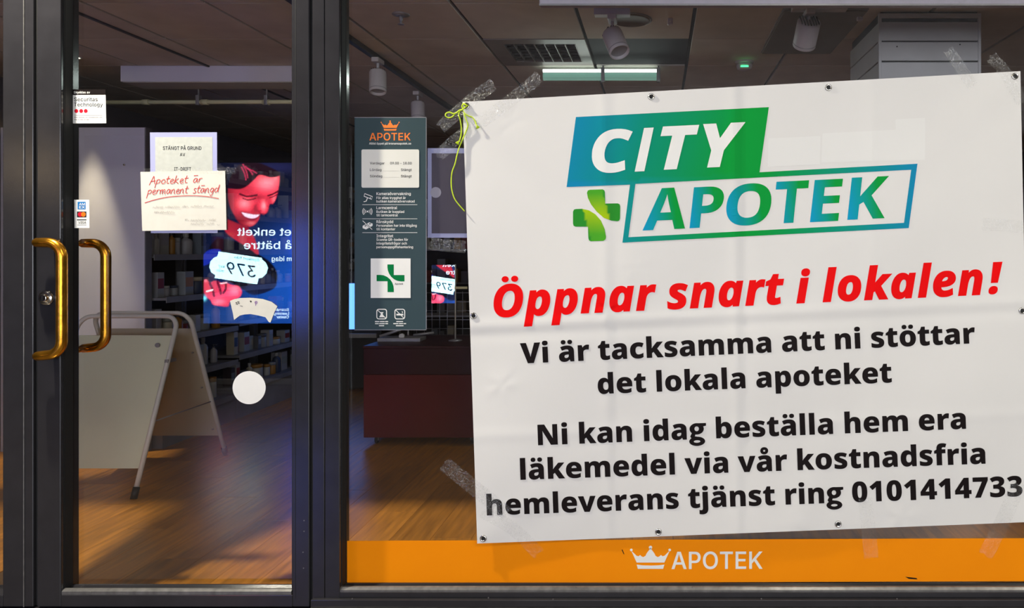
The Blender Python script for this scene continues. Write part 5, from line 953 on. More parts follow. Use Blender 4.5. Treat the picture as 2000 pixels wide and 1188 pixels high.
tape([(840, 476), (872, 480), (908, 482)], 24, 'crinkled clear tape strip under the dark framed poster', seed=11, over=False)
# ---- neon cord
def Z7(x, y): return (840+x/5.942, 120+y/5.942)
cord = empty('neon_cord', tuple(BW(*Z7(410, 510), .006)), 'neon yellow cord knotted through the upper left banner eyelet', 'cord')
def cp(pts, r, name, lift=.004, scale=True):
    L = []
    for i, (x, y) in enumerate(pts):
        px, py = Z7(x, y) if scale else (x, y)
        L.append(P(px, py, -.0125-lift-.002*math.sin(i*1.3)))
    return MB().tube(smooth(L, 6), r, 8).build(name, M['cord'], cord)
cp([(440, 520), (415, 505), (385, 500), (372, 520), (385, 545), (420, 520), (405, 495), (378, 490)], .0024, 'knot', .006)
cp([(395, 545), (365, 565), (330, 580), (285, 610), (262, 640), (215, 655), (180, 632), (188, 602), (228, 590), (262, 605), (300, 600), (345, 565), (385, 560)], .0022, 'loop')
def tassel(x, y, dx, dy, root):
    for k in range(-3, 4):
        a = math.atan2(dy, dx)+k*.12; e = (x+math.cos(a)*62, y+math.sin(a)*62)
        sub('frayed_strand', MB().tube([P(*Z7(x, y), -.017), P(*Z7((x+e[0])/2+k*3, (y+e[1])/2), -.0175-abs(k)*.0004), P(*Z7(*e), -.017)], .0013, 5), M['cord'], root)
t1 = cp([(385, 575), (405, 605), (440, 630), (490, 650), (520, 690), (535, 725)], .0021, 'tail'); tassel(530, 722, .45, .9, t1)
t2 = cp([(345, 575), (332, 620), (350, 680), (362, 760), (360, 850), (345, 915)], .0021, 'tail'); tassel(348, 910, -.6, .8, t2)
cp([(393, 610), (420, 680), (438, 745), (405, 840), (365, 930), (335, 1010), (310, 1100), (290, 1190), (255, 1290), (246, 1420), (262, 1530), (300, 1620), (400, 1740)], .0021, 'tail')

# ================================================================== ORANGE BAND
band = MB().plate([(678, 1057), (2150, 1051), (2150, 1135), (678, 1140)], -.0006, .0006).build('orange_band', M['orange']); tag(band, 'wide orange vinyl band along the window bottom with white crown and lettering', 'window decal')
def crown(cx, y0, w, h, Y, mtl, root):
    """crown emblem: band and five-pointed body"""
    f = lambda u, v: (cx+u*w, y0-v*h)
    body = [(-.36, .30), (-.5, .86), (-.36, .62), (-.31, .60), (-.27, .66), (-.24, .60), (-.19, .56), (-.13, .62), (-.10, .74), (-.05, .86), (0, 1.0)]
    body = body+[(-x, y) for x, y in body[::-1][1:]]
    base = [(-.33, .0), (.33, .0), (.36, .2), (.2, .165), (0, .155), (-.2, .165), (-.36, .2)]
    mb = MB().plate([f(*q) for q in body], Y, .0002).plate([f(*q) for q in base], Y, .0002)
    for u, v, r in ((-.5, .9, .035), (0, 1.02, .045), (.5, .9, .035)): mb.plate(disc(*f(u, v), r*w, 12), Y, .0002)
    return mb.build('crown_emblem', mtl, root)
crown(1270.5, 1111.5, 75, 41, -.0009, M['white'], band)
line_text(MB(), 'R', 'APOTEK', 1311.5, 1489.5, 1112, 46.5, -.0010, slope=-.003).build('lettering', M['white'], band)
MB().plate([(1768, 1127), (1790, 1129.5), (1792, 1132), (1775, 1131)], -.0009, .0003).build('scuff', M['black'], band)
MB().plate([(1214, 1074), (1216, 1074), (1219.5, 1083), (1218, 1083)], -.0009, .0003).build('scuff', M['black'], band)

# ================================================================== OPENING-HOURS SIGN
sg = empty('opening_hours_sign', tuple(P(763, 645, -.004)), 'tall slate green sign with opening hours and a green cross beside the banner', 'sign')
MB().plate(rect(692.5, 229.5, 832.5, 644.5), -.004, .004).build('board', M['slate'], sg)
b = MB()
for q in (rect(692, 229, 833, 230), rect(832, 229, 833, 645), rect(692, 644, 833, 645)): b.plate(q, -.0042, .0006)
b.build('edge_line', M['grey'], sg)
SY = -.0044
crown(762, 255.2, 35, 18, SY, M['ogold'], sg)
line_text(MB(), 'R', 'APOTEK', 721.5, 802, 274.3, 20, SY).build('lettering', M['ogold'], sg)
line_text(MB(), 'R', 'Alltid öppet på kronansapotek.se', 721, 803, 282.4, 5.6, SY).build('lettering', M['white'], sg)
pl = MB().plate(rrect(706, 292, 818.5, 366.7, 3), -.0055, .0015).build('hours_plate', M['plate'], sg)
b = MB(); PY = -.0058
for l, r_, y in (('Vardagar', '09.00 - 18.00', 321.2), ('Lördag', 'Stängt', 334.1), ('Söndag', 'Stängt', 346.5)):
    wl = {'Vardagar': 28.5, 'Lördag': 22.5, 'Söndag': 24}[l]; wr = 42 if '0' in r_ else 21
    line_text(b, 'R', l, 722.5, 722.5+wl, y, 6.6, PY); line_text(b, 'R', r_, 804-wr, 804, y, 6.6, PY)
sub('hours_lettering', b, M['ink'], pl)
b = MB()
for y, x0, x1 in ((334.1, 747, 781), (346.5, 748, 781)):
    for k in range(int((x1-x0)/1.6)): b.plate(rect(x0+k*1.6, y-.5, x0+k*1.6+.8, y), PY, .0002)
sub('dotted_line', b, M['pencil'], pl)
b = MB()
for s_, x1, y, em in (('Kameraövervakning', 802.3, 381.2, 7.6), ('För allas trygghet är', 792.6, 388.9, 6.6), ('butiken kameraövervakad', 809.7, 395.7, 6.6), ('Larmcentral', 775.7, 408.7, 7.6), ('Butiken är kopplad', 789.5, 416, 6.6), ('till larmcentral', 777, 422.8, 6.6), ('Rånskydd', 768, 436, 7.6), ('Personalen har inte tillgång', 813.9, 443, 6.6), ('till kontanter', 772, 450, 6.6), ('Integritet', 768, 463.7, 7.6), ('Scanna QR-koden för', 797, 470.5, 6.6), ('integritetsfrågor och', 794.7, 477.8, 6.6), ('personuppgiftshantering', 806.7, 485, 6.6)):
    line_text(b, 'R', s_, 735.2, x1, y, em, SY)
b.build('lettering', M['white'], sg)
b = MB()
for y in (400, 427.5, 454.5): b.plate(rect(707.7, y-.4, 815, y+.4), SY, .0002)
b.build('rule_line', M['white'], sg)
def ic(x, y): return (690+x/8.487, 360+y/8.487)
def stroke(mb, pts, w, Y, sm=False):
    if sm: pts = [(q.x, q.y) for q in smooth([(x, y, 0) for x, y in pts], 5)]
    V, F = ribbon(pts, w); mb.lay += 1                  # a stroke may cross itself: each step lies a hair higher
    return mb.add([P(x, y, Y-.00005*(mb.lay % 6)-.000006*i) for i, (x, y) in enumerate(V)], [f[::-1] for f in F])
b = MB(); stroke(b, [ic(*q) for q in ((190, 155), (318, 205), (305, 250), (178, 198), (190, 155), (230, 171))], 1.4, SY); stroke(b, [ic(*q) for q in ((235, 225), (215, 280), (172, 290))], 1.6, SY); stroke(b, [ic(*q) for q in ((285, 215), (278, 240))], 1.6, SY)
b.build('camera_icon', M['white'], sg)
b = MB().plate(disc(*ic(234, 452), 1.7, 14), SY, .0002)
for r_ in (34, 58, 80):
    for s_ in (-1, 1): stroke(b, [ic(234+s_*r_*math.cos(a), 452+r_*math.sin(a)) for a in np.linspace(-.75, .75, 9)], 1.1, SY)
b.build('alarm_icon', M['white'], sg)
b = MB().plate([ic(*q) for q in ((155, 690), (265, 632), (322, 655), (318, 690), (210, 750), (155, 728))], SY, .0002); b.build('cash_icon', M['white'], sg)
b = MB(); stroke(b, [ic(*q) for q in ((150, 600), (318, 755))], 3.0, SY-.0002); b.plate([ic(*q) for q in ((180, 690), (205, 678), (222, 690), (198, 702))], SY-.0002, .0001); b.plate([ic(*q) for q in ((255, 655), (280, 645), (298, 655), (272, 668))], SY-.0002, .0001); b.build('cash_icon_gap', M['slate'], sg)
b = MB(); stroke(b, [ic(*q) for q in ((155, 605), (313, 752))], 1.2, SY-.0004); b.build('strike_line', M['white'], sg)
def gc(x, y): return (690+x/7.427, 490+y/7.427)
pl2 = MB().plate(rect(724, 505, 801.8, 582.2), -.0055, .0015).build('cross_plate', M['white'], sg)
def arcp(cx, cy, r, a0, a1, n=10): return [(cx+r*math.cos(math.radians(a)), cy+r*math.sin(math.radians(a))) for a in np.linspace(a0, a1, n)]
q1 = [gc(*q) for q in [(495, 198), (587, 198), (587, 352), (742, 352), (742, 444), (690, 444)]+[(640, 436), (590, 412), (548, 375), (518, 330), (500, 280), (495, 240)]]
q2 = [gc(*q) for q in [(338, 350), (395, 350), (440, 356), (490, 378), (535, 415), (566, 462), (583, 515), (588, 560), (588, 600), (497, 600), (497, 442), (338, 442)]]
sub('green_cross', MB().plate(q1, PY, .0002).plate(q2, PY, .0002), M['green'], pl2)
sub('cross_lettering', line_text(MB(), 'R', 'Apotek', 771, 787.5, 556.2, 4.6, PY), M['ink'], pl2)
for x0 in (335, 598):
    b = MB(); o_ = [gc(*q) for q in rrect(x0+6, 849, x0+148, 989, 30)]; stroke(b, o_+o_[:2], 1.7, SY)
    stroke(b, [gc(x0+18, 860), gc(x0+138, 980)], 1.3, SY)
    if x0 == 335: b.plate([gc(*q) for q in ((385, 890), (440, 890), (425, 915), (450, 965), (375, 965), (402, 915))], SY, .0002)
    else: b.plate([gc(*q) for q in ((625, 915), (725, 915), (725, 938), (625, 938))], SY, .0002); stroke(b, [gc(710, 905), gc(716, 890), gc(705, 878)], 1.4, SY)
    b.build('prohibition_icon', M['white'], sg)
    b = MB()
    for j, ws in enumerate(((62, 70, 42), (52, 80, 40), (74,)) if x0 == 335 else ((98,), (74, 60, 36), (110,))):
        tot = sum(ws)+8*(len(ws)-1); x = x0+75-tot/2
        for w in ws: b.plate([gc(*q) for q in rect(x, 1021+j*30, x+w, 1034+j*30)], SY, .0002); x += w+8
    b.build('caption_lines', M['white'], sg)

# ================================================================== PAPERS AND STICKERS ON THE DOOR
def n8(x, y): return (270+x/5.163, 240+y/5.163)
nt_ = empty('printed_notice', tuple(P(359, 452, -.001)), 'lilac edged printed notice half hidden behind the handwritten note', 'notice')
MB().plate([n8(118, 97), n8(793, 95), n8(800, 1110), n8(128, 1112)], -.0012, .0008).build('sheet', M['lilac'], nt_)
MB().plate([n8(170, 144), n8(748, 143), n8(754, 1040), n8(176, 1044)], -.0016, .0003).build('printed_page', M['cream'], nt_)
b = MB()
line_text(b, 'R', 'STÄNGT PÅ GRUND', 270+248/5.163, 270+637/5.163, 240+272/5.163, 9.2, -.0019)
line_text(b, 'R', 'AV', 270+420/5.163, 270+472/5.163, 240+336/5.163, 8.6, -.0019)
line_text(b, 'R', 'IT-DRIFT', 270+362/5.163, 270+532/5.163, 240+482/5.163, 9.0, -.0019)
b.build('lettering', M['ink'], nt_)
note = empty('handwritten_note', tuple(P(359, 451, -.003)), 'white paper note with red handwriting taped to the door glass', 'note')
MB().plate([n8(22, 495), n8(875, 483), n8(884, 780), n8(890, 1080), n8(40, 1090), n8(30, 780)], -.0030, .0006).build('sheet', M['paper'], note)
HW = {  # single strokes of the handwriting, x-height 1
 'A': (1.15, [[(.0, -.25), (.3, .9), (.55, 1.75), (.75, .9), (.95, .0)], [(.1, .55), (1.0, .75)]]),
 'p': (.9, [[(.1, .95), (.05, .2), (-.05, -.9)], [(.05, .6), (.35, 1.0), (.7, .75), (.55, .25), (.1, .15)]]),
 'o': (.85, [[(.45, 1.0), (.1, .7), (.15, .15), (.5, .05), (.75, .5), (.5, .95), (.35, .95)]]),
 't': (.75, [[(.35, 1.7), (.22, .7), (.3, .1), (.65, .1)], [(.0, 1.05), (.7, 1.15)]]),
 'e': (.8, [[(.05, .45), (.45, .55), (.6, .85), (.35, 1.0), (.1, .65), (.15, .15), (.45, .0), (.75, .25)]]),
 'c': (.75, [[(.6, .85), (.35, 1.0), (.1, .6), (.2, .1), (.65, .15)]]),
 'k': (.95, [[(.2, 1.8), (.1, .9), (.05, .0)], [(.65, 1.1), (.15, .5), (.4, .3), (.8, -.05)]]),
 'a': (.95, [[(.65, .9), (.3, 1.0), (.05, .5), (.2, .05), (.5, .3), (.7, .95), (.68, .3), (.9, .05)]]),
 'r': (.75, [[(.1, .95), (.1, .05)], [(.1, .5), (.3, .95), (.65, .95)]]),
 'm': (1.3, [[(.05, .95), (.05, .0), (.1, .6), (.35, 1.0), (.5, .8), (.5, .0), (.55, .6), (.8, 1.0), (.95, .8), (.95, .15), (1.15, .05)]]),
 'n': (.95, [[(.05, .95), (.05, .0), (.1, .6), (.4, 1.0), (.6, .8), (.6, .15), (.85, .05)]]),
 's': (.75, [[(.65, .95), (.3, 1.05), (.2, .7), (.55, .4), (.5, .0), (.05, .0)]]),
 'g': (.9, [[(.65, .9), (.3, 1.0), (.1, .5), (.3, .1), (.6, .4), (.7, .95), (.6, -.3), (.35, -.7), (.1, -.45)]]),
 'd': (1.0, [[(.6, .85), (.3, 1.0), (.05, .5), (.25, .05), (.6, .4), (.85, 1.75), (.72, .6), (.75, .05)]]),
 'S': (.8, [[(.7, 1.0), (.4, 1.15), (.2, .8), (.5, .45), (.45, .0), (.0, -.05)]]),
}
def hand(mb, s, x, y, x1, xh, w, slope=0.0):
    pen = 0.0; L = []
    for i, ch in enumerate(s):
        if ch == ' ': pen += .9; continue
        base = 'a' if ch == 'ä' else ch; adv, st = HW[base]
        for q in st: L.append([(pen+a+.16*b_, b_) for a, b_ in q])
        if ch == 'ä': L.append([(pen+.2, 1.62), (pen+.95, 1.68)])
        pen += adv
    k = (x1-x)/pen
    for q in L:
        q = [n8(x+a*k, y-b_*xh+slope*a*k) for a, b_ in q]
        stroke(mb, q, w, -.0034, True)
    return mb
b = hand(MB(), 'Apoteket är', 112, 618, 645, 44, 1.25, -.03); hand(b, 'permanent stängd', 92, 722, 815, 44, 1.25, -.03)
stroke(b, [n8(*q) for q in ((65, 808), (160, 778), (290, 750), (420, 738), (560, 735), (700, 744), (812, 764))], 1.3, -.0034, True)
b.build('red_handwriting', M['pen'], note)
rs = random.Random(3); b = MB()
for x0, x1, y in ((145, 255, 862), (270, 425, 860), (440, 510, 855), (530, 640, 852), (660, 765, 850), (160, 370, 912), (470, 515, 990), (530, 690, 992), (715, 785, 988), (530, 660, 1028), (690, 770, 1026)):
    pts = []; x = x0; i = 0
    while x < x1: pts.append(n8(x, y-(rs.uniform(10, 24) if i % 2 else rs.uniform(-4, 3)))); x += rs.uniform(5, 11); i += 1
    stroke(b, pts, .42, -.0034, True)
stroke(b, [n8(795, 1020), n8(805, 1034), n8(820, 1026)], .5, -.0034, True)
b.build('pencil_handwriting', M['pencil'], note)
o = MB().plate([(278, 329), (461, 327), (460, 340), (279, 338)], -.0037, .0001).build('tape_strip', M['tape2']); tag(o, 'clear tape strip along the top of the handwritten note', 'tape', 'clear tape strips on the shop front')
def n3(x, y): return (120+x/3.961, 160+y/3.961)
ss = empty('security_sticker', tuple(P(173, 241, -.0006)), 'small white security company sticker with black top strip and red dots', 'sticker')
MB().plate([n3(76, 102), n3(341, 100), n3(346, 320), n3(78, 321)], -.0008, .0008).build('label', M['white'], ss)
MB().plate([n3(78, 58), n3(340, 58), n3(341, 101), n3(76, 102)], -.0008, .0008).build('top_strip', M['black'], ss)
line_text(MB(), 'R', 'Skyddas av', 144.2, 175.8, 182.6, 6.2, -.0011).build('lettering', M['white'], ss)
b = line_text(MB(), 'R', 'Securitas', 144.5, 190.7, 197.9, 10.5, -.0011); line_text(b, 'R', 'Technology', 144.5, 200.8, 208, 10.5, -.0011); b.build('lettering', M['ink'], ss)
for x in (149, 158.4, 167.4): MB().plate(disc(x, 216.8, 3.8, 20), -.0011, .0002).build('red_dot', M['redp'], ss)
b = MB().plate(rect(145, 224.6, 200, 225.4), -.0011, .0002)
for y, ws in ((229.3, (7, 12, 5, 20, 6)), (233.8, (6, 3, 6, 4, 5))):
    x = 145
    for w in ws: b.plate(rect(x, y-1, x+w, y+.6), -.0011, .0002); x += w+1.2
b.build('small_print', M['pencil'], ss)
cs_ = empty('payment_card_sticker', tuple(P(160, 446, -.0006)), 'narrow white sticker with payment card emblems above the handles', 'sticker')
MB().plate([n3(99, 912), n3(215, 912), n3(217, 1131), n3(101, 1131)], -.0008, .0008).build('label', M['white'], cs_)
MB().plate([n3(*q) for q in rect(125, 928, 187, 986)], -.0011, .0002).build('blue_emblem', M['bluep'], cs_)
b = MB(); line_text(b, 'R', 'AM', 154.5, 165.8, 401.3, 6.5, -.0014); line_text(b, 'R', 'EX', 154.5, 165.8, 407.3, 6.5, -.0014) if 'X' in GL['R'] else None
b.build('emblem_lettering', M['white'], cs_)
MB().plate([n3(*q) for q in rect(120, 1003, 193, 1048)], -.0011, .0002).build('black_emblem', M['gasket'], cs_)
MB().plate(disc(156.6, 418.9, 4.6, 20), -.0013, .0002).build('red_disc', M['redp'], cs_)
MB().plate(disc(162.8, 418.9, 4.6, 20), -.0014, .0001).build('amber_disc', M['amber'], cs_)
MB().plate([n3(*q) for q in rect(120, 1064, 193, 1071)], -.0011, .0002).plate([n3(*q) for q in rect(124, 1106, 192, 1108)], -.0011, .0002).build('rule_line', M['ink'], cs_)
line_text(MB(), 'R', 'VISA', 153, 168, 437.2, 6.4, -.0011, shear=.15).build('lettering', M['gasket'], cs_)
o = MB().plate(disc(486.5, 757.5, 32.3, 48), -.0006, .0006).build('round_sticker', M['white']); tag(o, 'round white dot sticker low on the door glass', 'sticker')
def zs(x, y): return (380+x/3.396, 300+y/3.396)
fan = MB().plate([zs(*q) for q in ((235, 978), (265, 966), (300, 959), (370, 957), (450, 965), (510, 984), (549, 1014), (530, 1050), (503, 1122), (492, 1118), (470, 1086), (420, 1074), (372, 1065), (330, 1068), (300, 1075), (262, 1104), (254, 1060))], -.0008, .0008).build('curved_sticker', M['paper']); tag(fan, 'cream curved strip sticker with tiny symbols on the door glass', 'sticker')
b = MB()
for a, c in (((275, 985), (285, 1003)), ((287, 980), (296, 998)), ((270, 992), (298, 982)), ((273, 1001), (300, 991)), ((302, 1010), (320, 1014))): stroke(b, [zs(*a), zs(*c)], .9, -.0011)
b.plate([zs(*q) for q in ((365, 978), (372, 975), (380, 980), (374, 990))], -.0011, .0002).build('symbol', M['ink'], fan)
b = MB(); o_ = [zs(*q) for q in disc(408, 988, 8, 12)]; stroke(b, o_+o_[:2], 1.0, -.0011); stroke(b, [zs(406, 996), zs(405, 1010)], .9, -.0011); b.plate(disc(*zs(407, 988), 1.0, 8), -.0011, .0002).build('symbol', M['purple'], fan)
# dark framed poster fixed to the inside of the window glass
fp = empty('framed_poster', tuple(P(915, 465, .011)), 'dark poster with pale border taped inside the glass beside the banner', 'poster')
MB().plate(rect(835, 289.5, 1003, 464.5), .0095, .0015).build('border', M['lilac'], fp)
MB().plate(rect(843, 299.5, 995, 456), .0090, .0005).build('picture', M['poster'], fp)
MB().plate(disc(851, 376, 10.5, 28), .0086, .0004).build('pale_dot', M['dotg'], fp)
# ================================================================== SHOP INTERIOR
CZ = EYE+1.215
X0, X1, Y1 = -4.6, 4.5, 8.5
fl = MB().box((X0, .06, -.06), (X1, Y1, -.004)).build('floor', M['under'], loc=(0, 4, -.06)); tag(fl, 'wood look plank floor inside the shop', 'floor', kind='structure')
me = None; k = 0
for i in range(24):
    x = -4.3+i*.182; off = (i*.437) % 1.2
    for j in range(-1, 6):
        y0 = .065+j*1.2+off; y1 = y0+1.2; y0 = max(y0, .065)
        if y1 < .4 or y0 > 6.5: continue
        full = abs(y1-y0-1.2) < 1e-6
        if full and me is not None: o = bpy.data.objects.new('plank', me); C.objects.link(o); o.parent = fl
        else:
            o = MB().box((-.0905, -(y1-y0)/2+.0008, -.004), (.0905, (y1-y0)/2-.0008, 0), .0006).build('plank', M['plank'], loc=(0, 0, 0)); o.parent = fl
            if full: me = o.data
        o.location = Vector((x+.091, (y0+y1)/2, 0))-fl.location
o = MB().box((0.07, .065, -.004), (X1, 6.5, -.0002)); o.box((X0, 6.5, -.004), (0.07, Y1, -.0002)).box((X0, .065, -.004), (-4.301, 6.5, -.0002)); o.build('plank_field', M['plank'], fl)['kind'] = 'stuff'
for nm, a, b_, lab in (('wall_left', (X0-.1, .06, 0), (X0, Y1, 2.9), 'dim left wall of the shop'), ('wall_right', (X1, .06, 0), (X1+.1, Y1, 2.9), 'dim right wall of the shop'), ('wall_back', (X0, Y1, 0), (X1, Y1+.1, 2.9), 'dark back wall of the shop')):
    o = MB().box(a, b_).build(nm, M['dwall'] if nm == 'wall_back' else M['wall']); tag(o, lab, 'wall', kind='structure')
ce = MB().box((X0, .06, CZ+.02), (X1, Y1, CZ+.1)).build('ceiling', M['slab'], loc=(0, 4, CZ)); tag(ce, 'suspended tile ceiling of the shop', 'ceiling', kind='structure')
tm = {}
skip = set()
for i in range(-7, 9):
    for j in range(-2, 13):
        xa_ = -.413+.6*i; ya_ = 1.002+.6*j
        a, b_ = max(xa_, X0), min(xa_+.6, X1); c, d = max(ya_, .07), min(ya_+.6, Y1)
        if b_-a < .05 or d-c < .05: continue
        if (i, j) in ((-1, 1), (0, 1)): continue                     # air grille and dark opening
        key = (round(b_-a, 3), round(d-c, 3))
        if key in tm: o = bpy.data.objects.new('ceiling_tile', tm[key]); C.objects.link(o); o.parent = ce
        else:
            w, h = key; o = MB().box((-w/2+.010, -h/2+.004, 0), (w/2-.010, h/2-.004, .018), .002).build('ceiling_tile', M['ceil'], loc=(0, 0, 0)); o.parent = ce; tm[key] = o.data
        o.location = Vector(((a+b_)/2, (c+d)/2, CZ))-ce.location
# air grille in the ceiling
gx, gy = -1.013, 1.602
vt = empty('air_grille', (gx+.3, gy+.3, CZ), 'square ceiling air grille with rows of louvres', 'vent')
b = MB()
for a, c in (((.008, .008), (.592, .10)), ((.008, .50), (.592, .592)), ((.008, .10), (.10, .50)), ((.53, .10), (.592, .50))): b.box((gx+a[0], gy+a[1], CZ-.002), (gx+c[0], gy+c[1], CZ+.016))
b.build('frame_plate', M['vent'], vt)
for r_ in range(6):
    yy = gy+.115+r_*.064
    for c in range(7):
        xx = gx+.108+c*.0605
        MB().add([(xx, yy, CZ-.006), (xx+.05, yy, CZ-.006), (xx+.05, yy+.042, CZ+.014), (xx, yy+.042, CZ+.014), (xx, yy+.003, CZ-.004), (xx+.05, yy+.003, CZ-.004), (xx+.05, yy+.044, CZ+.015), (xx, yy+.044, CZ+.015)], [(0, 3, 2, 1), (4, 5, 6, 7), (0, 1, 5, 4), (1, 2, 6, 5), (2, 3, 7, 6), (3, 0, 4, 7)]).build('louvre', M['vent'], vt)
for c in range(8): xx = gx+.103+c*.0605; MB().box((xx-.002, gy+.10, CZ-.004), (xx+.002, gy+.50, CZ+.016)).build('divider', M['vent'], vt)
o = MB().box((-.405, 1.61, CZ+.008), (.18, 2.195, CZ+.018), .002).build('dark_ceiling_panel', M['groove']); tag(o, 'dark recessed ceiling panel beside the air grille', 'panel')
# hatch, loudspeaker, detectors, sprinkler
ht = empty('ceiling_hatch', (.84, 1.47, CZ), 'brown board hatch in the ceiling behind the rightmost spotlight', 'hatch')
MB().box((.632, 1.08, CZ-.016), (1.05, 1.86, CZ), .003).build('panel', M['hatch'], ht)
b = MB(); b.box((.626, 1.074, CZ-.008), (.632, 1.866, CZ)).box((1.05, 1.074, CZ-.008), (1.056, 1.866, CZ)).box((.632, 1.86, CZ-.008), (1.05, 1.866, CZ)).box((.632, 1.074, CZ-.008), (1.05, 1.08, CZ)); b.build('rim', M['vent'], ht)
q = P(1232, 37, 1.25); o = empty('ceiling_loudspeaker', (q.x, 1.25, CZ), 'round dark ceiling loudspeaker beside the middle spotlight', 'loudspeaker')
MB().lathe([(.105, 0), (.105, -.006), (.095, -.012), (.09, -.008), (.001, -.008)], (q.x, 1.25, CZ), 'z', 32).build('grille', M['hatch'], o)
MB().lathe([(.112, 0), (.112, -.005), (.105, -.007)], (q.x, 1.25, CZ), 'z', 32).build('ring', M['vent'], o)
sd = empty('smoke_detector', (.555, 2.10, CZ), 'white smoke detector with a glowing green light', 'smoke detector')
MB().lathe([(.06, 0), (.06, -.012), (.054, -.016)], (.555, 2.10, CZ), 'z', 28).build('base', M['spot'], sd)
MB().lathe([(.05, -.016), (.052, -.03), (.045, -.048), (.03, -.054), (.001, -.055)], (.555, 2.10, CZ), 'z', 28).build('cap', M['spot'], sd)
MB().box((.525, 2.044, CZ-.046), (.575, 2.052, CZ-.038), .002).build('light', M['led'], sd)
sp = empty('sprinkler', (-1.32, 1.17, CZ), 'ceiling sprinkler head with a round plate above the opening-hours sign', 'sprinkler')
MB().lathe([(.045, 0), (.043, -.004), (.02, -.010)], (-1.32, 1.17, CZ), 'z', 24).build('plate', M['grey'], sp)
MB().lathe([(.009, -.008), (.009, -.03), (.005, -.034), (.005, -.05)], (-1.32, 1.17, CZ), 'z', 12).build('stem', M['grey'], sp)
MB().lathe([(.016, -.050), (.016, -.053)], (-1.32, 1.17, CZ), 'z', 16).build('deflector', M['grey'], sp)
for px, py, lab in ((1309, 36, 'small white ceiling sensor box beside the round loudspeaker'), (1679, 28, 'small white ceiling sensor box beside the slatted column')):
    Z = FPX*1.215/(CY-py)-D; q = P(px, py, Z); r = empty('ceiling_sensor', (q.x, Z, CZ), lab, 'sensor', 'small ceiling sensors')
    MB().box((q.x-.014, Z-.012, CZ-.034), (q.x+.014, Z+.012, CZ), .004).build('housing', M['spot'], r)
    MB().lathe([(.006, 0), (.004, -.004)], (q.x, Z-.012, CZ-.02), 'y', 12).build('lens', M['plate'], r)
# track rails and spotlights
def track(x, y0, y1, lab, z=CZ, xx=None, w=.017, h=.032):
    r = empty('light_track', (x, (y0+y1)/2, z), lab, 'track', 'ceiling light tracks')
    a, c = ((x-w, y0), (x+w, y1)) if xx is None else ((xx[0], y0), (xx[1], y1))
    MB().box((a[0], a[1], z-h), (c[0], c[1], z), .002).build('rail', M['dark'] if xx is None else M['spot'], r)
    return r
track(-1.745, .7, 5.2, 'long black ceiling light track running back above the opening-hours sign')
track(-2.95, .5, 6.0, 'long black ceiling light track above the sandwich board', w=.009, h=.010)
def spot(px, py, Z, L_, r_, tilt, yaw, lab, drop=.06, top=None):
    """track spotlight: adapter, stem, bracket and a cylindrical head"""
    a = P(px, py, Z); zt = CZ-.032 if top is None else top
    e = empty('track_spotlight', (a.x, Z, zt), lab, 'spotlight', 'white track spotlights')
    MB().box((a.x-.022, Z-.05, zt-.028), (a.x+.022, Z+.05, zt), .004).build('adapter', M['spot'], e)
    MB().lathe([(.008, 0), (.008, -.028-drop)], (a.x, Z, zt), 'z', 12).build('stem', M['spot'], e)
    c = Vector((a.x, Z, zt-.028-drop)); R = Matrix.Rotation(math.radians(yaw), 3, 'Z') @ Matrix.Rotation(math.radians(tilt), 3, 'X')
    h = MB().lathe([(r_*.2, .012), (r_*.92, .010), (r_, 0), (r_, -L_), (r_*.97, -L_-.004), (r_*.88, -L_-.004), (r_*.82, -L_+.02), (r_*.3, -L_+.05)], c, 'z', 32, R).build('head', M['spot'], e)
    for k in range(-3, 4):
        w = r_*math.sqrt(max(.05, 1-(k/4)**2))*.9
        v = [c+R @ Vector((x, y, z)) for x in (k*r_*.24-.0022, k*r_*.24+.0022) for y in (-w, w) for z in (.008, .015)]
        sub('cooling_slot', MB().add(v, [(0, 1, 3, 2), (4, 6, 7, 5), (0, 4, 5, 1), (2, 3, 7, 6), (0, 2, 6, 4), (1, 5, 7, 3)]), M['dark'], h)
    sub('front_ring', MB().lathe([(r_*1.01, -L_+.012), (r_*1.01, -L_+.016)], c, 'z', 32, R), M['grey'], h)
    return e
spot(738, 105, 1.91, .125, .050, -14, 22, 'white track spotlight aimed down left of the air grille')
spot(816, 172, 2.85, .120, .050, -12, 25, 'white track spotlight directly above the opening-hours sign')
spot(1196, 20, 1.10, .120, .052, -32, 38, 'white track spotlight tilted to the right near the round loudspeaker', drop=.065)
spot(1580, 14, 1.02, .125, .058, 46, 4, 'white spotlight with cooling slots hanging before the brown hatch', drop=.03)
track(0, 0.995, 1.045, 'short white light track carrying the rightmost spotlight', xx=(.66, .93))
track(0, 1.075, 1.125, 'short white light track carrying the tilted spotlight', xx=(-.32, -.14))
# lit tube lamp
tl = empty('tube_lamp', (-.37, 2.2, CZ), 'lit white tube lamp with a green tinted reflector above the banner', 'lamp')
zt = P(0, 139, 2.2).z; xa_, xb_ = P(1061, 0, 2.2).x, P(1289, 0, 2.2).x
MB().tube([(xa_, 2.19, zt), (xb_, 2.19, zt)], .0105, 12).build('tube', M['tube_on'], tl)
MB().prism([(2.185, zt-.015), (2.18, zt-.045), (2.20, zt-.062), (2.21, zt-.055), (2.20, zt-.015)], 0, xa_, xb_).build('reflector', M['tube_g'], tl)
for px in (1178, 1286):
    x = P(px, 0, 2.2).x; b = MB().box((x-.012, 2.165, zt-.075), (x+.012, 2.215, zt+.016), .004); b.tube([(x, 2.2, zt), (x, 2.2, CZ)], .005, 8); b.build('clamp', M['grey'], tl)
L = bpy.data.lights.new('tube_light', 'AREA'); L.shape = 'RECTANGLE'; L.size = xb_-xa_; L.size_y = .03; L.energy = 4; L.color = (.85, 1, .93)
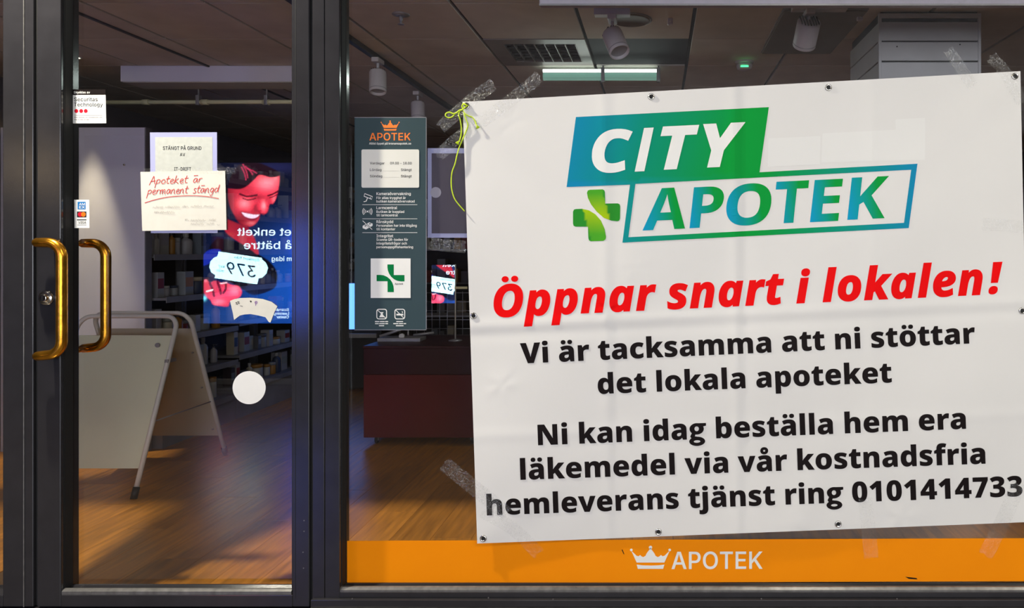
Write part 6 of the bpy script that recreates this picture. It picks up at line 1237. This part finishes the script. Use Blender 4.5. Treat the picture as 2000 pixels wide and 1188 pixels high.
lo = bpy.data.objects.new('tube_light', L); C.objects.link(lo); lo.parent = tl; lo.location = Vector(((xa_+xb_)/2, 2.16, zt-.07))-tl.location; lo.rotation_euler = (math.radians(-30), 0, 0)
# slatted column
cx0, cx1, cy0, cy1 = 1.12, 1.635, 1.12, 1.68
col = empty('slatted_column', ((cx0+cx1)/2, (cy0+cy1)/2, 0), 'grey column clad with horizontal slatted display panels', 'column')
MB().box((cx0+.012, cy0+.012, 0), (cx1-.012, cy1-.012, CZ-.002)).build('core', M['groove'], col)
z = .02
while z < CZ-.05:
    z1 = min(z+.094, CZ-.03)
    MB().box((cx0+.012, cy0, z), (cx1-.012, cy0+.012, z1), .002).build('slat', M['slat'], col)
    MB().box((cx0, cy0+.012, z), (cx0+.012, cy1-.012, z1), .002).build('slat', M['slat'], col)
    z += .102
for x, y in ((cx0-.002, cy0-.003), (cx1-.013, cy0-.003)): MB().box((x, y, 0), (x+.015, y+.016, CZ-.02), .002).build('corner_trim', M['slat'], col)
MB().box((cx0-.002, cy0-.004, CZ-.035), (cx1+.002, cy0+.012, CZ-.012), .003).build('top_trim', M['slat'], col)
for px, py in ((1752, 91), (1875, 87)): q = P(px, py, cy0-.001); MB().lathe([(.004, 0), (.003, -.002)], q, 'y', 10).build('screw', M['groove'], col)
# bulkhead over the window
bk = empty('shutter_box', (1.7, .5, 2.3), 'pale shutter box along the top of the shop window', 'shutter box')
MB().box((-.48, .38, 2.294), (4.4, .42, CZ-.002), .004).build('casing', M['bulk'], bk)
MB().box((-.48, .375, 2.290), (4.4, .381, 2.298), .001).build('lower_edge', M['grey'], bk)
# hanging rail, linear luminaire
pr = empty('hanging_pipe', (-3.0, 2.46, 2.33), 'cream pipe hung below the ceiling behind the security sticker', 'pipe')
zp = P(0, 200.5, 2.46).z; xl, xr = -4.1, -2.17
MB().tube([(xl, 2.46, zp), (-3, 2.46, zp+.004), (xr, 2.46, zp+.006)], .0145, 14).build('tube', M['pipe'], pr)
for px in (285, 400, 520):
    x = P(px, 0, 2.46).x; w = .022
    MB().tube([(x-w, 2.46, zp+.003), (x+w, 2.46, zp+.003)], .0195, 14).build('coupling', M['pipe'], pr)
for px in (388, 521):
    x = P(px, 0, 2.46).x; b = MB().box((x-.012, 2.44, zp-.02), (x+.012, 2.48, zp+.05), .004); b.tube([(x, 2.46, zp+.04), (x, 2.46, CZ)], .006, 8); b.build('hanger', M['grey'], pr)
ll = empty('linear_luminaire', (-2.9, 2.2, CZ), 'long pale unlit ceiling luminaire above the hanging pipe', 'luminaire')
xl, xr = P(235, 0, 2.2).x, -2.19
MB().box((xl, 2.2, CZ-.104), (xr, 2.42, CZ), .003).build('housing', M['panel'], ll)
MB().box((xl+.01, 2.21, CZ-.107), (xr-.01, 2.41, CZ-.103), .001).build('diffuser', M['white_metal'], ll)
# pale end panel with a downlight in front
Ye = 2.13
ep = empty('end_panel', (-3.75, Ye+.05, 0), 'tall pale lilac end panel washed by a warm downlight', 'panel')
MB().box((-4.25, Ye, 0), (-3.318, Ye+.055, P(0, 249, Ye).z), .002).build('face', M['panel'], ep)
MB().box((-3.318, Ye-.001, 0), (-3.310, Ye+.056, P(0, 249, Ye).z+.001), .001).build('edge_strip', M['edge'], ep)
q = P(243, 322, Ye); MB().lathe([(.007, 0), (.006, -.006), (.003, -.008)], q, 'y', 14).build('knob', M['chrome'], ep)
dl = empty('recessed_downlight', (-3.655, Ye-.15, CZ), 'recessed warm ceiling downlight in front of the lilac end panel', 'downlight')
MB().lathe([(.045, .003), (.045, -.006), (.034, -.007), (.034, -.001)], (-3.655, Ye-.15, CZ), 'z', 24).build('ring', M['white_metal'], dl)
MB().lathe([(.032, -.001), (.032, -.003)], (-3.655, Ye-.15, CZ), 'z', 20).build('lens', M['downl'], dl)
L = bpy.data.lights.new('downlight', 'SPOT'); L.energy = 150; L.color = (1, .88, .52); L.spot_size = math.radians(29); L.spot_blend = .6; L.shadow_soft_size = .02
lo = bpy.data.objects.new('downlight', L); C.objects.link(lo); lo.parent = dl; lo.location = (0, 0, -.015)

# ---- sandwich board
sb = empty('sandwich_board', (-3.06, 1.64, 0), 'white folding sandwich board standing behind the door glass', 'sandwich board')
bx0, bx1 = -3.31, -2.745
yt = 1.60
def loop(y_foot, y_top, zt_, name):
    def pt(x, t): return (x, y_foot+(y_top-y_foot)*t, zt_*t)
    r_ = .07; pts = [pt(bx0, .03), pt(bx0, .5), pt(bx0, 1-r_/zt_*1.0)]
    for a in np.linspace(180, 90, 7)[1:]: pts.append(pt(bx0+r_+r_*math.cos(math.radians(a)), 1-(r_-r_*math.sin(math.radians(a)))/zt_))
    for a in np.linspace(90, 0, 7): pts.append(pt(bx1-r_+r_*math.cos(math.radians(a)), 1-(r_-r_*math.sin(math.radians(a)))/zt_))
    pts += [pt(bx1, .5), pt(bx1, .03)]
    o = MB().tube(pts, .0125, 12).build(name, M['white_metal'], sb)
    for x in (bx0, bx1): sub('foot', MB().tube([pt(x, 0.0), pt(x, .06)], .0165, 12), M['dark'], o)
    return pt
pf = loop(1.242, yt, .925, 'front_frame'); pb = loop(2.05, yt+.09, .935, 'rear_frame')
def bpanel(pt, t0, t1, dy, name, m):
    a, b_, c, d = pt(bx0+.006, t0), pt(bx1-.006, t0), pt(bx1-.006, t1), pt(bx0+.006, t1)
    v = [Vector(q) for q in (a, b_, c, d)]; v += [q+Vector((0, dy, .001)) for q in v]
    return MB().add(v, [(0, 1, 2, 3), (7, 6, 5, 4), (0, 4, 5, 1), (1, 5, 6, 2), (2, 6, 7, 3), (3, 7, 4, 0)]).build(name, m, sb)
p1 = bpanel(pf, .155, .885, .012, 'front_panel', M['board']); p2 = bpanel(pb, .15, .90, -.010, 'rear_panel', M['boardb'])
q = pf(bx1-.075, .83); sub('rubber_plug', MB().lathe([(.013, -.008), (.013, .0)], (q[0], q[1]-.004, q[2]), 'y', 18), M['grey'], p1)
for t in (.74, .5, .2): q = pb(bx1-.03, t); sub('bolt', MB().lathe([(.005, -.02), (.005, -.01)], q, 'y', 10), M['grey'], p2)
q = pf(bx1, .74); MB().box((bx1-.01, q[1]-.016, q[2]-.012), (bx1+.01, q[1]+.06, q[2]+.008), .003).build('hinge', M['grey'], sb)
for x in (bx0, bx1): MB().tube([pf(x, .40), pb(x, .40)], .004, 8).build('spreader', M['grey'], sb)

# ---- shelving run on the left with goods
GOODS = []
SX, SB = -3.232, -3.70
pal = [tuple(.5*v for v in lin(*c)) for c in ((226, 224, 220), (206, 206, 210), (186, 190, 198), (228, 216, 190), (150, 160, 176), (214, 210, 216), (176, 60, 48), (214, 150, 60), (70, 84, 120), (120, 120, 128), (196, 200, 190), (84, 70, 78))]
pm = [mat('goods_%s' % n, c, .45, 0, .05) for n, c in zip(('white', 'pale_grey', 'blue_grey', 'cream', 'slate', 'off_white', 'red', 'orange', 'navy', 'grey', 'sage', 'plum'), pal)]
pn = ['white', 'pale grey', 'blue grey', 'cream', 'slate grey', 'off-white', 'red', 'orange', 'navy', 'grey', 'sage green', 'plum']
LEV = [[.20, .46, .72, .99, 1.27, 1.56, 1.84], [.24, .49, .75, 1.02, 1.30, 1.58, 1.86], [.24, .50, .77, 1.03, 1.30, 1.60, 1.86], [.22, .48, .75, 1.02, 1.3, 1.58, 1.86]]
bays = [(2.20, 3.02), (3.03, 4.02), (4.03, 5.02), (5.03, 6.02)]
bn = ['nearest', 'second', 'third', 'farthest']
on = ['lowest', 'second', 'third', 'fourth', 'fifth', 'sixth', 'top']
for bi, (ya_, yb_) in enumerate(bays):
    un = empty('shelving_unit', ((SX+SB)/2, (ya_+yb_)/2, 0), '%s bay of the grey wall shelving behind the sandwich board' % bn[bi], 'shelving', 'wall shelving bays')
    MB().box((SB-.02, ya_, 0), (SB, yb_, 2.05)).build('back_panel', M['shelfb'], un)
    for y in (ya_, yb_-.025): MB().box((SB, y, 0), (SB+.05, y+.025, 2.05), .003).build('upright', M['shelf'], un)
    MB().box((SB, ya_+.002, 0), (SX-.02, yb_-.002, LEV[bi][0]-.02)).build('base_plinth', M['shelf'], un)
    for li, z in enumerate(LEV[bi]):
        dep = 0 if li < 4 else .08
        s_ = MB().box((SB, ya_+.003, z-.018), (SX-dep, yb_-.003, z), .002).build('shelf', M['shelf'], un)
        sub('price_rail', MB().box((SX-dep, ya_+.004, z-.034), (SX-dep+.006, yb_-.004, z+.006), .001), M['shelf'], s_)
        # goods
        rr = random.Random(bi*31+li); y = ya_+.04; zmax = (LEV[bi][li+1]-.03 if li+1 < len(LEV[bi]) else 2.02)-z
        while y < yb_-.10:
            kind = rr.choice(('carton', 'carton', 'bottle', 'jar', 'tub', 'pump')); ci = rr.choice((0, 0, 0, 1, 1, 2, 3, 4, 5, 5, 6, 7, 8, 9, 10, 11)); w = rr.uniform(.05, .11)
            h = min(zmax*.92, rr.uniform(.10, .21)); x = SX-dep-.05-rr.uniform(0, .05); d = rr.uniform(.06, .10); yc = y+w/2; m_ = pm[ci]; nm = pn[ci]
            where = 'on the %s shelf of the %s shelving bay' % (on[li], bn[bi]); grp = 'goods on the wall shelving'
            if kind == 'carton':
                e = empty('carton', (x-d/2, yc, z), '%s carton %s' % (nm, where), 'carton', grp)
                MB().box((x-d, yc-w/2+.003, z), (x, yc+w/2-.003, z+h), .0015).build('box', m_, e); c2 = pm[(ci+5) % 12]
                MB().box((x, yc-w/2+.008, z+h*.35), (x+.0006, yc+w/2-.008, z+h*.75)).build('printed_label', c2, e)
            elif kind in ('bottle', 'pump'):
                r_ = w*.42; e = empty('bottle', (x-r_, yc, z), '%s bottle %s' % (nm, where), 'bottle', grp); c_ = (x-r_, yc, z)
                MB().lathe([(r_*.9, 0), (r_, .006), (r_, h*.62), (r_*.8, h*.72), (r_*.35, h*.78), (r_*.35, h*.82)], c_, 'z', 14).build('body', m_, e)
                if kind == 'bottle': MB().lathe([(r_*.45, h*.82), (r_*.45, h*.98), (r_*.4, h)], c_, 'z', 12).build('cap', pm[0], e)
                else:
                    b = MB().lathe([(r_*.4, h*.82), (r_*.4, h*.88), (r_*.15, h*.88), (r_*.15, h*.97)], c_, 'z', 10); b.box((c_[0]-.006, yc-.006, z+h*.95), (c_[0]+r_*1.1, yc+.006, z+h), .002).build('pump_head', pm[9], e)
            else:
                r_ = w*.46; hh = h*.6 if kind == 'jar' else h*.8; e = empty('jar', (x-r_, yc, z), '%s jar %s' % (nm, where), 'jar', grp); c_ = (x-r_, yc, z)
                MB().lathe([(r_*.92, 0), (r_, .006), (r_, hh*.72), (r_*.92, hh*.76)], c_, 'z', 14).build('body', m_, e)
                MB().lathe([(r_*1.02, hh*.76), (r_*1.02, hh*.98), (r_*.96, hh)], c_, 'z', 14).build('lid', pm[(ci+7) % 12], e)
            y += w+rr.uniform(.004, .05)

# ---- red counter on castors
ct = empty('mobile_counter', (-1.60, 2.59, 0), 'dark red counter on castors behind the window', 'counter')
kx0, kx1, ky0, ky1 = -1.968, -1.10, 2.29, 2.89
MB().box((kx0, ky0+.018, .05), (kx1, ky1, .645), .002).build('body', M['wine'], ct)
MB().box((kx0, ky0, .05), (kx1, ky0+.017, .47), .002).build('lower_panel', M['wine'], ct)
MB().box((kx0, ky0, .473), (kx1, ky0+.017, .645), .002).build('upper_panel', M['winet'], ct)
MB().box((kx0-.004, ky0-.006, .645), (kx1+.004, ky1+.004, .664), .003).build('worktop', M['winet'], ct)
for x in (kx0+.07, kx1-.15):
    for y in (ky0+.05, ky1-.06):
        c_ = MB().lathe([(.022, -.009), (.025, -.006), (.025, .006), (.022, .009)], (x, y, .025), 'x', 18).build('castor', M['dark'], ct)
        sub('fork', MB().box((x-.014, y-.012, .02), (x-.010, y+.018, .05)).box((x+.010, y-.012, .02), (x+.014, y+.018, .05)), M['grey'], c_)
# acrylic sign stand on the counter
hz = Vector((-1.43, 2.56, .664)); st = empty('acrylic_sign_stand', tuple(hz), 'clear acrylic sheet on a pole stand on the red counter', 'sign stand')
MB().lathe([(.046, 0), (.046, .006), (.02, .012), (.006, .014)], hz, 'z', 28).build('base', M['mesh'], st)
MB().tube([hz+Vector((0, 0, .01)), hz+Vector((0, 0, .54))], .005, 10).build('pole', M['white_metal'], st)
c0 = Vector((-1.513, 2.556, 1.065)); nrm = Vector((-.0295, -.999, .0295)).normalized(); ux = Vector((1, 0, 0)); ux = (ux-nrm*ux.dot(nrm)).normalized(); uz = nrm.cross(ux)*-1
if uz.z < 0: uz = -uz
v = [c0+ux*a+uz*b_-nrm*d_ for d_ in (0, .004) for a, b_ in ((-.085, -.135), (.082, -.135), (.082, .135), (-.085, .135))]
MB().add(v, [(0, 1, 2, 3), (7, 6, 5, 4), (0, 4, 5, 1), (1, 5, 6, 2), (2, 6, 7, 3), (3, 7, 4, 0)]).build('clear_sheet', M['acrylic'], st)
MB().box((-1.435, 2.552, 1.03), (-1.345, 2.566, 1.047), .002).build('cross_bar', M['pipe'], st)
# wire basket stand behind the counter
wb = empty('wire_rack', (-1.55, 3.15, 0), 'steel wire display rack behind the red counter', 'rack')
for x in np.arange(-1.95, -1.1, .06): MB().tube([(x, 3.12, .55), (x, 3.12, .98)], .0022, 6).build('upright_wire', M['mesh'], wb)
for z in np.arange(.55, .99, .07): MB().tube([(-1.96, 3.12, z), (-1.1, 3.12, z)], .0026, 6).build('cross_wire', M['mesh'], wb)
for x in (-1.96, -1.12): MB().tube([(x, 3.13, 0), (x, 3.13, 1.05)], .009, 10).build('leg', M['mesh'], wb)
for z in (.60, .78): MB().box((-1.96, 3.13, z), (-1.12, 3.4, z+.012), .003).build('tray', M['shelf'], wb)
arm = empty('folding_arm', (-1.86, 2.62, .664), 'pale jointed metal arm lying on the red counter', 'arm')
MB().tube([(-1.95, 2.52, .70), (-1.72, 2.60, .775)], .010, 10).build('lower_arm', M['grey'], arm)
MB().tube([(-1.74, 2.60, .70), (-1.60, 2.62, .715)], .009, 10).build('upper_arm', M['grey'], arm)
MB().lathe([(.018, -.012), (.018, .012)], (-1.80, 2.54, .70), 'y', 18).build('joint', M['white_metal'], arm)
MB().box((-1.96, 2.5, .664), (-1.66, 2.64, .69), .004).build('foot', M['grey'], arm)
# blue lit cooler, mostly hidden by the mullion
bc = empty('display_cooler', (-2.72, 4.3, 0), 'small blue lit display cooler glimpsed between the mullion and the green sign', 'cooler')
MB().box((-3.0, 4.1, .03), (-2.54, 4.55, 1.12), .01).build('cabinet', M['dark'], bc)
MB().box((-2.96, 4.085, .58), (-2.58, 4.10, 1.0), .004).build('lit_window', M['cooler'], bc)
MB().box((-2.96, 4.08, .50), (-2.58, 4.11, .54), .003).build('handle_rail', M['grey'], bc)
for x in (-2.96, -2.62): MB().box((x, 4.15, 0), (x+.04, 4.5, .03)).build('foot', M['dark'], bc)
# back shelving seen dimly beyond the counter
for k, x in enumerate((-2.6, -1.55, -.5)):
    un = empty('back_shelving', (x, 6.3, 0), ('left', 'middle', 'right')[k]+' dim grey shelving unit far behind the counter', 'shelving', 'shelving far behind the counter')
    MB().box((x-.5, 6.5, 0), (x+.5, 6.52, 1.9)).build('back_panel', M['shelfb'], un)
    for s_ in (-.5, .475): MB().box((x+s_, 6.1, 0), (x+s_+.025, 6.5, 1.9), .002).build('side', M['shelf'], un)
    for z in (.1, .5, .9, 1.3, 1.7):
        MB().box((x-.475, 6.12, z), (x+.475, 6.5, z+.02), .002).build('shelf', M['shelf'], un)
        rr = random.Random(int(x*100+z*10)); xx = x-.45
        while xx < x+.36:
            w = rr.uniform(.06, .12); ci = rr.randrange(12); h = rr.uniform(.1, .28)
            e = empty('carton', (xx+w/2, 6.2, z+.02), '%s carton on the %s shelf of the %s far shelving unit' % (pn[ci], {.1: 'lowest', .5: 'second', .9: 'third', 1.3: 'fourth', 1.7: 'top'}[z], ('left', 'middle', 'right')[k]), 'carton', 'cartons on the far shelving')
            MB().box((xx, 6.15, z+.02), (xx+w, 6.27, z+.02+h), .002).build('box', pm[ci], e); xx += w+rr.uniform(.01, .06)
# ================================================================== MALL SIDE, seen as reflections in the glass
o = MB().box((-14, -10, -.06), (9, FY-.02, 0)).build('floor_mall', M['mfloor']); tag(o, 'polished stone floor of the mall in front of the shop', 'floor', kind='structure')
o = MB().box((-14, -10, MALL_Z), (9, FY, MALL_Z+.1)).build('ceiling_mall', M['mceil']); tag(o, 'plain ceiling of the mall', 'ceiling', kind='structure')
o = MB().box((-14, -10.1, 0), (9, -10, MALL_Z)).build('wall_mall', M['mwall']); tag(o, 'dim wall on the far side of the mall', 'wall', kind='structure')
ow = empty('added_lit_window', (1.75, -9.95, .2), 'unseen lit shop window added across the mall to brighten the shop front', 'window', kind='structure')
MB().box((-2.5, -9.99, .2), (6, -9.97, 3.0)).build('added_glow', M['fillglow'], ow)  # added glowing panel, lights the banner and the surfaces facing the glass
for x in (-2.5, -.8, .9, 2.6, 4.3, 5.94): MB().box((x, -9.97, .2), (x+.06, -9.9, 3.0), .005).build('mullion', M['frame'], ow)
for z in (.14, 2.98): MB().box((-2.5, -9.97, z), (6, -9.9, z+.07), .005).build('rail', M['frame'], ow)
wsn = empty('lit_wall_sign', (-10.6, -9.95, 2.35), 'warm lit sign box on the far mall wall', 'sign')
MB().box((-11.0, -9.99, 2.35), (-10.25, -9.90, 3.05), .01).build('box', M['dark'], wsn)
for x in (-10.95, -10.57): MB().box((x, -9.90, 2.42), (x+.31, -9.885, 2.98), .004).build('lit_face', M['warmsign'], wsn)
LN = ('close above the doors', 'farther out at the door side', 'in front of the banner', 'nearest the right end')
for k, (x, y, wts) in enumerate(MALL_LAMPS):
    e = empty('mall_downlight', (x, y, MALL_Z), 'round warm downlight in the mall ceiling '+LN[k], 'downlight', 'mall ceiling downlights')
    MB().lathe([(.15, 0), (.15, -.03), (.135, -.035), (.13, -.01)], (x, y, MALL_Z), 'z', 28).build('ring', M['white_metal'], e)
    L = bpy.data.lights.new('mall_lamp', 'AREA'); L.shape = 'DISK'; L.size = .07 if k == 0 else .24; L.energy = wts; L.color = LAMP_COL
    lo = bpy.data.objects.new('mall_lamp', L); C.objects.link(lo); lo.parent = e; lo.location = (0, 0, -.04)
# advertising screen: stands in the mall behind the camera, its mirror image shows in the door glass
KD = 7.0-D                                   # distance in front of the glass
kk = 7.0/FPX
def K(px, py, d=0.0): return Vector(((px-CX)*kk, -KD+d, EYE-(py-CY)*kk))
sx0, sx1, sy0, sy1 = 397, 645, 318, 632
ks = empty('advertising_screen', ((K(502, 0).x), -KD-.1, 0), 'upright lit advertising screen showing a laughing woman and a price tag', 'screen')
a, b_ = K(sx0-8, sy1+10), K(sx1+8, sy0-10)
MB().box((a.x, -KD-.20, .06), (b_.x, -KD-.006, b_.z), .012).build('cabinet', M['dark'], ks)
MB().box((a.x+.1, -KD-.35, 0), (b_.x-.1, -KD+.02, .06), .01).build('foot', M['grey'], ks)
# the picture is painted on a fine grid (zoom coordinates of the screen area)
nx, ny = 176, 224
gx_ = np.linspace(sx0, sx1, nx); gy_ = np.linspace(sy0, sy1, ny)
PX, PYY = np.meshgrid(gx_, gy_); U = (PX-380)*3.396; Vv = (PYY-300)*3.396
img = np.zeros((ny, nx, 3))
def colr(*c): return np.array(lin(*c))
def blob(x, y, rx, ry, rot=0):
    c, s = math.cos(rot), math.sin(rot); dx, dy = U-x, Vv-y
    return np.exp(-(((dx*c+dy*s)/rx)**2+((-dx*s+dy*c)/ry)**2))
def pmask(poly, soft=4):
    poly = np.array([(q.x, q.y) for q in smooth([(x, y, 0) for x, y in poly+poly[:1]], 4)[:-1]])
    ins = np.zeros(U.shape, bool); dist = np.full(U.shape, 1e9); j = len(poly)-1
    for i in range(len(poly)):
        xi, yi = poly[i]; xj, yj = poly[j]
        c = ((yi > Vv) != (yj > Vv)) & (U < (xj-xi)*(Vv-yi)/(yj-yi+1e-9)+xi); ins ^= c
        ex, ey = xj-xi, yj-yi; l2 = ex*ex+ey*ey+1e-9; t = np.clip(((U-xi)*ex+(Vv-yi)*ey)/l2, 0, 1)
        dist = np.minimum(dist, np.hypot(U-xi-t*ex, Vv-yi-t*ey)); j = i
    return np.clip(.5+np.where(ins, dist, -dist)/(2*soft), 0, 1)
def lmask(pts, w):
    pts = [(q.x, q.y) for q in smooth([(x, y, 0) for x, y in pts], 5)]; dist = np.full(U.shape, 1e9)
    for (x0, y0), (x1, y1) in zip(pts[:-1], pts[1:]):
        ex, ey = x1-x0, y1-y0; l2 = ex*ex+ey*ey+1e-9; t = np.clip(((U-x0)*ex+(Vv-y0)*ey)/l2, 0, 1); dist = np.minimum(dist, np.hypot(U-x0-t*ex, Vv-y0-t*ey))
    return np.clip(1-(dist-w/2)/3, 0, 1)
def over(m, c):
    global img
    img = img*(1-m[..., None])+np.asarray(c)*m[..., None] if not isinstance(c, np.ndarray) or c.ndim == 1 else img*(1-m[..., None])+c*m[..., None]
img[:] = colr(9, 12, 30)
img += (blob(620, 900, 330, 330)[..., None]*colr(12, 66, 150))+(blob(150, 1080, 260, 120)[..., None]*colr(16, 44, 92))+(blob(600, 560, 120, 120)[..., None]*colr(20, 36, 90)*.6)+(blob(520, 90, 200, 40)[..., None]*colr(26, 26, 66)*.7)
over(pmask([(150, 560), (300, 590), (410, 660), (500, 720), (545, 790), (530, 880), (420, 930), (280, 880), (120, 760), (90, 640)]), colr(8, 8, 20))
over(pmask([(40, 690), (95, 640), (170, 640), (150, 690), (60, 745)])*.8, colr(22, 40, 150))
over(pmask([(360, 860), (470, 800), (540, 850), (520, 900), (400, 940), (330, 905)])*.9, colr(18, 24, 52))
neck = pmask([(205, 430), (300, 470), (350, 490), (395, 560), (425, 655), (410, 668), (375, 640), (310, 598), (215, 532), (195, 480)])
skin = np.zeros(img.shape)+colr(224, 52, 76)
skin = skin*np.clip(.55+.8*blob(480, 205, 90, 70)[..., None]+.55*blob(335, 335, 60, 50)[..., None]+.7*blob(455, 350, 30, 40)[..., None]+.4*blob(530, 300, 24, 40)[..., None]-.35*blob(228, 320, 34, 120)[..., None]-.3*blob(300, 440, 60, 40)[..., None]-.25*blob(430, 290, 40, 14)[..., None]-.3*blob(405, 370, 16, 26)[..., None], .08, 2)
skin += colr(255, 176, 176)*(.40*blob(478, 195, 62, 42)+.38*blob(330, 332, 38, 30)+.5*blob(458, 345, 15, 28)+.3*blob(535, 160, 16, 18)+.22*blob(525, 300, 12, 26)+.2*blob(375, 462, 28, 12))[..., None]
over(neck, np.clip(skin*.85, 0, 1))
over(neck*blob(330, 500, 70, 26)*.8, colr(110, 16, 40))
face = pmask([(222, 232), (300, 232), (385, 180), (430, 142), (500, 155), (556, 138), (562, 180), (552, 250), (538, 300), (520, 332), (496, 338), (484, 385), (462, 403), (434, 402), (424, 440), (388, 478), (345, 486), (302, 468), (270, 420), (238, 362), (222, 300)])
over(face, np.clip(skin, 0, 1))
over(face*blob(480, 360, 8, 30)*.0, colr(120, 10, 30)); over(lmask([(270, 420), (310, 470), (350, 486)], 10)*.5, colr(90, 8, 30)); over(lmask([(460, 402), (440, 398), (424, 384)], 5)*.7, colr(110, 10, 36)); over(lmask([(482, 300), (470, 320), (480, 350)], 5)*.35, colr(150, 20, 50))
over(pmask([(222, 214), (246, 135), (310, 66), (400, 56), (490, 86), (566, 128), (556, 150), (500, 158), (430, 136), (398, 165), (352, 212), (300, 236), (240, 226)]), colr(26, 9, 20))
for p0, p1 in (((320, 72), (352, 160)), ((335, 85), (385, 140)), ((310, 90), (340, 175)), ((350, 100), (410, 130))): over(lmask([p0, ((p0[0]+p1[0])/2+6, (p0[1]+p1[1])/2), p1], 5)*.55, colr(214, 50, 92))
over(lmask([(300, 268), (345, 284), (412, 276)], 9)*.9, colr(52, 8, 24)); over(lmask([(318, 296), (355, 308), (402, 298)], 6)*.85, colr(70, 8, 26))
over(lmask([(486, 280), (520, 268), (556, 248)], 8)*.9, colr(46, 8, 22)); over(lmask([(498, 292), (520, 286), (548, 272)], 5)*.8, colr(60, 8, 26))
over(lmask([(408, 340), (400, 368), (420, 382), (440, 378)], 6)*.6, colr(140, 18, 44)); over(lmask([(396, 350), (384, 380), (340, 388), (308, 384)], 6)*.35, colr(150, 20, 44))
over(pmask([(304, 386), (350, 394), (400, 402), (434, 400), (418, 430), (385, 446), (345, 436), (318, 414)], 3), colr(120, 14, 40))
over(pmask([(311, 390), (350, 398), (400, 406), (428, 405), (410, 424), (378, 430), (340, 420), (322, 406)], 3), colr(236, 206, 226))
for x in (330, 350, 370, 390, 408): over(lmask([(x, 396+(x-330)*.1), (x-3, 426)], 2)*.35, colr(160, 60, 90))
hnd = pmask([(62, 838), (80, 836), (100, 858), (122, 846), (150, 846), (175, 858), (205, 856), (245, 872), (290, 880), (312, 915), (300, 950), (262, 972), (232, 986), (222, 1014), (170, 1012), (122, 1002), (104, 972), (72, 946), (60, 900)])
hs_ = np.zeros(img.shape)+colr(236, 64, 100)
hs_ = hs_*(.6+.6*blob(250, 915, 60, 50)[..., None]+.4*blob(150, 970, 60, 40)[..., None])+colr(255, 190, 200)*(.25*blob(265, 905, 30, 30)+.22*blob(160, 985, 40, 20)+.25*blob(72, 842, 12, 12))[..., None]
over(hnd, np.clip(hs_, 0, 1))
for pts in (((100, 862), (118, 900), (128, 945)), ((150, 850), (168, 900), (172, 930)), ((205, 860), (205, 900), (190, 925))): over(lmask(list(pts), 12)*.9, colr(70, 4, 34))
over(lmask([(80, 915), (118, 905)], 9)*.9, colr(250, 214, 220)); over(lmask([(172, 862), (212, 858)], 6)*.8, colr(250, 200, 210)); over(blob(66, 960, 12, 16), colr(110, 220, 250))
img += (blob(740, 580, 70, 110)*.7+blob(745, 1010, 60, 90)*.8+blob(760, 800, 70, 130)*.4)[..., None]*colr(50, 84, 255)*2.6
img = np.clip(img, 0, 3)
mb = MB(); base = [tuple(K(x, y, .0)) for y in gy_ for x in gx_]
fs = [(j*nx+i, (j+1)*nx+i, (j+1)*nx+i+1, j*nx+i+1) for j in range(ny-1) for i in range(nx-1)]
mb.add(base, [f[::-1] for f in fs]); mb.c = [tuple(c)+(1,) for c in img.reshape(-1, 3)]
pic = mb.build('picture', M['screen'], ks)
def kplate(poly, d, m, name):
    q = [K(*zs(x, y), d) for x, y in poly]; tr = tessellate_polygon([[Vector((p.x, p.z, 0)) for p in q]])
    return sub(name, MB().add(q, tr), m, pic)
tagp = [(160, 650), (300, 671), (447, 692), (446, 702), (472, 722), (487, 758), (478, 795), (450, 822), (424, 830), (416, 868), (270, 847), (132, 826), (138, 806), (112, 790), (98, 755), (106, 715), (130, 690), (152, 682)]
kplate(tagp, .003, M['tag'], 'price_tag')
def ktext(s_, xr, xl, yb, em, d, m, name, st='R', rot=0.0):
    """text as printed on the screen: from the shop side it runs right to left"""
    V, T = text2d(st, s_, em); V = fit(V, 0, xr-xl)
    mb = MB().flat(V, T, lambda u, v: K(*zs(xr-u*math.cos(rot)+v*math.sin(rot)*0, yb-v-u*math.sin(rot)), d)); return sub(name, mb, m, pic)
ktext('et enkelt', 640, 283, 545, 72, .003, M['sctext'], 'screen_lettering'); ktext('å bättre', 644, 327, 634, 72, .003, M['sctext'], 'screen_lettering')
ktext('m idag', 644, 512, 714, 44, .003, M['sctext'], 'screen_lettering')
ktext('379', 408, 212, 825, 108, .006, M['scdark'], 'price_lettering', rot=.15)
ktext('Gymkort från', 430, 264, 716, 24, .006, M['scdark'], 'price_lettering', rot=.12)
ktext('kr/', 200, 160, 760, 24, .006, M['scdark'], 'price_lettering', rot=.12); ktext('mån', 195, 148, 788, 24, .006, M['scdark'], 'price_lettering', rot=.12)
for s_, xl, y in (('Scandinavian', 455, 1045), ('Learning', 527, 1070), ('Center', 543, 1094)): ktext(s_, 626, xl, y, 26, .003, M['sctext'], 'screen_lettering')

# goods that share a look and a shelf: tell them apart by their order
its_kind = {}
for o in list(C.objects):
    if o.parent is None and o.get('group') in ('goods on the wall shelving', 'cartons on the far shelving'): its_kind.setdefault(o['label'], []).append(o)
for lab, objs in its_kind.items():
    if len(objs) < 2: continue
    wall = objs[0]['group'] == 'goods on the wall shelving'
    objs.sort(key=lambda q: q.location.y if wall else q.location.x)
    for k, q in enumerate(objs): q['label'] = lab+', '+(('nearest' if wall else 'leftmost', 'second', 'third', 'fourth', 'fifth', 'sixth')[k])+' one'
